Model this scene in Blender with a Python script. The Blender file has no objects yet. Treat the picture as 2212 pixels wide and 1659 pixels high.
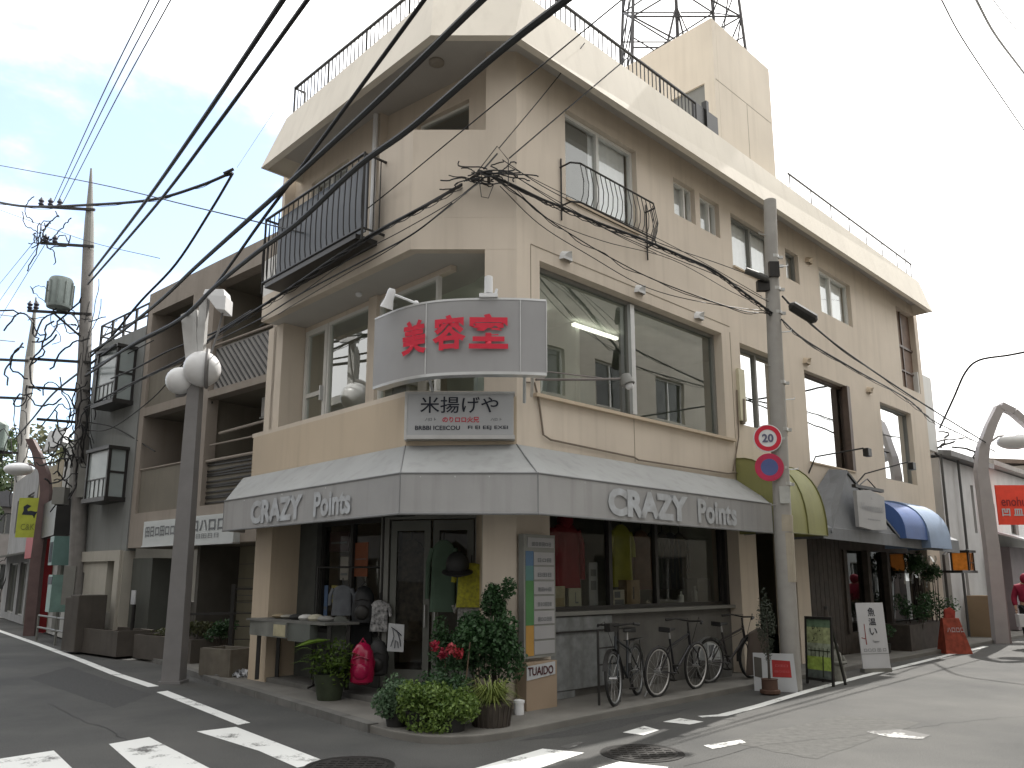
import bpy, bmesh, math, random
from mathutils import Vector, Matrix, noise as mnoise
R_ = math.radians
random.seed(7)
C = bpy.context.scene.collection
sc = bpy.context.scene

# ------------------------------------------------------------------ camera, world, sun, exposure
F_PX, CX, CY, W_PX = 1696., 1106., 930., 2212.
PITCH = math.atan(.1887); EYE = 1.6
cam = bpy.data.cameras.new('camera'); cam_o = bpy.data.objects.new('camera', cam); C.objects.link(cam_o)
cam_o.location = (0, 0, EYE); cam_o.rotation_euler = (R_(90) + PITCH, 0, 0)
cam.sensor_width = 36; cam.lens = 36 * F_PX / W_PX; cam.shift_y = (CY - 829.5) / W_PX
cam.clip_start = .05; cam.clip_end = 3000
sc.camera = cam_o

SUN_AZ, SUN_EL = 37., 47.
w = bpy.data.worlds.new('World'); sc.world = w; w.use_nodes = True
nt = w.node_tree; nt.nodes.clear()
def wn(t, **k):
    n = nt.nodes.new(t)
    for a, b in k.items(): setattr(n, a, b)
    return n
wo = wn('ShaderNodeOutputWorld'); bg = wn('ShaderNodeBackground'); bg.inputs[1].default_value = .15
sky = wn('ShaderNodeTexSky', sky_type='NISHITA', sun_disc=False)
sky.sun_elevation = R_(SUN_EL); sky.sun_rotation = R_(SUN_AZ); sky.air_density = 1.0; sky.dust_density = .4; sky.ozone_density = 2.0
bgc = wn('ShaderNodeBackground'); bgc.inputs[0].default_value = (1, .99, .97, 1); bgc.inputs[1].default_value = 1.22
tc = wn('ShaderNodeTexCoord'); mp = wn('ShaderNodeMapping'); mp.inputs['Scale'].default_value = (1.0, 1.0, 1.9)
n1 = wn('ShaderNodeTexNoise'); n1.inputs['Scale'].default_value = 2.3; n1.inputs['Detail'].default_value = 8; n1.inputs['Roughness'].default_value = .55
dot = wn('ShaderNodeVectorMath', operation='DOT_PRODUCT')
dot.inputs[1].default_value = (-.553, .754, .352)
ma = wn('ShaderNodeMath', operation='MULTIPLY_ADD'); ma.inputs[1].default_value = -.95; 
mr = wn('ShaderNodeMapRange'); mr.inputs['From Min'].default_value = -.5; mr.inputs['From Max'].default_value = -.28
mr.interpolation_type = 'SMOOTHSTEP'; mr.inputs['To Min'].default_value = .13
mx = wn('ShaderNodeMixShader'); l = nt.links.new
dot2 = wn('ShaderNodeVectorMath', operation='DOT_PRODUCT'); dot2.inputs[1].default_value = (.2, .6, .35)
mr2 = wn('ShaderNodeMapRange'); mr2.inputs['From Min'].default_value = -.45; mr2.inputs['From Max'].default_value = .5; mr2.inputs['To Min'].default_value = .4; mr2.inputs['To Max'].default_value = 1.3
l(tc.outputs['Generated'], dot2.inputs[0]); l(dot2.outputs['Value'], mr2.inputs[0]); l(mr2.outputs[0], bgc.inputs[1])
l(tc.outputs['Generated'], mp.inputs[0]); l(mp.outputs[0], n1.inputs['Vector']); l(tc.outputs['Generated'], dot.inputs[0])
l(dot.outputs['Value'], ma.inputs[0]); l(n1.outputs[0], ma.inputs[2]); l(ma.outputs[0], mr.inputs[0])
l(sky.outputs[0], bg.inputs[0]); l(mr.outputs[0], mx.inputs[0]); l(bg.outputs[0], mx.inputs[1]); l(bgc.outputs[0], mx.inputs[2]); l(mx.outputs[0], wo.inputs[0])

sun = bpy.data.lights.new('sun', 'SUN'); sun.energy = 3.2; sun.angle = R_(.6); sun.color = (1, .96, .9)
sun_o = bpy.data.objects.new('sun', sun); C.objects.link(sun_o)
sd_ = Vector((math.sin(R_(SUN_AZ)) * math.cos(R_(SUN_EL)), math.cos(R_(SUN_AZ)) * math.cos(R_(SUN_EL)), math.sin(R_(SUN_EL))))
sun_o.rotation_euler = sd_.to_track_quat('Z', 'Y').to_euler(); sun_o.location = (20, 30, 40)
vs = sc.view_settings; vs.view_transform = 'Standard'; vs.look = 'None'; vs.gamma = 1; vs.use_curve_mapping = False; vs.exposure = 1.05
sc.cycles.max_bounces = 8; sc.cycles.transparent_max_bounces = 16

# ------------------------------------------------------------------ pixel -> place (a surveyor's sighting: 2212 x 1659 photo)
_s, _c = math.sin(PITCH), math.cos(PITCH)
def ray(u, v):
    a, b = (u - CX) / F_PX, -(v - CY) / F_PX
    return Vector((a, _c - b * _s, _s + b * _c))
def at(u, v, Y):
    d = ray(u, v); return Vector((0, 0, EYE)) + d * (Y / d.y)
def gr(u, v, z=0.):
    d = ray(u, v); t = (z - EYE) / d.z; return Vector((d.x * t, d.y * t, z))

# ------------------------------------------------------------------ frames
class Fr:
    def __init__(s, o, sd, hd): s.o = Vector((o[0], o[1], 0)); s.s = Vector((sd[0], sd[1], 0)); s.h = Vector((hd[0], hd[1], 0))
    def p(s, a, h, z): return s.o + s.s * a + s.h * h + Vector((0, 0, z))
A0 = (.06, 9.8); B0 = (-1.35, 9.8)
FR = Fr(A0, (.7178, .6962), (.6962, -.7178))
FL = Fr(B0, (-.6966, .7175), (-.7175, -.6966))
FC = Fr((0, 9.8), (1, 0), (0, -1))
FM = Fr((-4.75, 14.6), (-.7604, .6494), (-.6494, -.7604))
FM2 = Fr((-10.75, 19.95), (-.616, .788), (-.788, -.616))
FW = Fr((0, 0), (1, 0), (0, 1))
def frame_at(x, y, az):            # local frame: s along az, h to its right
    a = R_(az); return Fr((x, y), (math.sin(a), math.cos(a)), (math.cos(a), -math.sin(a)))

# ------------------------------------------------------------------ mesh builder
ORG = {}
class MB:
    def __init__(s): s.v = []; s.f = []
    def add(s, vs, fs):
        n = len(s.v); s.v += [Vector(q) for q in vs]; s.f += [tuple(i + n for i in f) for f in fs]; return s
    def poly(s, pts): return s.add(pts, [tuple(range(len(pts)))])
    def hexa(s, p): return s.add(p, [(0, 1, 2, 3), (7, 6, 5, 4), (0, 4, 5, 1), (1, 5, 6, 2), (2, 6, 7, 3), (3, 7, 4, 0)])
    def box(s, fr, s0, s1, h0, h1, z0, z1):
        return s.hexa([fr.p(s0, h0, z0), fr.p(s1, h0, z0), fr.p(s1, h1, z0), fr.p(s0, h1, z0), fr.p(s0, h0, z1), fr.p(s1, h0, z1), fr.p(s1, h1, z1), fr.p(s0, h1, z1)])
    def slab(s, pts, z0, z1):       # plan polygon raised between two heights
        n = len(pts); b = [Vector((q[0], q[1], z0)) for q in pts]; t = [Vector((q[0], q[1], z1)) for q in pts]
        return s.add(b + t, [tuple(range(n))[::-1], tuple(range(n, 2 * n))] + [(i, (i + 1) % n, n + (i + 1) % n, n + i) for i in range(n)])
    def extr(s, pts, d):            # any planar polygon pushed by d
        n = len(pts); pts = [Vector(q) for q in pts]; d = Vector(d)
        return s.add(pts + [q + d for q in pts], [tuple(range(n)), tuple(range(n, 2 * n))[::-1]] + [(i, (i + 1) % n, n + (i + 1) % n, n + i) for i in range(n)])
    def tube(s, pts, r, n=6, cap=True):
        pts = [Vector(q) for q in pts]; m = len(pts); rr = r if isinstance(r, (list, tuple)) else [r] * m
        t0 = (pts[1] - pts[0]).normalized(); u = t0.orthogonal().normalized(); vs = []
        for i in range(m):
            t = (pts[min(i + 1, m - 1)] - pts[max(i - 1, 0)])
            t = t.normalized() if t.length > 1e-9 else t0
            u = (u - t * u.dot(t)); u = u.normalized() if u.length > 1e-6 else t.orthogonal().normalized(); b = t.cross(u)
            vs += [pts[i] + (u * math.cos(k * 2 * math.pi / n) + b * math.sin(k * 2 * math.pi / n)) * rr[i] for k in range(n)]
        fs = [(i * n + k, i * n + (k + 1) % n, (i + 1) * n + (k + 1) % n, (i + 1) * n + k) for i in range(m - 1) for k in range(n)]
        if cap: fs += [tuple(range(n))[::-1], tuple(range((m - 1) * n, m * n))]
        return s.add(vs, fs)
    def bar(s, a, b, w, d=None, up=(0, 0, 1)):   # rectangular bar
        a, b = Vector(a), Vector(b); d = d or w; t = (b - a).normalized(); x = t.cross(Vector(up))
        x = x.normalized() if x.length > 1e-4 else Vector((1, 0, 0)); y = x.cross(t)
        q = [x * w / 2 + y * d / 2, -x * w / 2 + y * d / 2, -x * w / 2 - y * d / 2, x * w / 2 - y * d / 2]
        return s.hexa([a + k for k in q] + [b + k for k in q])
    def lathe(s, c, prof, n=16, ax=(0, 0, 1), ref=None):
        c, ax = Vector(c), Vector(ax).normalized(); u = Vector(ref) if ref else ax.orthogonal().normalized(); b = ax.cross(u); vs = []; m = len(prof)
        for r, z in prof: vs += [c + ax * z + (u * math.cos(k * 2 * math.pi / n) + b * math.sin(k * 2 * math.pi / n)) * max(r, 1e-4) for k in range(n)]
        fs = [(i * n + k, i * n + (k + 1) % n, (i + 1) * n + (k + 1) % n, (i + 1) * n + k) for i in range(m - 1) for k in range(n)]
        return s.add(vs, fs + [tuple(range(n))[::-1], tuple(range((m - 1) * n, m * n))])
    def ball(s, c, r, n=16, sc3=(1, 1, 1)):
        c = Vector(c); vs = []; m = n // 2
        for i in range(m + 1):
            a = math.pi * i / m
            for k in range(n):
                b = 2 * math.pi * k / n
                vs.append(c + Vector((math.sin(a) * math.cos(b) * sc3[0], math.sin(a) * math.sin(b) * sc3[1], math.cos(a) * sc3[2])) * r)
        return s.add(vs, [(i * n + k, i * n + (k + 1) % n, (i + 1) * n + (k + 1) % n, (i + 1) * n + k) for i in range(m) for k in range(n)])
    def ring(s, c, R, r, ax, n=28, k=6):
        c, ax = Vector(c), Vector(ax).normalized(); u = ax.orthogonal().normalized(); b = ax.cross(u)
        vs = []
        for i in range(n):
            a = 2 * math.pi * i / n; d = u * math.cos(a) + b * math.sin(a)
            vs += [c + d * (R + r * math.cos(2 * math.pi * j / k)) + ax * r * math.sin(2 * math.pi * j / k) for j in range(k)]
        return s.add(vs, [(i * k + j, i * k + (j + 1) % k, ((i + 1) % n) * k + (j + 1) % k, ((i + 1) % n) * k + j) for i in range(n) for j in range(k)])
    def wall(s, fr, s0, s1, z0, z1, h0, h1, ops=()):   # h1 = street face; ops = openings (s0,s1,z0,z1)
        ss = sorted({s0, s1} | {x for o in ops for x in o[:2] if s0 < x < s1}); zs = sorted({z0, z1} | {x for o in ops for x in o[2:] if z0 < x < z1})
        def solid(i, j):
            if not (0 <= i < len(ss) - 1 and 0 <= j < len(zs) - 1): return False
            a, b = (ss[i] + ss[i + 1]) / 2, (zs[j] + zs[j + 1]) / 2
            return not any(o[0] < a < o[1] and o[2] < b < o[3] for o in ops)
        for i in range(len(ss) - 1):
            for j in range(len(zs) - 1):
                if not solid(i, j): continue
                a, b, c, d = ss[i], ss[i + 1], zs[j], zs[j + 1]
                for h in (h0, h1): s.poly([fr.p(a, h, c), fr.p(b, h, c), fr.p(b, h, d), fr.p(a, h, d)])
                if not solid(i - 1, j): s.poly([fr.p(a, h0, c), fr.p(a, h1, c), fr.p(a, h1, d), fr.p(a, h0, d)])
                if not solid(i + 1, j): s.poly([fr.p(b, h0, c), fr.p(b, h1, c), fr.p(b, h1, d), fr.p(b, h0, d)])
                if not solid(i, j - 1): s.poly([fr.p(a, h0, c), fr.p(a, h1, c), fr.p(b, h1, c), fr.p(b, h0, c)])
                if not solid(i, j + 1): s.poly([fr.p(a, h0, d), fr.p(a, h1, d), fr.p(b, h1, d), fr.p(b, h0, d)])
        return s
    def leaves(s, n, c, rad, size, hollow=.35, flat=0., shape=None, asp=.55):
        c = Vector(c)
        for _ in range(n):
            while True:
                q = Vector((random.uniform(-1, 1), random.uniform(-1, 1), random.uniform(-1, 1)))
                if hollow < q.length < 1 and (shape is None or shape(q)): break
            p = c + Vector((q.x * rad[0], q.y * rad[1], q.z * rad[2])); s.leaf(p, size * random.uniform(.6, 1.3), q, flat, asp)
        return s
    def leaf(s, p, L, out=None, flat=0., asp=.55):
        d = Vector((random.gauss(0, 1), random.gauss(0, 1), random.gauss(0, 1) * (1 - flat)))
        if out is not None: d = d.normalized() + Vector(out) * .7
        d.normalize(); x = d.orthogonal().normalized(); x.rotate(Matrix.Rotation(random.uniform(0, 6.28), 3, d)); y = d.cross(x); wd = L * asp
        return s.poly([p - x * L / 2, p - y * wd / 2 + d * L * .08, p + x * L / 2, p + y * wd / 2 + d * L * .08])
    def split(s):                   # one builder per connected piece
        par = list(range(len(s.v))); key = {}
        def root(i):
            while par[i] != i: par[i] = par[par[i]]; i = par[i]
            return i
        for i, v in enumerate(s.v):
            k = (round(v.x, 4), round(v.y, 4), round(v.z, 4)); par[root(i)] = root(key.setdefault(k, i))
        for f in s.f:
            for i in f[1:]: par[root(i)] = root(f[0])
        out = {}
        for f in s.f: out.setdefault(root(f[0]), MB()).add([s.v[i] for i in f], [tuple(range(len(f)))])
        return list(out.values())
    def each(s, name, mat, parent=None, **k): return [b.build(name, mat, parent, **k) for b in s.split()][0]
    def build(s, name, mat, parent=None, smooth=False, bevel=0., merge=True, wl=True):
        me = bpy.data.meshes.new(name); o0 = ORG.get(parent, Vector()) if wl else Vector()
        me.from_pydata([v - o0 for v in s.v], [], s.f); bm = bmesh.new(); bm.from_mesh(me)
        if merge: bmesh.ops.remove_doubles(bm, verts=bm.verts, dist=5e-5)
        bmesh.ops.recalc_face_normals(bm, faces=bm.faces)
        if bevel:
            es = [e for e in bm.edges if len(e.link_faces) == 2 and e.calc_face_angle(0) > .6]
            bmesh.ops.bevel(bm, geom=es, offset=bevel, segments=2, profile=.6, affect='EDGES', clamp_overlap=True)
        if smooth:
            for f in bm.faces: f.smooth = True
            for e in bm.edges:
                if len(e.link_faces) == 2 and e.calc_face_angle(0) > .75: e.smooth = False
        bm.to_mesh(me); bm.free(); me.materials.append(mat)
        o = bpy.data.objects.new(name, me); C.objects.link(o)
        if parent: o.parent = parent; ORG[o] = o0
        return o

def tag(o, label=None, cat=None, group=None, kind=None):
    for k, v in (('label', label), ('category', cat), ('group', group), ('kind', kind)):
        if v: o[k] = v
    return o
def thing(name, label, cat, loc=(0, 0, 0), group=None, rotz=0):
    o = bpy.data.objects.new(name, None); C.objects.link(o); o.location = loc; o.rotation_euler = (0, 0, rotz); o.empty_display_size = .1
    ORG[o] = Vector(loc); return tag(o, label, cat, group)
def kids(o): return [c for c in bpy.data.objects if c.parent == o]
def dup(o, loc=None, rot=None, label=None, parent=None):
    c = o.copy(); C.objects.link(c)
    if parent: c.parent = parent
    if loc is not None: c.location = loc
    if rot is not None: c.rotation_euler = rot
    if label: c['label'] = label
    for ch in kids(o): dup(ch, parent=c)
    return c
def text(body, o, x, z, size, mat, parent, name='lettering', thick=.004, bold=0., width=None, height=None, al='CENTER', shear=0):
    """lettering centred on o; x = reading direction, z = up; size in metres (cap height unless height given)"""
    cu = bpy.data.curves.new('t', 'FONT'); cu.body = body; cu.size = 1; cu.extrude = .0; cu.offset = bold; cu.align_x = 'CENTER'; cu.align_y = 'CENTER'; cu.resolution_u = 3; cu.shear = shear
    to = bpy.data.objects.new('t', cu); me = bpy.data.meshes.new_from_object(to); bpy.data.objects.remove(to)
    if not len(me.vertices): return None
    xs = [v.co.x for v in me.vertices]; ys = [v.co.y for v in me.vertices]; cx, cy = (min(xs) + max(xs)) / 2, (min(ys) + max(ys)) / 2
    kx = width / (max(xs) - min(xs)) if width else size; ky = height / (max(ys) - min(ys)) if height else (kx if width else size)
    x, z, o = Vector(x).normalized(), Vector(z).normalized(), Vector(o); nrm = x.cross(z)
    o0 = ORG.get(parent, Vector())
    for v in me.vertices: v.co = o - o0 + x * (v.co.x - cx) * kx + z * (v.co.y - cy) * ky + nrm * thick
    me.materials.append(mat); ob = bpy.data.objects.new(name, me); C.objects.link(ob)
    if parent: ob.parent = parent; ORG[ob] = o0
    return ob

# ------------------------------------------------------------------ materials
def mat(name, col, rough=.7, var=.12, scale=3., bump=.0, bscale=60., metal=0., spec=.4, col2=None, streak=0., alpha=None, detail=6, trans=0., emit=None):
    m = bpy.data.materials.new(name); m.use_nodes = True; t = m.node_tree; b = t.nodes['Principled BSDF']
    b.inputs['Roughness'].default_value = rough; b.inputs['Metallic'].default_value = metal; b.inputs['Specular IOR Level'].default_value = spec
    if trans: b.inputs['Subsurface Weight'].default_value = 0
    L = t.links.new; N = lambda k: t.nodes.new(k)
    tc = N('ShaderNodeTexCoord'); n = N('ShaderNodeTexNoise'); n.inputs['Scale'].default_value = scale; n.inputs['Detail'].default_value = detail
    L(tc.outputs['Object'], n.inputs['Vector'])
    r = N('ShaderNodeMapRange'); r.inputs['From Min'].default_value = .3; r.inputs['From Max'].default_value = .7
    L(n.outputs[0], r.inputs[0])
    mix = N('ShaderNodeMix'); mix.data_type = 'RGBA'
    c = col; c2 = col2 or tuple(x * (1 - var) for x in col); c1 = tuple(min(1, x * (1 + (var if not col2 else 0))) for x in col)
    mix.inputs[6].default_value = (*c2, 1); mix.inputs[7].default_value = (*c1, 1); L(r.outputs[0], mix.inputs[0]); out = mix.outputs[2]
    if streak:
        mp = N('ShaderNodeMapping'); mp.inputs['Scale'].default_value = (5, 5, .35); L(tc.outputs['Object'], mp.inputs[0])
        n2 = N('ShaderNodeTexNoise'); n2.inputs['Scale'].default_value = 1.4; n2.inputs['Detail'].default_value = 5; L(mp.outputs[0], n2.inputs['Vector'])
        r2 = N('ShaderNodeMapRange'); r2.inputs['From Min'].default_value = .5; r2.inputs['From Max'].default_value = .78; r2.inputs['To Min'].default_value = 0; r2.inputs['To Max'].default_value = streak; L(n2.outputs[0], r2.inputs[0])
        m2 = N('ShaderNodeMix'); m2.data_type = 'RGBA'; m2.inputs[7].default_value = (c[0] * .45, c[1] * .43, c[2] * .4, 1); L(r2.outputs[0], m2.inputs[0]); L(out, m2.inputs[6]); out = m2.outputs[2]
    L(out, b.inputs['Base Color'])
    if bump:
        nb = N('ShaderNodeTexNoise'); nb.inputs['Scale'].default_value = bscale; nb.inputs['Detail'].default_value = 4; L(tc.outputs['Object'], nb.inputs['Vector'])
        bp = N('ShaderNodeBump'); bp.inputs['Strength'].default_value = bump; bp.inputs['Distance'].default_value = .02; L(nb.outputs[0], bp.inputs['Height']); L(bp.outputs[0], b.inputs['Normal'])
    if emit: b.inputs['Emission Color'].default_value = (*emit[:3], 1); b.inputs['Emission Strength'].default_value = emit[3]
    return m
def glass(name, tint=(.75, .8, .78), refl=.12, rough=.01, wav=.0):
    m = bpy.data.materials.new(name); m.use_nodes = True; t = m.node_tree; t.nodes.clear(); N = t.nodes.new; L = t.links.new
    o = N('ShaderNodeOutputMaterial'); mx = N('ShaderNodeMixShader'); a = N('ShaderNodeBsdfTransparent'); g = N('ShaderNodeBsdfGlossy')
    a.inputs[0].default_value = (*tint, 1); g.inputs[0].default_value = (.95, .97, .97, 1); g.inputs['Roughness'].default_value = rough
    lw = N('ShaderNodeLayerWeight'); lw.inputs[0].default_value = .5; fr = N('ShaderNodeMath'); fr.operation = 'POWER'; fr.inputs[1].default_value = 4.; L(lw.outputs['Facing'], fr.inputs[0])
    ad = N('ShaderNodeMath'); ad.operation = 'ADD'; ad.use_clamp = True; ad.inputs[1].default_value = refl + .04
    L(fr.outputs[0], ad.inputs[0]); L(ad.outputs[0], mx.inputs[0]); L(a.outputs[0], mx.inputs[1]); L(g.outputs[0], mx.inputs[2]); L(mx.outputs[0], o.inputs[0])
    tc = N('ShaderNodeTexCoord'); n = N('ShaderNodeTexNoise'); n.inputs['Scale'].default_value = 1.1; n.inputs['Detail'].default_value = 1; L(tc.outputs['Object'], n.inputs['Vector'])
    bp = N('ShaderNodeBump'); bp.inputs['Strength'].default_value = wav; bp.inputs['Distance'].default_value = .05; L(n.outputs[0], bp.inputs['Height'])
    if wav: L(bp.outputs[0], g.inputs['Normal'])
    return m
def foliage(name, c1, c2, tr=.25):
    m = bpy.data.materials.new(name); m.use_nodes = True; t = m.node_tree; b = t.nodes['Principled BSDF']; N = t.nodes.new; L = t.links.new
    g = N('ShaderNodeNewGeometry'); tc = N('ShaderNodeTexCoord'); n = N('ShaderNodeTexNoise'); n.inputs['Scale'].default_value = 2.2; L(tc.outputs['Object'], n.inputs['Vector'])
    ad = N('ShaderNodeMath'); ad.operation = 'MULTIPLY_ADD'; ad.inputs[1].default_value = .6; L(g.outputs['Random Per Island'], ad.inputs[0])
    s2 = N('ShaderNodeMath'); s2.operation = 'SUBTRACT'; s2.inputs[1].default_value = .28; L(n.outputs[0], s2.inputs[0]); L(s2.outputs[0], ad.inputs[2])
    mix = N('ShaderNodeMix'); mix.data_type = 'RGBA'; mix.inputs[6].default_value = (*c1, 1); mix.inputs[7].default_value = (*c2, 1); L(ad.outputs[0], mix.inputs[0])
    L(mix.outputs[2], b.inputs['Base Color']); b.inputs['Roughness'].default_value = .5
    o = t.nodes['Material Output']; tl = N('ShaderNodeBsdfTranslucent'); L(mix.outputs[2], tl.inputs[0]); ms = N('ShaderNodeMixShader'); ms.inputs[0].default_value = tr
    L(b.outputs[0], ms.inputs[1]); L(tl.outputs[0], ms.inputs[2]); L(ms.outputs[0], o.inputs[0]); return m
def asphalt():
    m = bpy.data.materials.new('asphalt'); m.use_nodes = True; t = m.node_tree; b = t.nodes['Principled BSDF']; N = t.nodes.new; L = t.links.new
    tc = N('ShaderNodeTexCoord'); a = N('ShaderNodeTexNoise'); a.inputs['Scale'].default_value = 90; a.inputs['Detail'].default_value = 3
    c = N('ShaderNodeTexNoise'); c.inputs['Scale'].default_value = .45; c.inputs['Detail'].default_value = 6; c.inputs['Roughness'].default_value = .6
    k = N('ShaderNodeTexVoronoi'); k.inputs['Scale'].default_value = 150
    for x in (a, c, k): L(tc.outputs['Object'], x.inputs['Vector'])
    r = N('ShaderNodeValToRGB'); r.color_ramp.elements[0].position = .3; r.color_ramp.elements[0].color = (.05, .051, .05, 1); r.color_ramp.elements[1].position = .72; r.color_ramp.elements[1].color = (.108, .106, .1, 1); L(c.outputs[0], r.inputs[0])
    r2 = N('ShaderNodeMapRange'); r2.inputs['From Min'].default_value = .3; r2.inputs['From Max'].default_value = .7; r2.inputs['To Min'].default_value = .62; r2.inputs['To Max'].default_value = 1.35; L(a.outputs[0], r2.inputs[0])
    mu = N('ShaderNodeMix'); mu.data_type = 'RGBA'; mu.blend_type = 'MULTIPLY'; mu.inputs[0].default_value = 1; L(r.outputs[0], mu.inputs[6]); L(r2.outputs[0], mu.inputs[7]); L(mu.outputs[2], b.inputs['Base Color'])
    # cracks
    b.inputs['Roughness'].default_value = .85; b.inputs['Specular IOR Level'].default_value = .35
    bp = N('ShaderNodeBump'); bp.inputs['Strength'].default_value = .5; bp.inputs['Distance'].default_value = .006; L(k.outputs[0], bp.inputs['Height']); L(bp.outputs[0], b.inputs['Normal']); return m
def worn_paint():
    m = bpy.data.materials.new('road_paint'); m.use_nodes = True; t = m.node_tree; b = t.nodes['Principled BSDF']; N = t.nodes.new; L = t.links.new; b.inputs['Roughness'].default_value = .75
    tc = N('ShaderNodeTexCoord'); a = N('ShaderNodeTexNoise'); a.inputs['Scale'].default_value = 2.2; a.inputs['Detail'].default_value = 9; a.inputs['Roughness'].default_value = .68; L(tc.outputs['Object'], a.inputs['Vector'])
    a2 = N('ShaderNodeTexNoise'); a2.inputs['Scale'].default_value = 45; a2.inputs['Detail'].default_value = 3; L(tc.outputs['Object'], a2.inputs['Vector'])
    r = N('ShaderNodeMapRange'); r.inputs['From Min'].default_value = .35; r.inputs['From Max'].default_value = .45
    s = N('ShaderNodeMath'); s.operation = 'MULTIPLY_ADD'; s.inputs[1].default_value = .22; L(a2.outputs[0], s.inputs[0])
    s2 = N('ShaderNodeMath'); s2.operation = 'SUBTRACT'; s2.inputs[1].default_value = .1; L(a.outputs[0], s2.inputs[0]); L(s2.outputs[0], s.inputs[2]); L(s.outputs[0], r.inputs[0])
    mx = N('ShaderNodeMix'); mx.data_type = 'RGBA'; mx.inputs[6].default_value = (.12, .12, .115, 1); mx.inputs[7].default_value = (.72, .73, .71, 1); L(r.outputs[0], mx.inputs[0]); L(mx.outputs[2], b.inputs['Base Color']); return m

WALL = mat('beige_render', (.63, .555, .465), .8, .07, .9, .15, 140, streak=.2)
WALL_G = mat('beige_parapet_paint', (.55, .455, .34), .7, .06, .9, .1, 150, streak=.2)
FASCIA = mat('pale_fascia_paint', (.74, .69, .6), .75, .05, .9, .08, 120, streak=.16)
SOFFIT = mat('soffit_grey', (.5, .48, .45), .85, .05, 1.5)
WHITEW = mat('white_wall', (.7, .7, .68), .8, .05, 1.5, .06, 100, streak=.15)
AWN = mat('grey_awning_cloth', (.34, .35, .35), .75, .08, 1.1, .14, 9, streak=.3)
AWNTXT = mat('faded_white_print', (.5, .53, .56), .8, .1, 7., col2=(.37, .38, .39))
ALU = mat('aluminium', (.55, .56, .56), .4, .06, 6, metal=.7)
WFRAME = mat('white_frame', (.68, .68, .65), .5, .05)
GFRAME = mat('grey_frame', (.2, .2, .185), .5, .08)
DKFR = mat('dark_bronze_frame', (.028, .027, .026), .4, .15)
BLACKM = mat('black_metal', (.022, .021, .02), .45, .2, 9)
BROWNM = mat('brown_metal', (.1, .07, .055), .5, .15, 8)
GLASS = glass('window_glass', (.74, .79, .76), .2, .01, .03)
GLASS3 = glass('upper_glass', (.9, .92, .92), .04, .02, .05)
SHOPGL = glass('shop_glass', (.72, .73, .7), -.028, .01, .03)
MIRGL = glass('dark_reflecting_glass', (.25, .27, .25), .0, .01, .06)
SKYGL = glass('bright_reflecting_glass', (.5, .55, .57), .55, .01, .07)
CURT = mat('pale_curtain', (.85, .86, .86), .9, .04, 12)
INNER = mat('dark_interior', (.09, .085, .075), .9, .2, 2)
INNER2 = mat('salon_interior', (.6, .62, .56), .9, .1, 1.5)
CONC = mat('pavement_concrete', (.17, .163, .148), .9, .2, 1.8, .3, 90)
CONC2 = mat('grey_concrete', (.14, .137, .128), .9, .2, 2.5, .3, 70, streak=.3)
POLEC = mat('pole_concrete', (.36, .35, .33), .85, .08, 5, .15, 130, streak=.18)
LAMPG = mat('lamp_post_grey', (.2, .195, .195), .55, .08, 4)
GLOBE = mat('milky_globe', (.74, .745, .75), .35, .03, 4)
WHITEP = mat('white_plastic', (.74, .75, .76), .45, .04)
SIGNW = mat('sign_white', (.33, .33, .335), .45, .05, 2.2, streak=.08)
SIGNW2 = mat('sign_panel_white', (.46, .475, .49), .4, .03, 3)
RED = mat('sign_red', (.62, .02, .05), .5, .08, 8)
REDB = mat('bright_red', (.75, .06, .03), .6, .08, 6)
INK = mat('black_ink', (.02, .025, .04), .6, .1)
GREYINK = mat('grey_ink', (.14, .15, .16), .6, .1)
BLUE = mat('sign_blue', (.05, .12, .42), .5, .08)
BLACKR = mat('black_rubber', (.018, .018, .018), .6, .15)
CABLE = mat('black_cable', (.014, .014, .015), .55, .1)
CABLEG = mat('grey_cable', (.03, .032, .033), .55, .1)
WOODD = mat('dark_wood', (.055, .045, .038), .7, .25, 6, streak=.4)
WOODB = mat('brown_wood', (.17, .115, .085), .7, .2, 6, streak=.4)
ASPH = asphalt(); PAINT = worn_paint(); PAINT2 = worn_paint()
for nd in PAINT2.node_tree.nodes:
    if nd.type == 'MAP_RANGE': nd.inputs['From Min'].default_value = .5; nd.inputs['From Max'].default_value = .62
    if nd.type == 'MIX': nd.inputs[6].default_value = (.085, .084, .08, 1)
# ------------------------------------------------------------------ ground
def struct(name, mb, m, **k): return tag(mb.build(name, m, **k), kind='structure')
struct('road', MB().add([(-900, -900, 0), (900, -900, 0), (900, 900, 0), (-900, 900, 0)], [(0, 1, 2, 3)]), ASPH)
def arc(c, r, a0, a1, n=8): return [(c[0] + r * math.cos(R_(a0 + (a1 - a0) * i / n)), c[1] + r * math.sin(R_(a0 + (a1 - a0) * i / n))) for i in range(n + 1)]
kerb = [(-12.04, 22.09), (-6.5, 15.25), (-4.46, 12.47), (-3.05, 10.71), (-1.5, 8.75), (-1.2, 8.42), (-.9, 8.2), (-.6, 8.14), (-.3, 8.22), (0, 8.45), (1.11, 9.62), (4.2, 12.72), (11.2, 19.52), (23, 31)]
ins = [(24, 33), (10.5, 20.2), (2, 13.5), (-2, 12), (-9.4, 19.6), (-12.9, 23.4)]
struct('pavement', MB().slab(kerb + ins, -.2, .075), CONC, bevel=.012)
inner = [(-12.9, 23.4), (-9.4, 19.6), (-2, 12), (2, 13.5), (10.5, 20.2), (24, 33), (20, 60), (-30, 60)]
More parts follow.
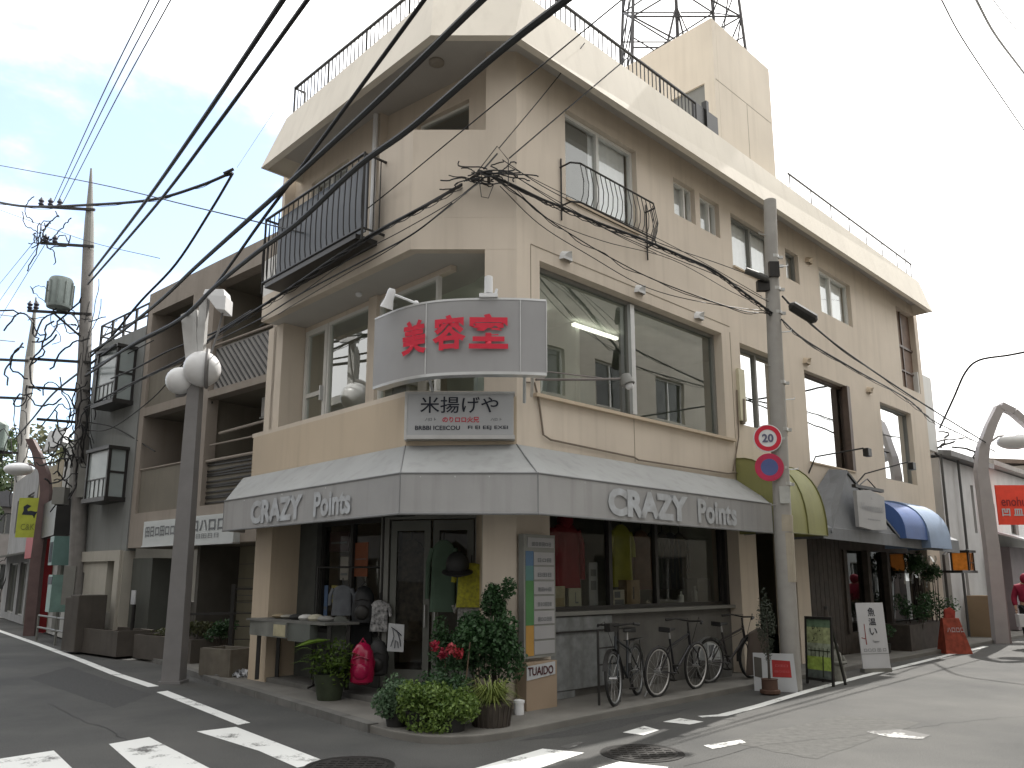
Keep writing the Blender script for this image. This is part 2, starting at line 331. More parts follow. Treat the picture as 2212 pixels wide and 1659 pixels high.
# kerb stones along the left street
kb = MB()
for a, b in ((0, 1), (1, 2), (2, 3), (3, 4)):
    p, q = Vector((*kerb[a], 0)), Vector((*kerb[b], 0)); d = (q - p).normalized(); nn = Vector((d.y, -d.x, 0)); L_ = (q - p).length; k = int(L_ / .6)
    for i in range(k):
        u = p + d * (L_ * i / k + .006); v_ = p + d * (L_ * (i + 1) / k - .006)
        kb.hexa([u + nn * .1, v_ + nn * .1, v_ - nn * .06, u - nn * .06] and [x + Vector((0, 0, z)) for z in (-.1, .088) for x in (u - nn * .1, v_ - nn * .1, v_ + nn * .03, u + nn * .03)])
struct('kerb_stones', kb, CONC2)
def gpoly(pts, z=.004): return [gr(u, v, z) for u, v in pts]
def mark(name, pts, z=.004): return struct(name, MB().poly(gpoly(pts, z)), PAINT2 if name == 'worn_mark' else PAINT)
# left edge line, dashes, zebra stripes
def strip(name, ctr, wd, z=.004):
    P = [gr(u, v, z) for u, v in ctr]; m = MB()
    L_, Rr = [], []
    for i, p in enumerate(P):
        d = (P[min(i + 1, len(P) - 1)] - P[max(i - 1, 0)]).normalized(); n = Vector((-d.y, d.x, 0)); ww = wd[i] if isinstance(wd, list) else wd
        L_.append(p + n * ww / 2); Rr.append(p - n * ww / 2)
    for i in range(len(P) - 1): m.poly([L_[i], L_[i + 1], Rr[i + 1], Rr[i]])
    return struct(name, m, PAINT)
strip('edge_line', [(-40, 1348), (0, 1363), (80, 1391), (170, 1424), (250, 1456), (332, 1483)], .16)
mark('edge_dash', [(338, 1495), (362, 1492), (541, 1561), (514, 1566)])
mark('zebra_stripe', [(425, 1580), (510, 1570), (705, 1645), (642, 1658), (560, 1622)])
mark('zebra_stripe', [(235, 1607), (322, 1592), (470, 1668), (330, 1690)])
mark('zebra_stripe', [(-60, 1648), (116, 1621), (165, 1668), (-60, 1720)])
mark('zebra_stripe', [(1010, 1664), (1172, 1617), (1262, 1626), (1140, 1668)])
mark('zebra_stripe', [(1280, 1662), (1338, 1645), (1444, 1657), (1400, 1680)])
mark('zebra_stripe', [(1345, 1582), (1392, 1568), (1424, 1577), (1390, 1588)])
mark('zebra_stripe', [(1432, 1559), (1468, 1551), (1520, 1559), (1490, 1565)])
mark('worn_mark', [(1210, 1612), (1250, 1602), (1262, 1604), (1228, 1618)])
mark('worn_mark', [(1520, 1610), (1600, 1598), (1612, 1604), (1540, 1618)])
mark('worn_mark', [(1870, 1580), (1945, 1575), (2010, 1588), (1990, 1597), (1920, 1592)])
strip('edge_line', [(1512, 1548), (1560, 1545), (1640, 1524), (1740, 1494), (1850, 1464), (1960, 1437), (2060, 1412), (2130, 1396)], [.1, .13, .13, .13, .13, .13, .13, .13])
PATCH = mat('asphalt_patch', (.058, .058, .057), .9, .25, 30, .4, 160); rr = random.Random(12)
def rough(pts, k=.05, n=8):
    P = [gr(u, v, .002) for u, v in pts]; o = []
    for a, b in zip(P, P[1:] + P[:1]):
        for i in range(n): o.append(a.lerp(b, i / n) + Vector((rr.uniform(-k, k), rr.uniform(-k, k), 0)))
    return MB().poly(o)
struct('road_patch', rough([(1560, 1600), (1830, 1545), (1990, 1560), (1760, 1640)], .03), mat('pale_road_patch', (.088, .087, .082), .9, .2, 12, .4, 160))
struct('road_patch', rough([(150, 1440), (330, 1500), (250, 1530), (60, 1465)], .02), PATCH)
struct('road_patch', rough([(1120, 1600), (1300, 1560), (1500, 1528), (1460, 1540), (1250, 1590)], .03), PATCH)
m = MB()
for pts in ([(100, 1520), (240, 1580), (330, 1640), (420, 1680)], [(1480, 1655), (1640, 1610), (1850, 1590), (2060, 1560), (2230, 1545)]):
    P = [gr(u, v, .003) for u, v in pts]; q = []
    for a, b in zip(P[:-1], P[1:]):
        for i in range(10): q.append(a.lerp(b, i / 10) + Vector((rr.uniform(-.04, .04), rr.uniform(-.04, .04), 0)))
    for a, b in zip(q[:-1], q[1:]):
        d = (b - a).normalized(); n = Vector((-d.y, d.x, 0)) * rr.uniform(.002, .005); m.poly([a - n, b - n, b + n, a + n])
struct('road_crack', m, mat('tar_crack', (.02, .02, .02), .8))
for i, (u, v, r, lb) in enumerate(((1387, 1627, .34, 'round dark iron manhole cover in the sunlit road beside the worn stripes'), (755, 1656, .34, 'round dark iron manhole cover in the shaded road by the long zebra stripe'))):
    c = gr(u, v); t = thing('manhole_cover', lb, 'manhole cover', c, 'manhole covers')
    m = MB().lathe(c, [(r + .05, 0), (r + .05, .006), (r, .007), (r, .004)], 40); m.build('rim', BLACKM, t)
    m = MB().lathe(c, [(r - .01, 0), (r - .01, .008)], 36)
    for k in range(7):
        for j in range(7):
            x, y = (k - 3) * .085, (j - 3) * .085
            if math.hypot(x, y) < r - .05: m.box(FW, c.x + x - .03, c.x + x + .03, c.y + y - .012, c.y + y + .012, .006, .013)
    m.build('lid', mat('cast_iron', (.03, .028, .026), .6, .3, 20, .3, 60, .3), t)

# ------------------------------------------------------------------ the corner building
bld = thing('corner_building', 'beige three storey corner building with chamfered front, roof railing and stair tower', 'building', (2, 14, 0))
WN = [0]
def window(fr, s0, s1, z0, z1, h, sashes=2, fm=None, gm=None, curtain=None, fw=.05, d=.07, parent=None, name='window', rows=1, proud=0., part=True):
    fm = fm or WFRAME; m = MB(); parent = parent or bld
    m.box(fr, s0, s1, h - d, h, z0, z0 + fw); m.box(fr, s0, s1, h - d, h, z1 - fw, z1)
    m.box(fr, s0, s0 + fw, h - d, h, z0 + fw, z1 - fw); m.box(fr, s1 - fw, s1, h - d, h, z0 + fw, z1 - fw)
    st = [s0 + (s1 - s0) * i / sashes for i in range(sashes + 1)] if isinstance(sashes, int) else [s0] + list(sashes) + [s1]
    for x in st[1:-1]: m.box(fr, x - fw * .6, x + fw * .6, h - d - .002, h + .004, z0 + fw, z1 - fw)
    for j in range(1, rows):
        z = z0 + (z1 - z0) * j / rows
        m.box(fr, s0 + fw, s1 - fw, h - d + .01, h - .006, z - fw * .4, z + fw * .4)
    wo_ = m.build(name, fm, parent)
    p = MB()
    for a, b in zip(st[:-1], st[1:]): p.poly([fr.p(a + fw * .5, h - d * .6, z0 + fw * .5), fr.p(b - fw * .5, h - d * .6, z0 + fw * .5), fr.p(b - fw * .5, h - d * .6, z1 - fw * .5), fr.p(a + fw * .5, h - d * .6, z1 - fw * .5)])
    p.build('pane', gm or GLASS3, wo_)
    if curtain:
        for (a, b) in curtain:
            c = MB(); n = max(6, int((b - a) / .06)); hh = h - d - .045
            for i in range(n):
                x0, x1 = a + (b - a) * i / n, a + (b - a) * (i + 1) / n; q0, q1 = hh + .012 * math.sin(i * 1.9), hh + .012 * math.sin((i + 1) * 1.9)
                c.poly([fr.p(x0, q0, z0), fr.p(x1, q1, z0), fr.p(x1, q1, z1), fr.p(x0, q0, z1)])
            c.build('curtain', CURT, wo_, smooth=True)
    return wo_

# --- R wall (street on the right): one sheet from the shop lintel to the eave
opsR = [(.44, 5.08, 4.0, 5.87), (5.69, 7.35, 4.3, 5.83), (8.22, 10.35, 3.9, 5.8), (12.1, 14.1, 3.9, 5.74),
        (1.0, 2.72, 7.0, 8.42), (3.76, 4.42, 7.7, 8.37), (4.57, 5.22, 7.7, 8.37), (5.62, 7.3, 7.3, 8.35), (7.74, 8.32, 7.65, 8.3), (9.28, 10.9, 7.3, 8.33), (13.75, 15.0, 6.4, 8.55)]
m = MB().wall(FR, 0, 15.25, 2.75, 8.9, -.22, 0, opsR); m.build('wall', WALL, bld)
m = MB(); m.box(FR, 14.93, 15.95, -.6, -.02 + .001, 4.95, 7.0); m.build('end_wall', WHITEW, bld)
m = MB()   # thin joints and the raised render panel around the long salon window
for (a, b, c, d) in ((.26, .272, 4.0, 6.05), (5.36, 5.372, 2.8, 5.95)): m.box(FR, a, b, -.01, .004, c, d)
m.box(FR, .27, 5.36, -.01, .006, 6.05, 6.062); m.box(FR, 2.45, 2.46, -.01, .004, 3.3, 3.94)
m.build('render_joint', mat('joint_line', (.3, .26, .2), .9), bld)  # one even darker beige for the thin joint strips
m = MB(); m.box(FR, .3, 5.3, -.05, .07, 3.94, 3.985); m.box(FR, 1.0, 2.72, -.2, .03, 6.965, 7.0); m.box(FR, 5.62, 7.3, -.2, .03, 7.27, 7.3); m.box(FR, 8.22, 10.35, -.2, .03, 3.87, 3.9); m.each('sill', WALL_G, bld)
# windows of the right wall
window(FR, .44, 5.08, 4.0, 5.87, -.16, [2.62], GFRAME, GLASS, None, .06)
wa = MB(); wa.box(FR, 2.58, 2.68, -.16, -.1, 4.06, 5.81); wa.build('mullion', ALU, bld)
window(FR, 5.69, 7.35, 4.3, 5.83, -.16, 2, GFRAME, SKYGL)
window(FR, 8.22, 10.35, 3.9, 5.8, -.12, 1, BROWNM, SKYGL, None, .05)
wa = MB(); wa.box(FR, 10.22, 10.36, -.1, .025, 3.9, 5.8); wa.build('reveal_board', BROWNM, bld)
window(FR, 12.1, 14.1, 3.9, 5.74, -.12, 1, GFRAME, SKYGL, None, .05)
window(FR, 1.0, 2.72, 7.0, 8.42, -.09, [1.84], WFRAME, GLASS3, [(1.72, 2.66)])
window(FR, 3.76, 4.42, 7.7, 8.37, -.09, [4.2], WFRAME, GLASS3, [(3.78, 4.4)], .035)
window(FR, 4.57, 5.22, 7.7, 8.37, -.09, [5.0], WFRAME, GLASS3, [(4.59, 5.2)], .035)
window(FR, 5.62, 7.3, 7.3, 8.35, -.09, [6.45], GFRAME, GLASS3, [(5.65, 7.25)])
window(FR, 7.74, 8.32, 7.65, 8.3, -.09, 1, GFRAME, GLASS3, [(7.76, 8.3)])
window(FR, 9.28, 10.9, 7.3, 8.33, -.09, [10.0], WFRAME, GLASS3, [(9.34, 10.86)])
m = MB().box(FR, 13.75, 15.0, -.2, -.14, 6.4, 8.55); o = m.build('timber_screen', WOODB, bld)
m = MB(); m.box(FR, 14.3, 14.36, -.14, -.11, 6.4, 8.55); m.box(FR, 13.75, 15, -.14, -.105, 7.55, 7.61); m.box(FR, 13.75, 15, -.14, -.105, 6.9, 6.94); m.build('batten', BROWNM, o)
m = MB().poly([FR.p(1.05, -.185, 7.05), FR.p(1.72, -.185, 7.05), FR.p(1.72, -.185, 8.37), FR.p(1.05, -.185, 8.37)]); m.build('insect_screen', mat('grey_screen_mesh', (.24, .235, .22), .8, .05, 5), bld)
# window guard on the first third-floor window
g = MB(); zb, zt = 6.82, 7.42
for z in (zb, zt): g.tube([FR.p(.88, 0, z), FR.p(.88, .2, z), FR.p(1.0, .28, z), FR.p(2.75, .28, z), FR.p(2.9, .2, z), FR.p(2.92, 0, z)], .014, 6)
for i in range(17): s_ = 1.0 + i * .11; g.tube([FR.p(s_, .28, zt), FR.p(s_, .34, zb + .3), FR.p(s_, .33, zb + .12), FR.p(s_, .28, zb)], .007, 5)
for s_ in (.88, 2.92): g.tube([FR.p(s_, .02, 6.6), FR.p(s_, .02, 7.55)], .012, 5)
for i in range(4): q = i / 4; g.tube([FR.p(2.78 + q * .14, .27 - q * .2, zt), FR.p(2.82 + q * .14, .31 - q * .2, 7.1), FR.p(2.78 + q * .14, .27 - q * .2, zb)], .007, 5)
g.build('window_guard', BLACKM, bld)
m = MB(); m.tube([FR.p(.12, .02, 4.1), FR.p(.3, .03, 4.12), FR.p(.38, .03, 3.9), FR.p(.46, .03, 3.45), FR.p(.6, .03, 3.4), FR.p(2.4, .03, 3.36), FR.p(2.5, .03, 3.33), FR.p(5.0, .03, 3.36), FR.p(5.5, .03, 3.42)], .014, 5); m.tube([FR.p(5.2, .02, 3.42), FR.p(5.45, .02, 4.05), FR.p(5.47, .02, 4.9)], .012, 5); m.tube([FR.p(5.6, .03, 4.3), FR.p(5.62, .03, 4.75)], .05, 8); m.build('wall_cable', mat('brown_wall_cable', (.2, .165, .13), .6, .1), bld)
m = MB(); m.box(FR, 5.5, 5.7, .0, .06, 4.35, 5.3); m.build('meter_box', mat('cream_box', (.6, .57, .42), .6, .05), bld)
# vent hoods
for i, (s_, z) in enumerate(((.95, 6.07), (2.67, 6.03), (4.33, 6.0), (8.3, 5.98), (11.45, 5.9), (8.75, 8.3))):
    m = MB(); pr = [(.15 * math.cos(a * math.pi / 8), .15 * math.sin(a * math.pi / 8)) for a in range(0, 9)]
    for a in range(8):
        (x0, y0), (x1, y1) = pr[a], pr[a + 1]
        m.poly([FR.p(s_ + x0 * .75, 0, z + y0 - .06), FR.p(s_ + x1 * .75, 0, z + y1 - .06), FR.p(s_ + x1 * .6, .05 + .09 * (1 - abs(x1) / .2), z + y1 * .7 - .06), FR.p(s_ + x0 * .6, .05 + .09 * (1 - abs(x0) / .2), z + y0 * .7 - .06)])
    ctr = [FR.p(s_ + x * .6, .05 + .09 * (1 - abs(x) / .2), z + y * .7 - .06) for x, y in pr]; m.poly(ctr)
    m.build('vent_hood', WHITEP if i < 3 else WALL_G, bld)

# --- floor slabs, inner rooms
inn = [FR.p(15.2, -.23, 0), FR.p(.3, -.23, 0), FL.p(.35, -.75, 0), FL.p(4.1, -.75, 0), FL.p(4.1, -6, 0), FR.p(15.2, -6, 0)]
pl = [(p.x, p.y) for p in inn]
m = MB(); m.slab(pl, 3.3, 3.5); m.slab(pl, 6.0, 6.3); m.each('floor_slab', INNER2, bld)
m = MB()
for (p, q) in ((inn[3], inn[4]), (inn[4], inn[5]), (inn[5], inn[0])):
    d = (q - p).normalized(); nn = Vector((-d.y, d.x, 0)) * .1
    m.hexa([p, q, q + nn, p + nn] + [x + Vector((0, 0, 8.85)) for x in (p, q, q + nn, p + nn)])
m.build('back_wall', WALL, bld)
m = MB(); m.box(FR, 3.0, 3.1, -5.9, -1.6, 3.5, 6.0); m.box(FR, 6.9, 7.0, -5.9, -.3, 3.5, 6.0); m.box(FR, 5.6, 5.7, -5.9, -.3, .1, 3.3); m.box(FR, 5.4, 5.5, -5.9, -.3, 6.3, 8.8); m.each('partition', INNER2, bld)
m = MB()
for s_ in (1.2, 2.3, 3.6): m.box(FR, s_, s_ + .5, -2.2, -2.1, 3.5, 5.2)
m.box(FR, 3.2, 5.0, -3.2, -3.0, 3.5, 4.6); m.each('salon_mirror', mat('salon_mirror_glass', (.45, .5, .48), .1, .05), bld)

m = MB()
for a, b in ((1.0, 2.2), (2.9, 4.1)): m.box(FR, a, b, -1.6, -1.53, 5.88, 5.93)
m.each('ceiling_light', mat('lit_tube', (.8, .8, .75), .5, .02, emit=(1, .97, .85, 1.3)), bld)
# --- corner column, C and L parapet bands, terraces
m = MB(); m.slab([(.06 - .42, 9.802), (.058, 9.802), tuple(FR.p(.3, -.21, 0).xy), (-.36, 10.1)], .075, 8.9); m.build('corner_column', WALL, bld)
def band(z0, z1, sL, name, mm, th=.14, s0R=None):
    a, b, c = FL.p(sL, 0, 0), Vector((*B0, 0)), Vector((*A0, 0)); ai, bi, ci = FL.p(sL, -th, 0), Vector((B0[0] + th * .42, B0[1] + th, 0)), Vector((A0[0], A0[1] + th, 0))
    return MB().slab([(q.x, q.y) for q in (a, b, c, ci, bi, ai)], z0, z1).build(name, mm, bld)
band(2.9, 3.9, 4.22, 'parapet', WALL_G); band(3.9, 3.965, 4.27, 'parapet_coping', WALL, .2)
band(5.9, 6.35, 4.2, 'upper_band', WALL)
a_, b_ = FL.p(.8, 0, 0), FL.p(.8, -.14, 0)
m = MB().slab([(a_.x, a_.y), B0, A0, (A0[0], A0[1] + .14), (B0[0] + .06, B0[1] + .14), (b_.x, b_.y)], 6.352, 7.64); m.each('upper_parapet', WALL, bld)
m = MB().slab([tuple(FL.p(3.5, 0, 0).xy), tuple(FL.p(4.2, 0, 0).xy), tuple(FL.p(4.2, -.5, 0).xy), tuple(FL.p(3.5, -.14, 0).xy)], 6.352, 7.0); m.each('upper_parapet', WHITEW, bld)  # white here puts sunlit brightness into the colour of the band's end
tp = [tuple(q.xy) for q in (FL.p(4.2, -.142, 0), Vector((B0[0] + .06, 9.942, 0)), Vector((A0[0] - .01, 9.942, 0)), Vector((-.2, 10.3, 0)), FL.p(.3, -1.4, 0), FL.p(4.2, -1.4, 0))]
m = MB().slab(tp, 5.905, 6.0); m.build('soffit', SOFFIT, bld)
m = MB().slab(tp, 3.3, 3.42); m.build('terrace_floor', CONC2, bld)
m = MB().lathe(gr(775, 634, 5.9), [(.05, 0), (.05, -.03), (.03, -.05)], 14); m.build('ceiling_lamp', WHITEP, bld)
# second floor glazing on the left, set back .72 behind the parapet
h = -.72
m = MB(); m.box(FL, 3.98, 4.5, -1.0, -.3, 3.4, 5.9); m.box(FL, 1.73, 1.95, -.86, -.66, 3.4, 5.9); m.box(FL, 4.2, 4.3, -6, -.3, .08, 8.85); m.each('pillar', WALL, bld)
m = MB(); m.box(FL, .02, 3.98, h - .1, h, 3.42, 3.5); m.box(FL, .02, 3.98, h - .1, h, 5.82, 5.9); m.each('lintel', WALL, bld)
window(FL, 1.95, 3.22, 3.5, 5.82, h, 1, WFRAME, GLASS, None, .05)
window(FL, .3, 1.73, 3.5, 5.82, h, 1, WFRAME, GLASS, None, .05)
d = window(FL, 3.24, 3.96, 3.5, 5.82, h, 1, WFRAME, GLASS, None, .09, name='terrace_door', rows=2)
m = MB(); m.box(FL, 3.3, 3.33, h, h + .06, 4.5, 4.75); m.build('handle', ALU, d)
# third floor, inner walls on the left and the slit window
p0 = Vector((.05, 9.79, 0)); dq = Vector((-1.99, 11.37, 0)) - p0; FI = Fr((p0.x, p0.y), tuple(dq.normalized().xy), (dq.normalized().y * -1, dq.normalized().x) if False else (-dq.normalized().y, dq.normalized().x)); LI = dq.length
if FI.h.y > 0: FI.h = -FI.h
m = MB().wall(FI, .06, LI, 6.0, 8.9, -.18, 0, [(.85, 1.9, 7.3, 8.45)]); m.build('wall', WALL, bld)
window(FI, .85, 1.9, 7.3, 8.45, -.08, 1, WFRAME, GLASS, None, .04)
m = MB().wall(FL, 1.55, 4.3, 6.0, 8.9, -.7, -.5, [(2.45, 3.62, 6.5, 8.42)]); m.build('wall', WALL, bld)
window(FL, 2.45, 3.62, 6.5, 8.42, -.56, 2, WFRAME, GLASS3, [(2.5, 3.55)])
m = MB().tube([FL.p(1.6, -.44, 6.0), FL.p(1.6, -.44, 8.8)], .04, 10); m.each('downpipe', WHITEP, bld, smooth=True)
# iron balcony with a dark blue screen
bal = MB(); bal.box(FL, .78, 3.42, 0, .36, 6.2, 6.27); bal = bal.build('balcony', DKFR, bld)
g = MB(); pth = lambda z, o=0: [FL.p(.62, 0, z), FL.p(.62, .36 + o, z), FL.p(3.5, .36 + o, z), FL.p(3.5, 0, z)]
for z in (6.3, 7.4): g.tube(pth(z), .022, 6)
for i in range(20):
    s_ = .62 + 2.88 * i / 19; g.tube([FL.p(s_, .36, 7.4), FL.p(s_, .385, 6.75), FL.p(s_, .38, 6.45), FL.p(s_, .36, 6.3)], .009, 5)
for i in range(3):
    for s_ in (.62, 3.5): g.tube([FL.p(s_, .09 + i * .1, 7.4), FL.p(s_, .09 + i * .1, 6.3)], .009, 5)
for s_ in (.62, 3.5): g.tube([FL.p(s_, .36, 7.42), FL.p(s_, .36, 6.12)], .02, 6)
g.build('rail', BLACKM, bal)
m = MB().box(FL, .66, 3.2, .27, .285, 6.28, 7.34); m.build('screen', mat('blue_grey_screen', (.08, .092, .11), .35, .1, 2), bal)
# --- roof: splayed fascia, soffit, deck, railings
bot = [FL.p(4.0, .28, 8.56), Vector((-1.06, 9.1, 8.56)), Vector((.04, 9.1, 8.56)), FR.p(15.0, .49, 8.56)]
boti = [FL.p(3.95, .17, 8.56), Vector((-1.02, 9.21, 8.56)), Vector((0, 9.21, 8.56)), FR.p(14.95, .38, 8.56)]
sof = [Vector((q.x, q.y, 8.84)) for q in boti]
top = [FL.p(3.55, .08, 9.4), Vector((-1.07, 9.42, 9.45)), Vector((.16, 9.42, 9.45)), FR.p(14.75, .3, 9.38)]
m = MB()
for a, b in ((bot, top), (bot, boti), (boti, sof)):
    for i in range(3): m.poly([a[i], a[i + 1], b[i + 1], b[i]])
E1, E2 = FL.p(4.0, -6, 0), FR.p(15.0, -6, 0)
m.poly([bot[0], top[0], FL.p(3.55, -6, 9.36), FL.p(4.0, -6, 8.56)]); m.poly([bot[3], top[3], FR.p(14.75, -6, 9.36), FR.p(15.0, -6, 8.56)])
m.poly([bot[0], boti[0], FL.p(3.95, -6, 8.56), FL.p(4.0, -6, 8.56)])
m.poly([top[0], top[1], FL.p(3.55, -6, 9.36)]); m.poly([top[1], top[2], FR.p(14.75, -6, 9.36), FL.p(3.55, -6, 9.36)]); m.poly([top[2], top[3], FR.p(14.75, -6, 9.36)])
m.build('roof_fascia', FASCIA, bld)
m = MB().poly(sof + [FR.p(14.95, -6, 8.84), FL.p(3.95, -6, 8.84)]); m.build('eave_soffit', SOFFIT, bld)
m = MB().lathe(gr(943, 133, 8.84), [(.11, 0), (.11, -.03), (.07, -.06), (.02, -.07)], 18); m.build('ceiling_lamp', mat('lamp_bronze', (.3, .27, .23), .5), bld)
def railing(path, zb, zt, step=.105, r=.011):
    g = MB(); g.tube([q + Vector((0, 0, zt)) for q in path], .026, 6); g.tube([q + Vector((0, 0, zb + .05)) for q in path], .014, 5)
    for p, q in zip(path[:-1], path[1:]):
        n = int((q - p).length / step)
        for i in range(n + 1): x = p.lerp(q, i / n); g.tube([x + Vector((0, 0, zb)), x + Vector((0, 0, zt))], r if i % 10 else .02, 4)
    return g.build('roof_railing', DKFR, bld)
railing([FL.p(3.38, -.15, 0), FL.p(3.38, .04, 0), Vector((-1.1, 9.62, 0)), Vector((.17, 9.62, 0)), FR.p(4.25, .2, 0)], 9.36, 9.9)
g = MB(); g.tube([FR.p(7.7, .2, 9.86), FR.p(14.6, .2, 9.86)], .022, 6); g.tube([FR.p(7.7, .2, 9.45), FR.p(14.6, .2, 9.45)], .01, 5)
for i in range(8): g.tube([FR.p(7.75 + i * .97, .2, 9.36), FR.p(7.75 + i * .97, .2, 9.86)], .012, 5)
g.tube([FR.p(14.5, .1, 9.36), FR.p(14.5, .1, 10.35)], .012, 5); g.build('roof_railing', DKFR, bld)
# stair tower
tw = MB(); q4 = [FR.p(5.3, .0, 0), FR.p(7.56, .0, 0), FR.p(7.56, -3.2, 0), FR.p(3.95 + 1.35, -3.2, 0)]
tw = MB().wall(Fr(tuple(FR.p(5.3, 0, 0).xy), tuple((-FR.h).xy), tuple((-FR.s).xy)), 0, 3.2, 9.3, 12.24, -.15, 0, [(.22, .98, 9.36, 11.0)])
tw.box(FR, 5.45, 7.56, -.15, .002, 9.37, 12.24); tw.box(FR, 7.41, 7.56, -3.2, -.15, 9.37, 12.24); tw.box(FR, 5.3, 7.56, -3.2, -.0, 12.24, 12.3)
st = tw.build('stair_tower', mat('tower_render', (.68, .61, .51), .8, .05, 1, .08, 120, streak=.14), bld)
FT = Fr(tuple(FR.p(5.3, 0, 0).xy), tuple((-FR.h).xy), tuple((-FR.s).xy))
m = MB().box(FT, .22, .98, -.1, -.04, 9.36, 11.0); dd = m.build('roof_door', GFRAME, st); m = MB().box(FT, .85, .89, -.04, .01, 10.1, 10.3); m.build('handle', ALU, dd)
m = MB(); m.box(FR, 5.35, 7.5, 0, .006, 11.0, 11.012); m.box(FR, 6.5, 6.512, 0, .006, 9.4, 11.0); m.build('joint', mat('tower_joint', (.42, .38, .32), .9), st)
m = MB()
for i in range(2): m.box(FR, 4.3 + i * .42, 4.68 + i * .42, .1, .14, 9.4, 10.0)
m.box(FR, 4.66, 4.74, .08, .18, 9.36, 10.15); m.build('roof_gate', DKFR, bld)

# --- ground floor
m = MB(); m.box(FR, 0, .6, -.22, -.004, .075, 2.75); m.box(FR, 5.26, 5.84, -.5, 0.02, .075, 2.75); m.each('pillar', WALL, bld)
m = MB().box(FR, .6, 5.26, -.32, -.2, .075, 1.12); lw = m.build('stall_riser', CONC2, bld)
m = MB().box(FR, .6, 5.26, -.36, -.1, 1.12, 1.17); m.build('shop_sill', GFRAME, bld)
window(FR, .6, 5.18, 1.17, 2.75, -.26, [2.15, 3.28], DKFR, SHOPGL, None, .06, name='shop_window')
m = MB().box(FR, 5.18, 5.26, -.34, -.2, 1.17, 2.75); m.build('shop_window_frame', DKFR, bld)
# panels leaning under the shop window (part of the riser: boards)
m = MB(); m.box(FR, .68, 2.0, -.2, -.14, .92, 1.1); m.box(FR, .72, 2.05, -.2, -.13, .18, .9); m.box(FR, .7, 1.2, -.2, -.14, .08, .17); m.each('notice_board', mat('stained_board', (.2, .21, .21), .85, .22, 9, streak=.5), bld)
m = MB().box(FR, .55, 2.2, -.13, -.1, .9, .92); m.each('rail', BLACKM, bld)
# recessed stair entrance and the timber shopfront further along
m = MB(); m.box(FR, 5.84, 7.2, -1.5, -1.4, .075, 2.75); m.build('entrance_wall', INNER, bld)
m = MB(); m.box(FR, 7.25, 7.75, -.4, .03, .075, 2.75); m.box(FR, 14.3, 15.2, -.4, .0, .075, 2.75); m.each('pillar', WALL, bld)
m = MB(); m.box(FR, 7.75, 9.75, -.3, -.18, .075, 2.75); m.box(FR, 9.75, 14.3, -.3, -.2, 2.2, 2.75); m.box(FR, 9.75, 14.3, -.3, -.16, .075, .5)
for s_ in (9.8, 11.0, 12.1, 14.2): m.box(FR, s_ - .08, s_ + .08, -.3, -.12, .5, 2.2)
for i in range(10): m.box(FR, 7.8 + i * .2, 7.985 + i * .2, -.18, -.16, .1, 2.7)
sf = m.build('timber_shopfront', WOODD, bld)
m = MB()
for a, b in ((9.88, 10.92), (11.08, 12.02), (12.18, 14.12)): m.poly([FR.p(a, -.24, .5), FR.p(b, -.24, .5), FR.p(b, -.24, 2.2), FR.p(a, -.24, 2.2)])
m.build('pane', MIRGL, sf)
m = MB().box(FR, 11.3, 14.0, -.15, .5, .075, .62); m.build('window_bench', WOODD, bld)
# left shopfront
m = MB(); m.box(FL, 3.42, 3.96, -.7, -.02, .075, 2.9); m.each('pillar', WALL_G, bld)
m = MB(); m.box(FL, 2.9, 3.42, -.74, -.5, .075, 2.9); m.box(FL, 1.25, 2.9, -.66, -.56, .075, .8); m.box(FL, .75, 3.42, -.75, -.55, 2.45, 2.9); m.each('shop_panel', mat('charcoal_panel', (.075, .08, .075), .7, .15, 5), bld)
window(FL, 1.25, 2.9, .8, 2.45, -.58, [2.05], DKFR, SHOPGL, None, .06, name='shop_window')
d0, d1 = Vector((-1.72, 11.12, 0)), Vector((-.5, 10.85, 0)); dd_ = (d1 - d0).normalized(); FD = Fr(tuple(d0.xy), tuple(dd_.xy), (dd_.y, -dd_.x)); DL = (d1 - d0).length
m = MB(); m.box(FD, 0, DL, -.1, 0, 2.42, 2.9); m.box(FD, -.12, 0, -.12, .02, .075, 2.9); m.box(FD, DL, DL + .08, -.12, .02, .075, 2.9); m.build('door_frame', GFRAME, bld)
for i, (a, b) in enumerate(((0.02, .6), (.64, 1.22))):
    m = MB(); z0, z1 = .09, 2.4
    m.box(FD, a, a + .09, -.06, -.01, z0, z1); m.box(FD, b - .09, b, -.06, -.01, z0, z1); m.box(FD, a + .09, b - .09, -.06, -.01, z1 - .14, z1); m.box(FD, a + .09, b - .09, -.06, -.01, z0, z0 + .3)
    dr = m.build('shop_door', mat('grey_green_door%d' % i, (.14, .145, .13), .5, .08), bld)
    p = MB().poly([FD.p(a + .09, -.035, z0 + .3), FD.p(b - .09, -.035, z0 + .3), FD.p(b - .09, -.035, z1 - .14), FD.p(a + .09, -.035, z1 - .14)]); p.build('pane', SHOPGL, dr)
    m = MB().tube([FD.p(b - .05 if i == 0 else a + .05, .03, .95), FD.p(b - .05 if i == 0 else a + .05, .03, 1.25)], .012, 8); m.build('handle', ALU, dr)
m = MB().slab([(-.5, 10.9), (-.42, 10.9), (-.3, 10.0), (-.38, 10.0)], .075, 2.9); m.build('wall', WALL_G, bld)
m = MB().tube([(-.33, 9.96, .1), (-.33, 9.96, 2.6)], .05, 12); m.each('downpipe', mat('cream_pipe', (.55, .51, .43), .5, .04), bld, smooth=True)
m = MB().slab([tuple(q.xy) for q in (FL.p(4.0, -.05, 0), FL.p(.6, -.05, 0), Vector((-.35, 10.0, 0)), Vector((-.5, 10.9, 0)), Vector((-1.72, 11.15, 0)), FL.p(4.0, -.75, 0))], .07, .14); m.build('door_step', CONC2, bld)
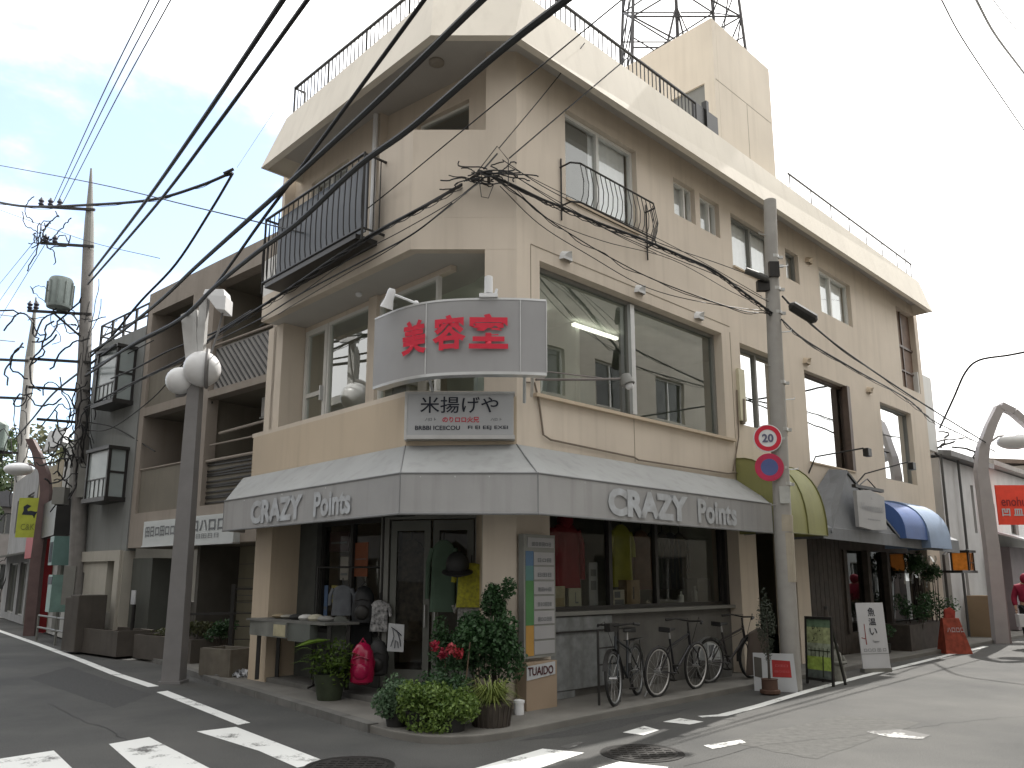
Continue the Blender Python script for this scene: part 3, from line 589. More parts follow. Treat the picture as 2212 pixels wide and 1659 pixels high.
shopf = [tuple(q.xy) for q in (FR.p(5.5, -.35, 0), FR.p(.5, -.35, 0), Vector((-.5, 11.0, 0)), FL.p(1.2, -.9, 0), FL.p(4.1, -.9, 0), FL.p(4.1, -6, 0), FR.p(5.5, -6, 0))]
m = MB().slab(shopf, .06, .1); m.build('shop_floor', mat('shop_floor_boards', (.13, .1, .075), .6, .2, 6), bld)
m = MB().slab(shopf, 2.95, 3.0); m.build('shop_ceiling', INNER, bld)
# ------------------------------------------------------------------ awnings
aw = thing('shop_awning', 'long pale grey awning wrapping the chamfered corner over the clothing shop', 'awning', (-.5, 9.4, 2.3))
ai = [FL.p(4.48, .01, 3.25), Vector((-1.35, 9.79, 3.25)), Vector((.06, 9.79, 3.27)), FR.p(5.62, .01, 3.28)]
ao = [FL.p(4.0, .52, 2.79), Vector((-1.29, 9.0, 2.79)), Vector((.3, 9.0, 2.79)), FR.p(5.1, .74, 2.79)]
ab = [q + Vector((0, 0, -.46)) for q in ao]
m = MB()
def rib(a, b, n): return [a.lerp(b, i / n) for i in range(n + 1)]
for i in range(3):
    n = (14, 5, 16)[i]; A_, B_ = rib(ai[i], ai[i + 1], n), rib(ao[i], ao[i + 1], n)
    for k in range(n):
        mid0, mid1 = A_[k].lerp(B_[k], .5), A_[k + 1].lerp(B_[k + 1], .5)
        mid0 = mid0 - Vector((0, 0, .012 if k % 3 else 0)); mid1 = mid1 - Vector((0, 0, .012 if (k + 1) % 3 else 0))
        m.poly([A_[k], A_[k + 1], mid1, mid0]); m.poly([mid0, mid1, B_[k + 1], B_[k]])
m.poly([ai[0], ao[0], FL.p(4.3, .01, 2.79)]); m.poly([ai[3], ao[3], FR.p(5.45, .01, 2.79)])
m.build('sloping_cover', AWN, aw, smooth=True)
m = MB()
for i in range(3):
    n = (14, 5, 16)[i]; A_, B_ = rib(ao[i], ao[i + 1], n), rib(ab[i], ab[i + 1], n); d = (ao[i + 1] - ao[i]).normalized(); nn = Vector((d.y, -d.x, 0))
    for k in range(n):
        w0, w1 = (.007 * math.sin(k * 2.1) if 0 < k < n else 0), (.007 * math.sin((k + 1) * 2.1) if k + 1 < n else 0)
        m.poly([A_[k], A_[k + 1], B_[k + 1] + nn * w1, B_[k] + nn * w0])
for e, p in ((0, FL.p(4.3, .01, 2.79)), (3, FR.p(5.45, .01, 2.79))): m.poly([ao[e], p, p - Vector((0, 0, .46)), ab[e]])
m.build('valance', mat('grey_valance_cloth', (.34, .34, .34), .75, .08, 1.2, .14, 8, streak=.3), aw, smooth=True)
m = MB()
for i in range(3): m.tube([ao[i] + Vector((0, 0, .008)), ao[i + 1] + Vector((0, 0, .008))], .012, 6); m.tube([ab[i], ab[i + 1]], .014, 6)
for e in (0, 1, 2, 3): m.tube([ao[e], ab[e]], .008, 5)
for e in (1, 2): m.tube([ai[e], ao[e]], .009, 5)
m.build('piping', mat('grey_piping', (.2, .205, .21), .6, .1), aw)
m = MB()
for i in range(3):
    for k in range(1, 4): q = ao[i].lerp(ao[i + 1], k / 4 - .1); p = ai[i].lerp(ai[i + 1], k / 4 - .1); m.tube([q - Vector((0, 0, .03)), Vector((p.x, p.y, 2.7))], .012, 5)
m.each('awning_arm', ALU, aw)
dL = (ao[0] - ao[1]).normalized(); dL.z = 0; nL = Vector((-.7175, -.6966, 0)); dR = (ao[3] - ao[2]).normalized(); nRv = Vector((.6962, -.7178, 0))
dl = Vector((ao[1].x - ao[0].x, ao[1].y - ao[0].y, 0)).normalized()
nl = Vector((dl.y, -dl.x, 0)); La = lambda t_: ao[0].lerp(ao[1], t_) - Vector((0, 0, .235)) + nl * .014
text('CRAZY', La(.367), dl, (0, 0, 1), .3, AWNTXT, aw, bold=.05, width=1.5, height=.34)
text('Points', La(.689), dl, (0, 0, 1), .3, AWNTXT, aw, bold=.035, width=.88, height=.33)
dr = Vector((ao[3].x - ao[2].x, ao[3].y - ao[2].y, 0)).normalized(); nr = Vector((dr.y, -dr.x, 0)); Ra = lambda t_: ao[2].lerp(ao[3], t_) - Vector((0, 0, .23)) + nr * .014
text('CRAZY', Ra(.39), dr, (0, 0, 1), .3, AWNTXT, aw, bold=.055, width=1.78, height=.36)
text('Points', Ra(.695), dr, (0, 0, 1), .3, AWNTXT, aw, bold=.038, width=1.06, height=.35)
# green quarter-barrel awning
ga = thing('green_barrel_awning', 'olive green barrel awning behind the round road signs', 'awning', FR.p(6.2, .4, 2.3))
gm_ = mat('olive_awning_cloth', (.26, .26, .1), .6, .08, 2, .1, 200, streak=.25)
m = MB(); N_ = 10; pf = [(.86 * math.sin(a * math.pi / 2 / N_) + .02, 2.34 + 1.3 * math.cos(a * math.pi / 2 / N_) - .0) for a in range(N_ + 1)]
pf = [(.02, 3.64)] + [(.02 + .86 * math.sin(a * math.pi / 2 / N_) ** .9, 2.34 + 1.3 * (math.cos(a * math.pi / 2 / N_)) ** .8) for a in range(1, N_ + 1)]
ss_ = [5.3 + .16 * i for i in range(10)] ; ss_[-1] = 6.78
for a, b in zip(ss_[:-1], ss_[1:]):
    for (h0, z0), (h1, z1) in zip(pf[:-1], pf[1:]): m.poly([FR.p(a, h0, z0), FR.p(b, h0, z0), FR.p(b, h1, z1), FR.p(a, h1, z1)])
for e in (5.3, 6.78): m.poly([FR.p(e, h_, z_) for h_, z_ in pf] + [FR.p(e, .02, 2.34)])
m.build('cover', gm_, ga, smooth=True)
m = MB()
for e in (5.3, 6.05, 6.78): m.tube([FR.p(e, h_ + .005, z_ + .005) for h_, z_ in pf], .014, 5)
m.tube([FR.p(5.3, .88, 2.34), FR.p(6.78, .88, 2.34)], .014, 5); m.build('piping', mat('olive_piping', (.13, .13, .04), .6), ga)
# grey gabled canopy
gc = thing('grey_gable_canopy', 'grey canopy with a steep gable over the timber shopfront', 'awning', FR.p(8.5, .4, 2.3))
gcm = mat('slate_canopy_cloth', (.19, .2, .215), .7, .1, 2, .12, 160, streak=.3)
m = MB()
m.poly([FR.p(6.8, .02, 2.9), FR.p(14.6, .02, 2.9), FR.p(14.1, .8, 2.5), FR.p(6.8, .8, 2.5)]); m.poly([FR.p(6.8, .8, 2.5), FR.p(14.1, .8, 2.5), FR.p(14.1, .8, 2.2), FR.p(6.8, .8, 2.3)])
m.poly([FR.p(6.8, .02, 2.9), FR.p(6.8, .8, 2.5), FR.p(6.8, .8, 2.3), FR.p(6.8, .02, 2.3)])
m.build('cover', gcm, gc)
m = MB(); pk0, pk1 = FR.p(9.0, .02, 3.82), FR.p(8.7, .52, 3.72)
lf0, lf1, rt0, rt1 = FR.p(7.15, .02, 2.5), FR.p(7.1, .83, 2.45), FR.p(10.7, .02, 2.6), FR.p(10.3, .83, 2.47)
m.hexa([pk0, pk1, lf1, lf0] + [q + Vector((0, 0, -.05)) for q in (pk0, pk1, lf1, lf0)]); m.hexa([pk0, pk1, rt1, rt0] + [q + Vector((0, 0, -.05)) for q in (pk0, pk1, rt1, rt0)])
m.poly([q - Vector((0, 0, .06)) for q in (FR.p(8.7, .5, 3.7), FR.p(7.2, .8, 2.5), FR.p(10.2, .8, 2.5))])
m.build('gable', gcm, gc)
text('ロロ', FR.p(12.0, .805, 2.36), FR.s, (0, 0, 1), .2, AWNTXT, gc, width=.42, height=.17)
sg = thing('canopy_sign', 'white hanging sign with grey script on the grey gable canopy', 'sign', FR.p(8.75, .85, 2.6))
m = MB().extr([FR.p(8.1, .84, 2.56), FR.p(8.75, .84, 2.52), FR.p(9.42, .84, 2.56), FR.p(9.42, .84, 3.2), FR.p(8.75, .84, 3.3), FR.p(8.1, .84, 3.24)], FR.h * .07); m.build('board', SIGNW, sg)
text('Vinnnnassal', FR.p(8.76, .915, 2.95), FR.s, (0, 0, 1), .1, mat('pale_grey_ink', (.3, .31, .33), .6), sg, width=1.05, height=.16)
text('Yu', FR.p(8.76, .915, 3.13), FR.s, (0, 0, 1), .06, GREYINK, sg); text('onnpaupuouluon', FR.p(8.8, .915, 2.72), FR.s, (0, 0, 1), .05, GREYINK, sg, width=.6, height=.045)
m = MB().box(FR, 8.08, 9.44, .835, .912, 3.3, 3.36); m.tube([FR.p(8.2, .87, 3.3), FR.p(8.75, .87, 3.52), FR.p(9.3, .87, 3.3)], .012, 5); m.build('hanger', BLACKM, sg)
# blue barrel awning
ba = thing('blue_barrel_awning', 'blue barrel awning with a pale end at the far end of the beige building', 'awning', FR.p(12.5, .5, 2.2))
def barrel(s0, s1, h, zb, zt, mm, nm):
    m = MB(); n = 9; pf = [(.02, zt)] + [(.02 + h * math.sin(a * math.pi / 2 / n), zb + (zt - zb) * math.cos(a * math.pi / 2 / n) ** .7) for a in range(1, n + 1)]
    for (h0, z0), (h1, z1) in zip(pf[:-1], pf[1:]): m.poly([FR.p(s0, h0, z0), FR.p(s1, h0, z0), FR.p(s1, h1, z1), FR.p(s0, h1, z1)])
    for e in (s0, s1): m.poly([FR.p(e, a, b) for a, b in pf] + [FR.p(e, .02, zb)])
    return m.build(nm, mm, ba, smooth=True)
barrel(10.35, 11.6, .92, 2.42, 3.3, mat('blue_awning_cloth', (.06, .12, .32), .6, .1, 2, .1, 200, streak=.2), 'cover')
barrel(11.6, 12.95, .97, 2.26, 3.35, mat('pale_blue_awning_cloth', (.22, .3, .44), .6, .1, 2, .1, 200), 'end_cover')

# ------------------------------------------------------------------ signs on the corner
bs = thing('salon_sign', 'big curved grey sign with three red characters above the chamfered corner', 'sign', (-.6, 9.0, 3.95))
pp = [(-1.76, 9.64), (-1.52, 9.38), (-1.28, 9.17), (-1.03, 9.02), (-.72, 8.93), (-.3, 8.89), (.1, 8.9), (.41, 8.95)]
def ribbon(pts, th, z0, z1):
    e = [Vector(q) for q in pts]; e = [e[0] * 2 - e[1]] + e + [e[-1] * 2 - e[-2]]; P = []
    for i in range(1, len(e) - 2):
        for k in range(5): t = k / 5; P.append(.5 * (2 * e[i] + (e[i + 1] - e[i - 1]) * t + (2 * e[i - 1] - 5 * e[i] + 4 * e[i + 1] - e[i + 2]) * t * t + (3 * e[i] - e[i - 1] - 3 * e[i + 1] + e[i + 2]) * t ** 3))
    P.append(e[-2]); n = len(P); O = []
    for i in range(n): d = (P[min(i + 1, n - 1)] - P[max(i - 1, 0)]).normalized(); O.append(P[i] + Vector((-d.y, d.x)) * th)
    V = lambda q, z: Vector((q.x, q.y, z)); m = MB()
    for i in range(n - 1):
        for A_, B_ in ((P, P), (O, O)): m.poly([V(A_[i], z0), V(A_[i + 1], z0), V(A_[i + 1], z1), V(A_[i], z1)])
        for z in (z0, z1): m.poly([V(P[i], z), V(P[i + 1], z), V(O[i + 1], z), V(O[i], z)])
    for i in (0, n - 1): m.poly([V(P[i], z0), V(O[i], z0), V(O[i], z1), V(P[i], z1)])
    return m
ribbon(pp, .13, 3.98, 4.86).build('sign_box', SIGNW, bs, smooth=True)
r1, r2 = ribbon(pp, .14, 3.945, 3.98), ribbon(pp, .14, 4.86, 4.885); r1.v = [v + Vector((0, -.006, 0)) for v in r1.v]; r2.v = [v + Vector((0, -.006, 0)) for v in r2.v]
n0 = len(r1.v); r1.add(r2.v, r2.f)
for (x, y) in (pp[3], pp[6], pp[7]): r1.box(FW, x - .006, x + .006, y - .012, y + .02, 3.98, 4.86)
r1.build('edge_trim', ALU, bs)
m = MB()
for x in (-1.0, .25): m.tube([(x, 9.1, 4.3), (x, 9.75, 4.3)], .02, 6); m.tube([(x, 9.1, 4.0), (x, 9.8, 3.9)], .02, 6)
m.tube([(.15, 9.05, 3.96), (.15, 9.3, 3.7)], .02, 6); m.each('bracket', ALU, bs)
def onpath(i, f): a, b = Vector(pp[i]), Vector(pp[i + 1]); d = (b - a).normalized(); q = a.lerp(b, f); return Vector((q.x + d.y * .006, q.y - d.x * .006, 0)), Vector((d.x, d.y, 0))
for ch, i, f, wd, z in (('美', 2, .42, .37, 4.45), ('容', 3, .93, .42, 4.46), ('室', 5, .06, .46, 4.46)):
    q, d = onpath(i, f); text(ch, q + Vector((0, -.032, z)), d, (0, 0, 1), .4, RED, bs, name='lettering', bold=.035, width=wd, height=.43)
for i, (x, y, rx, lb) in enumerate(((-1.5, 9.4, 1, 'white spotlight hanging over the left end of the red lettered sign'), (-.28, 8.9, 0, 'white spotlight standing on top of the red lettered sign'))):
    t = thing('spotlight', lb, 'spotlight', (x, y, 4.88), 'spotlights on the salon sign')
    if rx:
        m = MB().tube([(x + .32, y - .2, 4.93), (x + .0, y - .2, 5.06)], .016, 6); m.ball((x + .32, y - .2, 4.93), .035, 10); m.build('arm', WHITEP, t, smooth=True)
        m = MB().lathe((x + .02, y - .22, 5.08), [(.035, .03), (.05, 0), (.055, -.1), (.085, -.22), (.08, -.22), (.03, -.15)], 14, (.35, -.3, 1)); m.build('lamp_head', WHITEP, t, smooth=True)
    else:
        m = MB().box(FW, x - .11, x + .11, y - .05, y + .05, 4.885, 4.93); m.tube([(x + .08, y, 4.93), (x + .1, y, 5.0)], .018, 6); m.build('arm', WHITEP, t)
        m = MB().lathe((x, y, 5.04), [(.03, .12), (.05, .11), (.052, -.1), (.045, -.1)], 14); m.build('lamp_head', WHITEP, t, smooth=True)
ss = thing('shop_sign', 'white sign with black brush characters and a red line above the grey awning', 'sign', (-.67, 9.7, 3.3))
m = MB().box(FW, -1.33, .02, 9.63, 9.79, 3.36, 3.9); m.build('sign_face', SIGNW2, ss, bevel=.006)
m = MB(); m.box(FW, -1.345, -1.315, 9.618, 9.79, 3.3, 3.915); m.box(FW, -1.315, .035, 9.618, 9.79, 3.885, 3.915); m.box(FW, -1.315, .035, 9.62, 9.79, 3.31, 3.36); m.build('frame', ALU, ss)
text('米揚げや', (-.66, 9.626, 3.745), (1, 0, 0), (0, 0, 1), .2, INK, ss, width=.98, height=.21, bold=.006)
text('のりロロ火兄', (-.64, 9.626, 3.555), (1, 0, 0), (0, 0, 1), .1, RED, ss, width=.46, height=.075, bold=.02)
for x in (-1.02, -.2): text('ノ(ロ ト', (x, 9.626, 3.555), (1, 0, 0), (0, 0, 1), .06, INK, ss, width=.14, height=.045)
text('BRBBI ICEIICOU', (-.93, 9.626, 3.45), (1, 0, 0), (0, 0, 1), .06, INK, ss, width=.56, height=.055, bold=.015); text('FI EI EEJ EXEI', (-.3, 9.626, 3.45), (1, 0, 0), (0, 0, 1), .06, INK, ss, width=.5, height=.055, bold=.01)
# tenant directory on the corner pillar
td = thing('tenant_directory', 'tall tenant directory board with eight white panels on the corner pillar', 'sign', FR.p(.28, .06, .66))
FT2 = Fr((A0[0] + .02, A0[1] - .05), (.7178, .6962), (.6962, -.7178))
m = MB(); m.box(FT2, -.0, .56, 0, .09, .66, 2.14); m.build('case', mat('sign_case', (.22, .225, .21), .5, .1), td)
cols = [(.08, .15, .25)] * 2 + [(.09, .2, .2)] + [(.07, .2, .07)] * 3 + [(.42, .24, .06)] * 2
zz = 1.98
for i in range(8):
    hgt = .155 if i else .12; z1 = 2.1 - i * .178; z0 = z1 - hgt
    m = MB().box(FT2, .17 if i else .06, .53, .09, .1, z0, z1); pn = m.build('panel', SIGNW, td)
    if i: MB().box(FT2, .03, .165, .09, .096, z0 - .012, z1 + .012).build('colour_strip', mat('strip%d' % i, cols[i], .5), td)
    if i < 6:
        text(('田日目田ロ日', '日ロ田', '日田日', '用田HH田', '目ヨロ田日目', '田ロロ日田')[i], FT2.p(.35 if i else .3, .103, (z0 + z1) / 2 - .02), FT2.s, (0, 0, 1), .06, GREYINK, pn, width=.24 if i else .34, height=.05, bold=.02)
pb = thing('sign_box', 'tan box with a white lettered plate under the tenant directory', 'sign box', FR.p(.25, .1, .06))
m = MB().box(FT2, -.03, .5, .0, .16, .07, .62); m.build('box', mat('tan_box', (.32, .245, .175), .75, .06, 2, .05, 100), pb, bevel=.006)
m = MB().extr([FT2.p(-.03, .163, .42), FT2.p(.46, .163, .46), FT2.p(.46, .163, .61), FT2.p(-.03, .163, .58)], FT2.h * .006); pl_ = m.build('plate', SIGNW2, pb)
text('TUAIDO', FT2.p(.2, .172, .52), FT2.s, (0, .0, 1), .1, mat('dark_red_ink', (.07, .012, .015), .6), pl_, width=.44, height=.1, bold=.02)

# ------------------------------------------------------------------ small lamps on arms
def arm_lamp(name, lb, a, elbow, b, head, mm, grp='gooseneck lamps on the right wall'):
    t = thing(name, lb, 'wall lamp', a, grp); m = MB().tube([a, elbow, b], .016, 6); m.build('arm', mm, t)
    m = MB().box(FR, head[0] - .09, head[0] + .09, head[1] - .05, head[1] + .06, head[2] - .14, head[2] + .02); m.build('lamp_head', mm, t, bevel=.01); return t
t = thing('wall_lamp', 'white clip lamp on a long arm beside the big curved sign', 'wall lamp', FR.p(.5, .0, 4.2), 'gooseneck lamps on the right wall')
m = MB().tube([FR.p(.35, 0, 4.18), FR.p(.6, .55, 4.12), FR.p(.95, .95, 4.12)], .016, 6); m.tube([FR.p(.35, .02, 4.3), FR.p(.8, .75, 4.14)], .009, 5); m.build('arm', mat('lamp_arm_grey', (.2, .18, .17), .5), t)
m = MB().lathe(FR.p(1.0, 1.0, 4.09), [(.03, .1), (.07, .08), (.09, -.05), (.075, -.05)], 14, (-.3, .2, 1)); m.build('lamp_head', GFRAME, t, smooth=True); MB().ball(FR.p(1.02, 1.02, 4.03), .055, 12).build('bulb', GLOBE, t, smooth=True)
arm_lamp('wall_lamp', 'black arm lamp above the olive green awning', FR.p(8.1, 0, 3.65), FR.p(8.2, .12, 3.98), FR.p(8.75, .85, 4.13), (8.78, .9, 4.1), BLACKM)
arm_lamp('wall_lamp', 'black arm lamp between the grey gable and the blue awning', FR.p(10.3, 0, 3.6), FR.p(10.5, .15, 3.85), FR.p(11.1, .85, 4.1), (11.15, .9, 4.06), BLACKM)
# ------------------------------------------------------------------ utility poles and street lamps
up = thing('utility_pole', 'grey concrete utility pole in front of the olive green awning', 'utility pole', (4.11, 12.01, 0), 'concrete utility poles')
m = MB().tube([(4.11, 12.01, -.3), (4.12, 12.01, 2.2), (4.2, 12.01, 6.4), (4.25, 12.01, 7.72)], [.14, .135, .11, .1], 20); m.build('shaft', POLEC, up, smooth=True)
m = MB().tube([(4.13, 12.01, 2.3), (4.14, 12.01, 2.55)], .139, 20); m.tube([(4.13, 12.01, 1.55), (4.135, 12.01, 2.28)], .1385, 20, cap=False); m.build('sleeve', mat('stained_sleeve', (.4, .36, .29), .85, .1, 5), up)
m = MB()
for z in (3.0, 3.85, 6.15, 6.55, 6.7, 5.75, 4.6): x = 4.11 + .017 * z; m.tube([(x, 12.01, z), (x, 12.01, z + .05)], .142 - .005 * z, 18); m.box(FW, x + .1, x + .17, 11.98, 12.02, z, z + .045)
m.each('band', ALU, up)
m = MB(); m.box(FW, 3.93, 4.12, 11.9, 12.0, 6.13, 6.3); m.tube([(4.2, 11.95, 6.2), (4.2, 11.95, 5.6)], .02, 6); m.box(FW, 4.12, 4.28, 11.86, 11.93, 6.35, 6.6); m.build('junction_box', BLACKM, up)
m = MB().lathe((3.91, 11.86, 6.37), [(.0, -.2), (.05, -.19), (.055, .15), (.03, .2)], 10, (.8, 0, -.35)); m.build('cable_closure', mat('closure', (.08, .08, .075), .6), up)
m = MB().lathe((4.62, 11.9, 5.75), [(.03, -.25), (.085, -.2), (.09, .2), (.03, .25)], 10, (.75, 0, -.5)); m.build('cable_closure', BLACKM, up)
m = MB()
for i in range(9): z = 2.7 + i * .55; sg_ = 1 if i % 2 else -1; m.tube([(4.11 + .017 * z, 12.0, z), (4.11 + .017 * z + sg_ * .22, 11.93, z), (4.11 + .017 * z + sg_ * .22, 11.93, z + .03)], .009, 5)
m.build('step_bolt', ALU, up)
m = MB(); m.box(FW, 4.05, 4.2, 11.855, 11.866, 2.72, 2.98); m.build('number_plate', mat('faded_plate', (.45, .46, .44), .6, .15, 8), up)
# round road signs on it
for i, (z, lb) in enumerate(((3.72, 'round white road sign with red ring and grey mark, upper one on the pole'), (3.27, 'round blue road sign with red ring, lower one on the pole'))):
    c = Vector((3.925, 11.87, z)); t = thing('road_sign', lb, 'road sign', c, 'round road signs on the pole'); ax = Vector((-.12, -1, .0))
    m = MB().lathe(c, [(.215, -.008), (.215, .004), (.205, .006)], 36, ax); m.build('disc', WHITEP if i == 0 else RED, t)
    n = Vector(ax).normalized(); x = n.cross(Vector((0, 0, 1))) * -1
    def annulus(r0, r1, off, mm, nm):
        q = MB(); K = 40; P = lambda r, k: c + n * off + x * r * math.cos(k * 2 * math.pi / K) + Vector((0, 0, 1)) * r * math.sin(k * 2 * math.pi / K)
        for k in range(K): q.poly([P(r0, k), P(r1, k), P(r1, k + 1), P(r0, k + 1)])
        return q.build(nm, mm, t)
    if i == 0:
        annulus(.135, .2, .011, RED, 'ring'); text('20', c + n * .012, -x if x.x < 0 else x, (0, 0, 1), .16, mat('grey_blue_ink', (.12, .12, .2), .6), t, width=.17, height=.13, bold=.03)
    else:
        annulus(.13, .212, .009, mat('crimson', (.5, .03, .09), .5), 'ring'); annulus(.0, .13, .0095, mat('dusty_blue', (.09, .12, .3), .5), 'centre')
    m = MB(); m.box(FW, 3.9, 4.2, 11.885, 11.9, z - .02, z + .02); m.each('bracket', ALU, t)
# near street lamp at left: square post, two milky globes, a taller lamp with white shade
sl = thing('street_lamp', 'grey square street lamp with two white globes in front of the brown balconies', 'street lamp', (-5.29, 12.79, 0), 'shopping street lamps')
fb = frame_at(-5.28, 12.79, 20)
m = MB(); b = .145; t_ = .1
fx = [(-b, -b), (b, -b), (b, b), (-b, b)]; fy = [(-t_, -t_), (t_, -t_), (t_, t_), (-t_, t_)]
m.hexa([Vector((-5.29 + x, 12.79 + y, -.1)) for x, y in fx] + [Vector((-5.3 + x, 12.79 + y, 4.85)) for x, y in fy]); m.build('post', LAMPG, sl, bevel=.012)
m = MB().box(FW, -5.46, -5.12, 12.62, 12.96, 0, .04); m.build('base_plate', LAMPG, sl)
for (x, y, z, r) in ((-5.55, 12.75, 4.85, .23), (-5.16, 12.66, 5.03, .3)): MB().ball((x, y, z), r, 24).build('globe', GLOBE, sl, smooth=True)
m = MB(); m.tube([(-5.3, 12.79, 4.8), (-5.5, 12.8, 4.62), (-5.62, 12.78, 4.6)], .03, 8)
cb = Vector((-5.16, 12.66, 5.03)); m.tube([cb + Vector((.1 * math.cos(a) + .09, -.3 * math.cos(a) , .31 * math.sin(a))) for a in [R_(q) for q in range(-90, 91, 15)]], .035, 6)
m.tube([(-5.05, 12.7, 5.3), (-4.98, 12.75, 5.7), (-4.93, 12.79, 6.1)], .018, 6); m.each('bracket', LAMPG, sl, smooth=True)
m = MB(); m.hexa([Vector((x, y, z)) for x, y, z in ((-5.42, 12.72, 4.9), (-5.24, 12.72, 4.9), (-5.24, 12.88, 4.9), (-5.42, 12.88, 4.9), (-5.62, 12.72, 6.0), (-5.38, 12.72, 6.12), (-5.38, 12.88, 6.12), (-5.62, 12.88, 6.0))])
m.box(FW, -5.33, -5.2, 12.74, 12.86, 5.2, 6.3); m.build('upper_post', mat('lamp_white_paint', (.52, .52, .51), .5, .08, 6, streak=.3), sl)
m = MB(); m.hexa([Vector(q) for q in ((-5.22, 12.6, 6.32), (-4.85, 12.6, 6.28), (-4.85, 12.95, 6.28), (-5.22, 12.95, 6.32), (-5.2, 12.62, 6.42), (-4.88, 12.62, 6.42), (-4.88, 12.93, 6.42), (-5.2, 12.93, 6.42))])
m.hexa([Vector(q) for q in ((-4.98, 12.6, 6.06), (-4.83, 12.6, 6.04), (-4.83, 12.95, 6.04), (-4.98, 12.95, 6.06), (-5.18, 12.6, 6.32), (-4.83, 12.6, 6.3), (-4.83, 12.95, 6.3), (-5.18, 12.95, 6.32))]); m.build('shade', WHITEP, sl, bevel=.01)
# right arch lamp (leaf shaped)
def arch_lamp(x, y, k, lb, flip=1, mm=None, leaf=True):
    mm = mm or mat('mauve_grey_paint', (.38, .355, .355), .5, .08, 3); t = thing('arch_street_lamp', lb, 'street lamp', (x, y, 0), 'arched street lamps')
    P = lambda a, z: Vector((x + a * k * flip, y, z * k)); m = MB()
    prof = [(0, 0, .17), (.03, 2.2, .17), (.0, 3.6, .16), (-.02, 4.4, .15), (.1, 5.0, .14), (.38, 5.6, .13), (.68, 6.12, .12)]
    for (a, z, w_), (a2, z2, w2) in zip(prof[:-1], prof[1:]):
        m.hexa([P(a - w_, z) + Vector((0, -.09, 0)), P(a + w_, z) + Vector((0, -.09, 0)), P(a + w_, z) + Vector((0, .09, 0)), P(a - w_, z) + Vector((0, .09, 0)),
                P(a2 - w2, z2) + Vector((0, -.09, 0)), P(a2 + w2, z2) + Vector((0, -.09, 0)), P(a2 + w2, z2) + Vector((0, .09, 0)), P(a2 - w2, z2) + Vector((0, .09, 0))])
    m.build('post', mm, t)
    if leaf:
        m = MB(); q = [(.68, 6.12), (1.0, 5.95), (1.4, 5.55), (1.7, 5.1), (1.85, 4.5)]
        for (a, z), (a2, z2) in zip(q[:-1], q[1:]): m.bar(P(a, z), P(a2, z2), .18 * k, .2 * k, (0, 1, 0))
        m.build('arch', mm, t)
        m = MB().bar(P(.18, 0), P(.13, 3.5), .1, .16, (0, 1, 0)); m.build('rib', mat('mauve_rib', (.24, .19, .19), .5), t)
    m = MB().ball(P(.95, 5.15), .33 * k, 24, (1.35, 1, .62)); m.build('globe', GLOBE, t, smooth=True)
    m = MB().tube([P(.1, 5.0), P(.55, 5.3), P(.95, 5.33)], .03 * k, 8); m.each('bracket', mm, t); return t
arch_lamp(12.3, 20.4, 1.0, 'mauve grey arched street lamp with a flat white globe beside the walking person')
mr = mat('maroon_paint', (.13, .085, .082), .55, .2, 3)
al = arch_lamp(-13.75, 23.1, .93, 'maroon arched street lamp with a white globe far up the left street', -1, mr, False)
t = al
m = MB(); m.hexa([Vector(q) for q in ((-13.9, 23.0, 5.3), (-13.35, 23.0, 5.6), (-13.35, 23.3, 5.6), (-13.9, 23.3, 5.3), (-13.8, 23.0, 5.9), (-13.35, 23.0, 6.05), (-13.35, 23.3, 6.05), (-13.8, 23.3, 5.9))]); m.build('shade', WHITEP, t)
# big utility pole at left
pl1 = thing('utility_pole', 'tall utility pole with a transformer and tangled wires up the left street', 'utility pole', (-12.92, 24, 0), 'concrete utility poles')
px = lambda z: -12.92 - .067 * z
m = MB().tube([(px(0), 24, 0), (px(6), 24, 6), (px(12.2), 24, 12.2)], [.24, .21, .165], 16); m.build('shaft', mat('weathered_pole', (.22, .21, .2), .85, .12, 5, .15, 130, streak=.35), pl1, smooth=True)
m = MB().tube([(px(12.2), 24, 12.2), (px(13.2), 24, 13.2), (px(15.05), 24, 15.05)], [.17, .14, .03], 12); m.build('spike', GFRAME, pl1)
m = MB()
for z, L_ in ((13.55, 1.55), (12.3, 1.45), (10.05, 1.75), (8.5, 1.6), (7.6, 1.6), (6.6, 1.3)): m.bar((px(z) + .25, 23.85, z - .02), (px(z) - L_, 23.85, z + .1), .06, .08)
m.bar((px(10.05), 23.85, 9.3), (px(10.05) - .9, 23.85, 10.05), .06)
m.each('crossarm', BLACKM, pl1)
m = MB().lathe((px(10.5) - .62, 23.6, 10.15), [(.33, 0), (.35, .08), (.35, .85), (.3, .95), (.08, .98)], 18); m.build('transformer', mat('pale_green_steel', (.22, .26, .25), .5, .15, 4, streak=.6), pl1, smooth=True)
m = MB()
for k in range(10): a = k * 2 * math.pi / 10; m.box(FW, px(10.5) - .62 + .36 * math.cos(a) - .02, px(10.5) - .62 + .36 * math.cos(a) + .02, 23.6 + .36 * math.sin(a) - .02, 23.6 + .36 * math.sin(a) + .02, 10.25, 10.95)
m.build('cooling_fin', mat('grey_green_steel', (.18, .21, .2), .5), pl1)
m = MB()
for x0, z0 in ((px(13.5) - 1.5, 13.68), (px(13.5) - 1.2, 13.66), (px(13.5) - .9, 13.63), (px(12.3) - 1.3, 12.42), (px(12.3) - 1.0, 12.4), (px(10) - 1.5, 10.2), (px(10) - 1.7, 10.2)):
    m.lathe((x0, 23.85, z0), [(.05, 0), (.09, .05), (.05, .1), (.09, .16), (.05, .22), (.02, .28)], 8)
m.each('insulator', mat('dark_insulator', (.05, .05, .07), .4), pl1)
m = MB(); rr = random.Random(4)
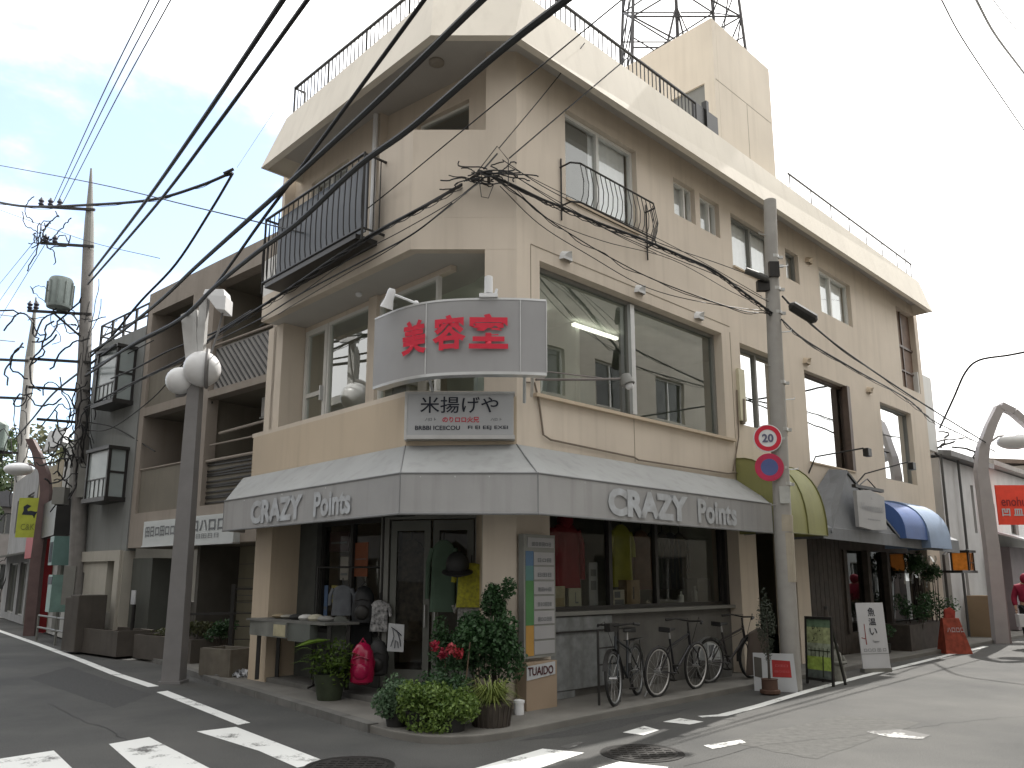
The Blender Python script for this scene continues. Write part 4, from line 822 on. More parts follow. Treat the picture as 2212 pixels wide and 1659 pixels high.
def tangle(m, c, rad, n, r=.014, k=6):
    for _ in range(n):
        p = Vector(c) + Vector((rr.uniform(-1, 1) * rad[0], rr.uniform(-1, 1) * rad[1], rr.uniform(-1, 1) * rad[2])); d = Vector((rr.uniform(-1, 1), rr.uniform(-.4, .4), rr.uniform(-1, 1))); pts = [p]
        for _ in range(k * 2): d = (d + Vector((rr.uniform(-1, 1), rr.uniform(-.3, .3), rr.uniform(-1, 1))) * .75).normalized(); p = p + Vector((d.x * rad[0], d.y * rad[1], d.z * rad[2])) * .3; pts.append(p)
        m.tube(pts, r, 4)
T_ = lambda z, dx, rx, rz, n, r: tangle(m, (px(z) + dx, 23.7, z), (rx, .25, rz), n, r)
T_(13.0, -1.35, .25, .45, 7, .018); T_(12.3, -1.3, .3, .35, 6, .018); T_(10.4, -.6, .4, .5, 5, .012); T_(9.9, -.3, .4, .3, 4, .018); T_(8.9, -1.2, .7, .6, 6, .026); T_(8.0, -1.2, .5, .5, 5, .026); T_(8.2, .25, .22, .8, 8, .012); T_(6.6, -.1, .4, .6, 12, .02); T_(5.6, -.05, .35, .5, 12, .025); T_(4.9, -.2, .3, .4, 6, .02)
m.build('jumper_wires', CABLE, pl1)
m = MB(); m.box(FW, px(5) + .15, px(5) + .5, 23.6, 23.9, 4.3, 5.3); m.box(FW, px(5) - .55, px(5) - .2, 23.6, 23.9, 4.1, 4.6); m.box(FW, px(2) - .24, px(2) + .1, 23.72, 23.76, 1.2, 2.3); m.each('equipment_box', GFRAME, pl1)
pl1.location = (-10.46, 19.4, 0); pl1.scale = (.825,) * 3
pl2 = thing('utility_pole', 'more distant utility pole with a spike at the left edge of the photo', 'utility pole', (-20.9, 33.5, 0), 'concrete utility poles')
m = MB().tube([(-20.9, 33.5, 0), (-21.3, 33.5, 11.2)], [.26, .19], 14); m.build('shaft', POLEC, pl2, smooth=True)
m = MB().tube([(-21.3, 33.5, 11.2), (-21.35, 33.5, 14.0)], [.19, .03], 10); m.build('spike', GFRAME, pl2)
m = MB()
for z in (11.0, 9.3, 6.9): m.bar((-21.2, 33.3, z), (-23.6, 33.3, z + .1), .1)
m.each('crossarm', BLACKM, pl2)
m = MB().lathe((-22.3, 33.2, 7.0), [(.5, 0), (.55, .1), (.55, 1.1), (.4, 1.3)], 14); m.build('transformer', mat('dark_green_steel', (.14, .18, .16), .5, .15, 4), pl2)
m = MB(); tangle(m, (-20.9, 33.2, 8), (.35, .3, 1.0), 6, .02); tangle(m, (-20.8, 33.2, 5), (.4, .3, 1.2), 7, .02); m.build('jumper_wires', CABLE, pl2)
# steel pylon far behind the roof
py_ = thing('steel_pylon', 'steel lattice pylon rising far behind the stair tower', 'pylon', (13.5, 62, 0))
pc = Vector((14.7, 62, 0)); m = MB()
def leg(i, z): a = (-1, 1, 1, -1)[i], (-1, -1, 1, 1)[i]; hw = 4.75 - .05 * (z - 44); return pc + Vector((a[0] * hw, a[1] * hw * .8, z))
for i in range(4):
    m.bar(leg(i, 0), leg(i, 75), .2); j = (i + 1) % 4
    for z in range(24, 74, 6): m.bar(leg(i, z), leg(j, z + 6), .1); m.bar(leg(j, z), leg(i, z + 6), .1); m.bar(leg(i, z), leg(j, z), .1)
    for z in range(27, 70, 6): mid = (leg(i, z - 3) + leg(j, z + 3)) / 2; m.bar(leg(i, z), mid, .09); m.bar(leg(j, z), mid, .09)
    m.bar(leg(i, 46), leg((i + 2) % 4, 46), .08); m.bar(leg(i, 30), (pc + Vector((0, 0, 52))), .12)
m.bar(pc + Vector((0, 0, 24)), pc + Vector((0, 0, 75)), .26); m.build('lattice', mat('pylon_steel', (.07, .065, .065), .6, .2), py_)

# ------------------------------------------------------------------ overhead cables
def Lw(u, v, off):                       # depth of the left wall (pushed out by off) along a sight line
    d = ray(u, v); n = FL.h; q = FL.o + n * off; return d.y * (q.dot(n) / d.dot(n))
def cable(lb, pts, Y0, Y1, r, m=CABLE, cat='cable', grp='overhead cables', name='overhead_cable', extra=(), seg=6, hug=None):
    L_ = [0]
    for (a, b), (c, d) in zip(pts[:-1], pts[1:]): L_.append(L_[-1] + math.hypot(c - a, d - b))
    q = [at(u, v, 1 / ((1 / Y0) * (1 - x / L_[-1]) + (1 / Y1) * x / L_[-1])) for (u, v), x in zip(pts, L_)]
    if hug:                             # keep clear of the left wall while passing along it
        w0 = [i for i, (u, v) in enumerate(pts) if u > 590 and u < 985]
        q = [at(u, v, min(p_.y, Lw(u, v, hug)) if 590 < u < 985 else p_.y) for (u, v), p_ in zip(pts, q)]
        if w0:
            iy, y_ = w0[-1], q[w0[-1]].y
            for i in range(iy + 1, len(q)): f = (L_[i] - L_[iy]) / (L_[-1] - L_[iy]); q[i] = at(*pts[i], 1 / ((1 - f) / y_ + f / Y1))
    if len(q) > 2:                      # smooth through the sighted points
        o = []; ex = [q[0] * 2 - q[1]] + q + [q[-1] * 2 - q[-2]]
        for i in range(1, len(ex) - 2):
            p0, p1, p2, p3 = ex[i - 1:i + 3]
            for k in range(seg):
                t = k / seg; o.append(.5 * ((2 * p1) + (p2 - p0) * t + (2 * p0 - 5 * p1 + 4 * p2 - p3) * t * t + (3 * p1 - p0 - 3 * p2 + p3) * t ** 3))
        q = o + [q[-1]]
    out = lambda p_: p_[1] < 0 or p_[0] < 0 or p_[0] > 2212      # wires that leave the view run on to poles further off
    if out(pts[-1]): q = q + [q[-1] + (q[-1] - q[-2]).normalized() * 14]
    if out(pts[0]): q = [q[0] + (q[0] - q[1]).normalized() * 14] + q
    mb = MB().tube(q, r, 7)
    for e in extra: e(mb, q)
    o = mb.build(name, m, smooth=True); return tag(o, lb, cat, grp)
def bundle(k, am):                      # extra thin strands wound round a trunk cable
    def f(mb, q):
        for j in range(k): mb.tube([p + Vector((math.sin(i * .9 + j * 2) * am, math.cos(i * .7 + j) * am * .5, math.cos(i * 1.1 + j * 2.1) * am - am)) for i, p in enumerate(q)], .006, 4)
    return f
cable('thick black cable from the tangled pole to the top edge, left of a parallel pair', [(193, 595), (300, 455), (426, 276), (615, -6), (700, -133)], 19.2, 6, .028)
cable('black cable from the tangled pole, right one of the parallel pair in the open sky', [(190, 614), (330, 452), (464, 276), (668, -6), (760, -135)], 19.2, 6, .024)
cable('thin wire crossing the sky from the left edge to the iron balcony', [(-40, 350), (200, 395), (420, 447), (655, 503)], 24, 11.2, .012)
cable('black cable sagging across the tangled pole to a clamp in the open sky', [(-30, 432), (60, 446), (200, 442), (330, 431), (430, 402), (500, 373)], 18.5, 14, .03, extra=[lambda mb, q: mb.tube([q[-1] + Vector((-.15, 0, -.02)), q[-1] + Vector((.04, 0, .08))], .03, 6), bundle(1, .03)])
cable('black cable dropping from the clamp in the open sky to the grey house railing', [(503, 374), (455, 455), (380, 570), (303, 652), (240, 728), (196, 770)], 14, 19, .026)
cable('thick dark cable crossing the roof fascia and running down to the left street lamp', [(1080, -32), (1041, 0), (830, 205), (613, 406), (534, 477), (423, 577), (340, 655), (251, 725), (195, 762)], 5.2, 19.2, .03, CABLEG)
cable('thinner dark cable crossing the left eave beside the thick one', [(960, -62), (916, 0), (773, 196), (613, 413), (560, 484), (455, 629), (388, 693), (291, 745), (190, 800)], 5.6, 19.2, .02)
cable('thickest grey cable crossing in front of the iron balcony', [(1262, -26), (1223, 0), (1073, 117), (887, 277), (773, 360), (645, 480), (553, 547), (466, 618), (388, 690), (285, 745), (185, 812)], 4.8, 19.2, .03, CABLEG)
cable('thin wire crossing the beige wall from the top edge to the iron balcony', [(1350, -6), (1290, 43), (1116, 186), (986, 293), (820, 430), (753, 480), (640, 560)], 7, 12, .008)
cable('thin wire from the roof railing down to the corner cable bracket', [(1263, 93), (1170, 210), (1078, 320)], 10.2, 9.6, .007)
cable('thin wire from the top edge past the third floor window to the corner bracket', [(1359, 122), (1223, 237), (1100, 342)], 10.5, 9.6, .009)
cable('thick bundle of cables from the corner bracket down to the left pole', [(1062, 372), (1035, 375), (1000, 397), (910, 449), (820, 497), (733, 550), (645, 610), (562, 664), (465, 724), (403, 770), (277, 832), (185, 880)], 9.5, 19.2, .022, extra=[bundle(3, .03)], hug=.3)
cable('slack service wire under the bundle left of the corner bracket', [(1050, 380), (985, 432), (900, 500), (820, 545), (730, 592), (640, 640), (560, 690), (470, 735)], 9.4, 15, .011, hug=.3)
cable('thick bundle of cables from the corner bracket to the right utility pole', [(1050, 376), (1100, 396), (1166, 428), (1213, 447), (1290, 480), (1389, 517), (1473, 553), (1540, 583), (1605, 630), (1667, 676)], 9.5, 11.9, .018, extra=[bundle(4, .025)])
cable('slack wire hanging below the bundle along the right wall', [(1062, 380), (1130, 428), (1180, 470), (1235, 507), (1320, 557), (1425, 609), (1591, 668), (1667, 677)], 9.5, 11.9, .008, extra=[bundle(1, .02)])
cable('thin straight wire from the corner bracket to the right pole', [(1085, 345), (1195, 415), (1400, 515), (1560, 572), (1660, 610)], 9.5, 11.9, .006)
cable('cable from the right pole past the brown screen to the arched lamp', [(1690, 640), (1715, 665), (1800, 740), (1917, 822), (2030, 895), (2128, 955)], 11.9, 20.3, .016, extra=[bundle(1, .02)])
cable('lower cable from the right pole to the roofs behind the arched lamp', [(1688, 690), (1740, 735), (1850, 800), (1960, 862), (2010, 905), (2080, 940), (2150, 975)], 11.9, 24, .014, extra=[bundle(2, .03)])
cable('black cable bending down from the right edge to the small roof', [(2240, 755), (2180, 767), (2115, 778), (2085, 805), (2060, 860), (2030, 925)], 17, 21, .026)
cable('thin dark cable near the upper right corner of the sky', [(2030, -8), (2080, 85), (2170, 220), (2260, 350)], 8, 14, .008)
cable('grey cable at the upper right corner of the sky', [(2105, -8), (2150, 75), (2212, 158), (2260, 225)], 8, 14, .014, mat('pale_cable', (.45, .46, .48), .6))
cable('faint thin wire at the upper right edge', [(2140, -8), (2180, 45), (2230, 105)], 8, 12, .005)
for i, (a, b) in enumerate((((325, -6), (116, 436)), ((347, -6), (124, 438)), ((372, -6), (135, 440)))):
    cable(('leftmost', 'middle', 'rightmost')[i] + ' of three thin power lines rising to the top left of the sky', [a, ((a[0] + b[0]) / 2 - 4, (a[1] + b[1]) / 2), b], 9, 19.2, .009, grp='three power lines')
for i, (a, b) in enumerate((((82, 512), (-8, 622)), ((90, 520), (-8, 660)), ((96, 530), (-8, 700)))):
    cable(('upper', 'middle', 'lower')[i] + ' thin power line dropping from the tangled pole to the left edge', [a, b], 19.2, 30, .009, grp='lower power lines')
cable('black service cable along the left street wall to the tangled pole', [(30, 950), (70, 905), (115, 850), (190, 790), (250, 745)], 32, 17.5, .03)
cable('thin cable between the tangled pole and the grey house', [(190, 912), (250, 925), (335, 975)], 19.1, 17.6, .014)
cable('wire swagged across the grey house wall', [(185, 930), (240, 925), (330, 860), (400, 780), (440, 740)], 19.1, 14.5, .012)
cable('dark slack wire across the brown balconies', [(240, 818), (300, 792), (360, 760), (420, 735), (470, 715), (545, 670)], 17.5, 13, .018)
for i, (pts, y0, y1, r) in enumerate((([(1100, 372), (1250, 466), (1420, 543), (1560, 600), (1660, 652)], 9.5, 11.9, .006), ([(1096, 358), (1220, 420), (1390, 500), (1510, 562), (1645, 640)], 9.5, 11.9, .005), ([(1080, 402), (1165, 484), (1270, 550), (1400, 622), (1540, 657), (1665, 673)], 9.5, 11.9, .006),
    ([(1110, 380), (1218, 442), (1330, 506), (1418, 548)], 9.55, 10.9, .005), ([(1102, 395), (1180, 470), (1300, 520), (1450, 560), (1580, 630), (1662, 668)], 9.5, 11.9, .005))):
    cable(('uppermost', 'second', 'lowest', 'shortest', 'middle')[i] + ' of the thin wires fanning from the corner bracket along the right wall', pts, y0, y1, r, grp='thin wires along the right wall')
for i, (pts, y0, y1) in enumerate((([(1040, 392), (960, 446), (860, 503), (760, 556), (650, 634)], 9.4, 13), ([(1030, 398), (940, 470), (840, 540), (740, 596), (640, 655), (560, 705)], 9.4, 14))):
    cable(('upper', 'lower')[i] + ' thin wire following the bundle left of the corner bracket', pts, y0, y1, .006, grp='thin wires along the left wall', hug=.28)
cable('thin wire from the left edge past the tangled pole into the sky', [(-10, 450), (90, 486), (200, 524), (345, 558)], 25, 16, .008)
cable('thin pale wire in the white sky left of the roof', [(772, -6), (640, 170), (512, 362)], 9, 14, .004, mat('pale_thin_wire', (.5, .5, .5), .6))
cable('wire from the tangled pole to the brown building roof', [(200, 800), (260, 772), (332, 735)], 19.1, 17.4, .013)
cable('upper dark wire leaving the left edge toward the distant pole', [(-20, 678), (35, 684)], 30, 33.3, .02); cable('lower dark wire leaving the left edge toward the distant pole', [(-20, 733), (32, 738)], 30, 33.3, .02)
# bracket cluster where the bundles meet
bk = thing('cable_bracket', 'tangled cable bracket on the beige wall at the upper corner', 'bracket', (-.3, 9.5, 6.6))
m = MB(); c = at(1055, 375, 9.55)
m.tube([at(1028, 375, 9.55), at(1074, 316, 9.6), at(1098, 345, 9.6), at(1098, 400, 9.6)], .007, 5); m.tube([at(1045, 365, 9.55), at(1074, 332, 9.7)], .012, 5); m.box(FW, c.x - .02, c.x + .02, 9.55, 9.8, c.z - .02, c.z + .02)
m.tube([at(1036, 395, 9.55), at(1040, 425, 9.55), at(1055, 428, 9.55), at(1066, 400, 9.55)], .006, 5); m.build('hook', BLACKM, bk)
m = MB(); rr = random.Random(9); tangle(m, at(1050, 372, 9.5), (.2, .04, .05), 14, .009); tangle(m, at(1010, 388, 9.5), (.14, .04, .05), 8, .009); m.build('wire_splices', CABLE, bk)
# ------------------------------------------------------------------ left neighbours
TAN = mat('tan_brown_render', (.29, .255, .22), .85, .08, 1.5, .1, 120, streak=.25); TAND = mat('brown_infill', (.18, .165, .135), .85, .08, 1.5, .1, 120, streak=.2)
GREYW = mat('grey_render', (.23, .24, .235), .85, .06, 1.2, .08, 120, streak=.3)
b2 = thing('brown_apartment_building', 'brown three storey apartment building with recessed balconies beside the beige corner building', 'building', (-6.6, 16.3, 0))
W2 = Fr(FM.o.xy, FM.s.xy, FM.h.xy); ops = [(3.05, 5.0, 5.5, 7.8), (-.2, 2.12, 5.45, 7.8), (3.0, 5.0, 3.05, 5.3), (-.2, 2.1, 3.05, 5.3)]
m = MB().wall(FM, -.4, 5.22, 2.28, 8.33, -.25, 0, ops); m.box(FM, -.4, 5.22, -5, -.25, 8.2, 8.33); m.box(FM, 5.0, 5.22, -5, -.25, 2.28, 8.2); m.box(FM, -1.9, -.42, -6, -1.6, .05, 8.3)  # last box: unseen filler added to stop sun passing between the buildings
m.build('wall', TAN, b2)
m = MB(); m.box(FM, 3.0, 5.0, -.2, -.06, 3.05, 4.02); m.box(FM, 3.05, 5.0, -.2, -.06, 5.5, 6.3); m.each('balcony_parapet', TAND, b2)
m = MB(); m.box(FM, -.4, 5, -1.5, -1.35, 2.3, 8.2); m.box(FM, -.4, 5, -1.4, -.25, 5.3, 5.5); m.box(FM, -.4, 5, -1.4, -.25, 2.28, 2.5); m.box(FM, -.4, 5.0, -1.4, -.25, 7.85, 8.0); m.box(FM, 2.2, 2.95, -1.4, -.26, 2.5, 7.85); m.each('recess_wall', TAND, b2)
for z0, z1, sl in ((3.05, 3.93, .02), (5.5, 6.4, .75)):
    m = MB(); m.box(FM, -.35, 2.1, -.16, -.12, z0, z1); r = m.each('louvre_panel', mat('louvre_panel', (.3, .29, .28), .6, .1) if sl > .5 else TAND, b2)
    m = MB()
    for i in range(12 if sl < .5 else 22):
        if sl < .5: z = z0 + .06 + i * .075; m.bar(FM.p(-.3, -.1, z + .01 * math.sin(i)), FM.p(2.08, -.1, z + .03 * math.sin(i * 2.)), .012, .03)
        else:
            s_ = -1.2 + i * .17; a, b = FM.p(max(-.3, s_), -.1, z0 + max(0, (-.3 - s_)) * 1.0), FM.p(min(2.08, s_ + .85), -.1, min(z1, z0 + .85 - max(0, s_ + .85 - 2.08)))
            if (b - a).length > .1: m.bar(a, b, .018, .035)
    m.build('slat', BLACKM, r)
m = MB(); m.tube([FM.p(-.35, -.08, 3.97), FM.p(2.1, -.08, 3.97)], .035, 8); m.tube([FM.p(-.35, -.08, 4.3), FM.p(2.0, -.08, 4.3)], .02, 8); m.tube([FM.p(-.35, -.05, 4.55), FM.p(1.6, -.05, 4.5)], .03, 6); m.tube([FM.p(3.0, -.05, 4.05), FM.p(5.0, -.05, 4.05)], .02, 8); m.tube([FM.p(-.35, -.06, 6.44), FM.p(2.1, -.06, 6.44)], .025, 8); m.each('rail', TAN, b2)
for a, b, z0, z1 in ((3.1, 3.9, 2.6, 4.9), (.5, 1.3, 2.6, 4.9), (3.2, 4.2, 5.6, 7.5), (.5, 1.4, 5.6, 7.4)): window(FM, a, b, z0, z1, -1.33, 2, GFRAME, MIRGL, parent=b2)
for s_, z, dz, lb in ((3.9, 4.75, .45, 'white air conditioner high in the lower left brown balcony'), (3.3, 4.05, .55, 'white outdoor unit standing on the lower left balcony floor'), (.9, 4.9, .5, 'white air conditioner in the lower right brown balcony'), (.75, 7.3, .55, 'white air conditioner high in the top right brown balcony')):
    t = thing('air_conditioner', lb, 'air conditioner', FM.p(s_, -.75, z), 'air conditioners on the brown balconies')
    m = MB().box(FM, s_ - .32, s_ + .32, -1.05, -.72, z, z + dz); m.build('casing', WHITEP, t, bevel=.015)
    m = MB()
    for i in range(6): m.box(FM, s_ - .28, s_ + .1, -.72, -.715, z + .06 + i * dz * .13, z + .08 + i * dz * .13)
    m.build('grille', GREYINK, t)
    MB().box(FM, s_ - .34, s_ + .34, -1.36, -.7, z - .05, z - .01).build('shelf', ALU, t)
m = MB(); m.box(FM, -.4, 2.62, -1.3, -1.2, .05, 2.28); m.build('shutter', mat('yellow_grey_shutter', (.3, .28, .21), .8, .06, 2, streak=.2), b2)
m = MB()
for z in (.9, 1.1, 1.25, 1.42, 1.6, 1.9): m.box(FM, .95, 2.6, -1.2, -1.192, z, z + .012)
m.box(FM, .95, .962, -1.2, -1.19, .1, 2.27); m.build('shutter_joint', GREYINK, b2)
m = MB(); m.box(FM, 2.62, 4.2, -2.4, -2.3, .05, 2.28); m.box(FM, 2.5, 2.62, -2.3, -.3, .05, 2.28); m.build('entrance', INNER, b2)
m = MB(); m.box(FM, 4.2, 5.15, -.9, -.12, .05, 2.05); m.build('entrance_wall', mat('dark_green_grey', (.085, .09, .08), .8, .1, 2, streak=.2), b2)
m = MB(); m.box(FM, 2.8, 3.1, -1.4, -.8, .05, 1.6); m.box(FM, 3.2, 4.15, -1.1, -.9, .05, 1.1); m.each('letter_box_wall', CONC2, b2)
for s0, s1, z0, z1, tx, tx2, lb, off in ((2.68, 4.2, 2.3, 2.82, '田日ロ田ロロ', '', 'white sign with a row of grey characters left of the near street lamp', .08), (.5, 2.42, 2.28, 2.83, 'ロハロロ', '日田日日', 'white sign with two rows of grey characters right of the near street lamp', .08)):
    t = thing('shop_sign', lb, 'sign', FM.p((s0 + s1) / 2, .1, z0), 'white signs on the brown building')
    MB().box(FM, s0, s1, .0, off + .06, z0, z1).build('sign_face', mat('pale_sign', (.5, .53, .53), .5, .04, 3), t, bevel=.006)
    MB().box(FM, s0 - .01, s1 + .01, .0, off + .075, z0 - .03, z0).build('frame', ALU, t)
    q = FM.p((s0 + s1) / 2, off + .064, (z0 + z1) / 2 + (.03 if tx2 == '' else .08)); text(tx, q, -FM.s, (0, 0, 1), .2, GREYINK, t, width=1.3 if not tx2 else 1.25, height=.22, bold=.02)
    if tx2: text(tx2, q - Vector((0, 0, .21)), -FM.s, (0, 0, 1), .1, GREYINK, t, width=.85, height=.09)
# grey house with bay windows
b3 = thing('grey_house', 'grey three storey house with two black bay windows and a roof railing', 'building', FM.p(6.6, -2, 0))
m = MB().wall(FM, 5.24, 8.1, 2.22, 7.55, -.2, .02, []); m.box(FM, 5.24, 8.1, -6, -.2, 7.3, 7.5); m.box(FM, 7.9, 8.1, -6, -.2, 2.22, 7.3); m.box(FM, 5.24, 5.4, -6, -.2, 7.5, 7.55); m.build('wall', GREYW, b3)
m = MB().wall(FM, 5.24, 8.1, .05, 2.22, -.2, .06, [(5.6, 6.05, .85, 2.0), (7.3, 7.75, .1, 1.75)]); m.box(FM, 5.3, 8.1, .06, .12, 2.0, 2.24); m.box(FM, 5.3, 5.55, .06, .12, .05, 2.0); m.build('ground_floor_wall', mat('cream_house_wall', (.42, .4, .35), .85, .08, 2, streak=.25), b3)
m = MB(); m.box(FM, 5.6, 6.05, -.15, -.1, .85, 2.0); m.box(FM, 7.3, 7.75, -.15, -.1, .1, 1.75); m.each('door', mat('grey_door', (.2, .22, .21), .5), b3)
for z0, z1, s0, s1 in ((5.75, 7.0, 5.6, 6.75), (3.45, 4.55, 5.55, 6.75)):
    m = MB(); m.box(FM, s0 - .04, s1 + .04, .02, .5, z1, z1 + .08); m.box(FM, s0 - .04, s1 + .04, .02, .5, z0 - .1, z0)
    for s_ in (s0, s1 - .06): m.box(FM, s_, s_ + .06, .4, .47, z0, z1)
    for s_ in (s0, s1 - .06): m.box(FM, s_, s_ + .06, .02, .08, z0, z1)
    m.box(FM, s0 + .06, s1 - .06, .42, .45, z0 + .42, z0 + .45)
    for i in range(1, 5): s_ = s0 + (s1 - s0) * i / 5; m.box(FM, s_ - .008, s_ + .008, .425, .445, z0, z0 + .42)
    m.box(FM, s0, s0 + .03, .08, .4, (z0 + z1) / 2, (z0 + z1) / 2 + .05)
    bw = m.build('bay_window', DKFR, b3)
    p = MB(); p.poly([FM.p(s0, .43, z0), FM.p(s1, .43, z0), FM.p(s1, .43, z1), FM.p(s0, .43, z1)])
    for s_ in (s0 + .02, s1 - .02): p.poly([FM.p(s_, .03, z0), FM.p(s_, .43, z0), FM.p(s_, .43, z1), FM.p(s_, .03, z1)])
    p.build('pane', mat('frosted_pane', (.3, .34, .34), .25, .08, 2, spec=.6), bw)
g = MB(); pth = [FM.p(5.3, -.05, 0), FM.p(8.0, -.05, 0), FM.p(8.0, -2, 0)]
for z in (8.15, 7.85): g.tube([q + Vector((0, 0, z)) for q in pth], .028, 6)
for i in range(5): q = FM.p(5.3 + i * .675, -.05, 0); g.bar(q + Vector((0, 0, 7.5)), q + Vector((0, 0, 8.15)), .05)
g.build('roof_railing', DKFR, b3)
# white house, red shop, tan shop further along
b4 = thing('white_house', 'white two storey house with a dark balcony behind the tangled pole', 'building', FM2.p(2.4, -2, 0))
o4 = ((.4, 1.5, 3.6, 5.0), (2.3, 3.5, 3.6, 5.0), (2.6, 3.9, .1, 2.1), (.7, 1.6, .9, 1.9))
m = MB().wall(FM2, .05, 4.7, .05, 5.6, -.2, -.02, o4); m.box(FM2, .05, 4.7, -5, -.2, 5.4, 5.6); m.box(FM2, .05, .2, -5, -.2, .05, 5.4); m.box(FM2, 4.5, 4.7, -5, -.2, .05, 5.4); m.build('wall', mat('offwhite_house', (.42, .42, .4), .85, .08, 2, streak=.25), b4)
for o in o4: window(FM2, *o, -.1, 2, GFRAME, MIRGL, parent=b4)
m = MB(); m.box(FM2, 1.9, 4.3, -.02, .45, 2.75, 2.85); m.box(FM2, 1.9, 4.3, .4, .45, 2.85, 3.75); m.box(FM2, 1.9, 1.95, -.02, .4, 2.85, 3.75); m.build('balcony', DKFR, b4)
m = MB(); m.tube([FM2.p(1.2, .05, .1), FM2.p(1.2, .05, 5.5)], .04, 8); m.build('downpipe', ALU, b4)
sg = thing('teal_sign', 'teal and white vertical sign on the white house', 'sign', FM2.p(1.5, .2, 1))
MB().box(FM2, 1.35, 1.95, .0, .5, 1.95, 2.7).build('sign_face', mat('teal_sign', (.14, .24, .225), .5, .1, 4), sg); MB().box(FM2, 1.3, 1.95, .0, .45, .75, 1.7).build('sign_panel', mat('teal_panel', (.2, .32, .29), .5, .2, 3), sg)
m = MB()
for i in range(3): m.box(FM2, 1.42 + i * .17, 1.5 + i * .17, .5, .51, 2.02, 2.55)
m.box(FM2, 1.3, 1.95, .45, .46, 1.45, 1.65); m.build('lettering', INK, sg)
b5 = thing('red_shop', 'small shop with a bright red upper band and tan wall up the left street', 'building', FM2.p(7, -2, 0))
m = MB().wall(FM2, 4.8, 9.6, .05, 5.2, -.2, -.02, [(5.4, 7.0, .1, 2.2), (7.2, 8.6, 3.4, 4.5)]); m.box(FM2, 4.8, 9.6, -5, -.2, 5.0, 5.2); m.box(FM2, 9.4, 9.6, -5, -.2, .05, 5.0); m.build('wall', mat('ochre_wall', (.25, .21, .14), .85, .1, 2, streak=.3), b5)
m = MB(); m.box(FM2, 4.8, 8.6, -.02, .3, 2.25, 2.95); m.box(FM2, 4.8, 5.2, -.02, .2, .05, 2.25); m.build('fascia', mat('shop_red', (.3, .02, .025), .6, .1, 3), b5)
window(FM2, 7.2, 8.6, 3.4, 4.5, -.12, 3, GFRAME, MIRGL, parent=b5); window(FM2, 5.4, 7.0, .1, 2.2, -.14, 2, BROWNM, MIRGL, parent=b5)
b6 = thing('grey_shop', 'weathered grey shop house at the left edge beyond the red shop', 'building', FM2.p(13, -2, 0))
m = MB().wall(FM2, 9.9, 17, .05, 5.6, -.2, -.02, [(10.4, 12.2, .3, 2.2), (13, 15.5, .3, 2.2), (10.6, 12.4, 3.4, 4.7), (13.4, 15.4, 3.4, 4.7)]); m.box(FM2, 9.9, 17, -5, -.2, 5.4, 5.6); m.build('wall', mat('weathered_grey', (.23, .23, .23), .85, .12, 2, streak=.4), b6)
for o in ((10.4, 12.2, .3, 2.2), (13, 15.5, .3, 2.2), (10.6, 12.4, 3.4, 4.7), (13.4, 15.4, 3.4, 4.7)): window(FM2, *o, -.1, 2, GFRAME, MIRGL, parent=b6)
m = MB(); m.hexa([FM2.p(9.9, 0, 2.5), FM2.p(17, 0, 2.5), FM2.p(17, .9, 2.3), FM2.p(9.9, .9, 2.3)] + [q + Vector((0, 0, .06)) for q in (FM2.p(9.9, 0, 2.5), FM2.p(17, 0, 2.5), FM2.p(17, .9, 2.3), FM2.p(9.9, .9, 2.3))]); m.build('canopy', GREYW, b6)
ys = thing('yellow_banner', 'lime yellow hanging sign with a black curled figure above the red shop', 'sign', at(62, 1120, 23.3))
c = at(62, 1118, 23.2); MB().box(FW, c.x - .34, c.x + .34, c.y, c.y + .05, c.z - .58, c.z + .58).build('banner', mat('lime_yellow', (.42, .46, .06), .6, .12, 4), ys)
m = MB(); k = lambda x, z: Vector((c.x + x, c.y - .004, c.z + z * .85)) if False else Vector((c.x + x * .85, c.y - .004, c.z + z * .85))
m.poly([k(-.25, .1), k(.12, .08), k(.2, -.02), k(.16, -.0), k(.3, .22), k(.22, .2), k(.05, .24), k(-.05, .22), k(-.08, .3), k(.06, .4), k(-.1, .46), k(-.22, .38), k(-.2, .24)]); m.build('figure', INK, ys)
text('C&K', k(.0, -.32), (1, 0, 0), (0, 0, 1), .2, mat('olive_ink', (.2, .22, .05), .6), ys, width=.4, height=.18)
far = [(-24, 44, 7, 9, 7.5, (.3, .31, .32), 'grey house beyond the red shop up the left street'), (-34, 52, 8, 8, 6.2, (.35, .33, .3), 'beige house at the far end of the left street'), (-31, 40, 6, 8, 5.5, (.27, .25, .24), 'brown grey house at the left edge of the photo')]
for i, (x, y, w_, d_, hh, col, lb) in enumerate(far):
    t = thing('far_house', lb, 'house', (x, y, 0)); f = frame_at(x, y, 50 if i < 2 else 40)
    m = MB().wall(f, 0, w_, 0, hh, -.2, 0, [(1, 2.6, 1, 2.4), (4, 5.4, 1, 2.4), (1, 2.6, 4, 5.2), (4, 5.4, 4, 5.2)]); m.box(f, 0, w_, -d_, -.2, hh - .2, hh); m.box(f, 0, .2, -d_, -.2, 0, hh - .2); m.box(f, w_ - .2, w_, -d_, -.2, 0, hh - .2); m.build('wall', mat('far_wall%d' % i, col, .85, .1, 2), t)
    m = MB(); m.extr([f.p(-.3, .4, hh), f.p(w_ + .3, .4, hh), f.p(w_ / 2, .4, hh + 1.6)], f.h * -(d_ + .8)); m.build('roof', mat('far_roof%d' % i, (.1, .1, .11), .7, .1, 4), t)
    for a in ((1, 2.6, 1, 2.4), (4, 5.4, 1, 2.4), (1, 2.6, 4, 5.2), (4, 5.4, 4, 5.2)): window(f, *a, -.1, 2, GFRAME, MIRGL, parent=t)
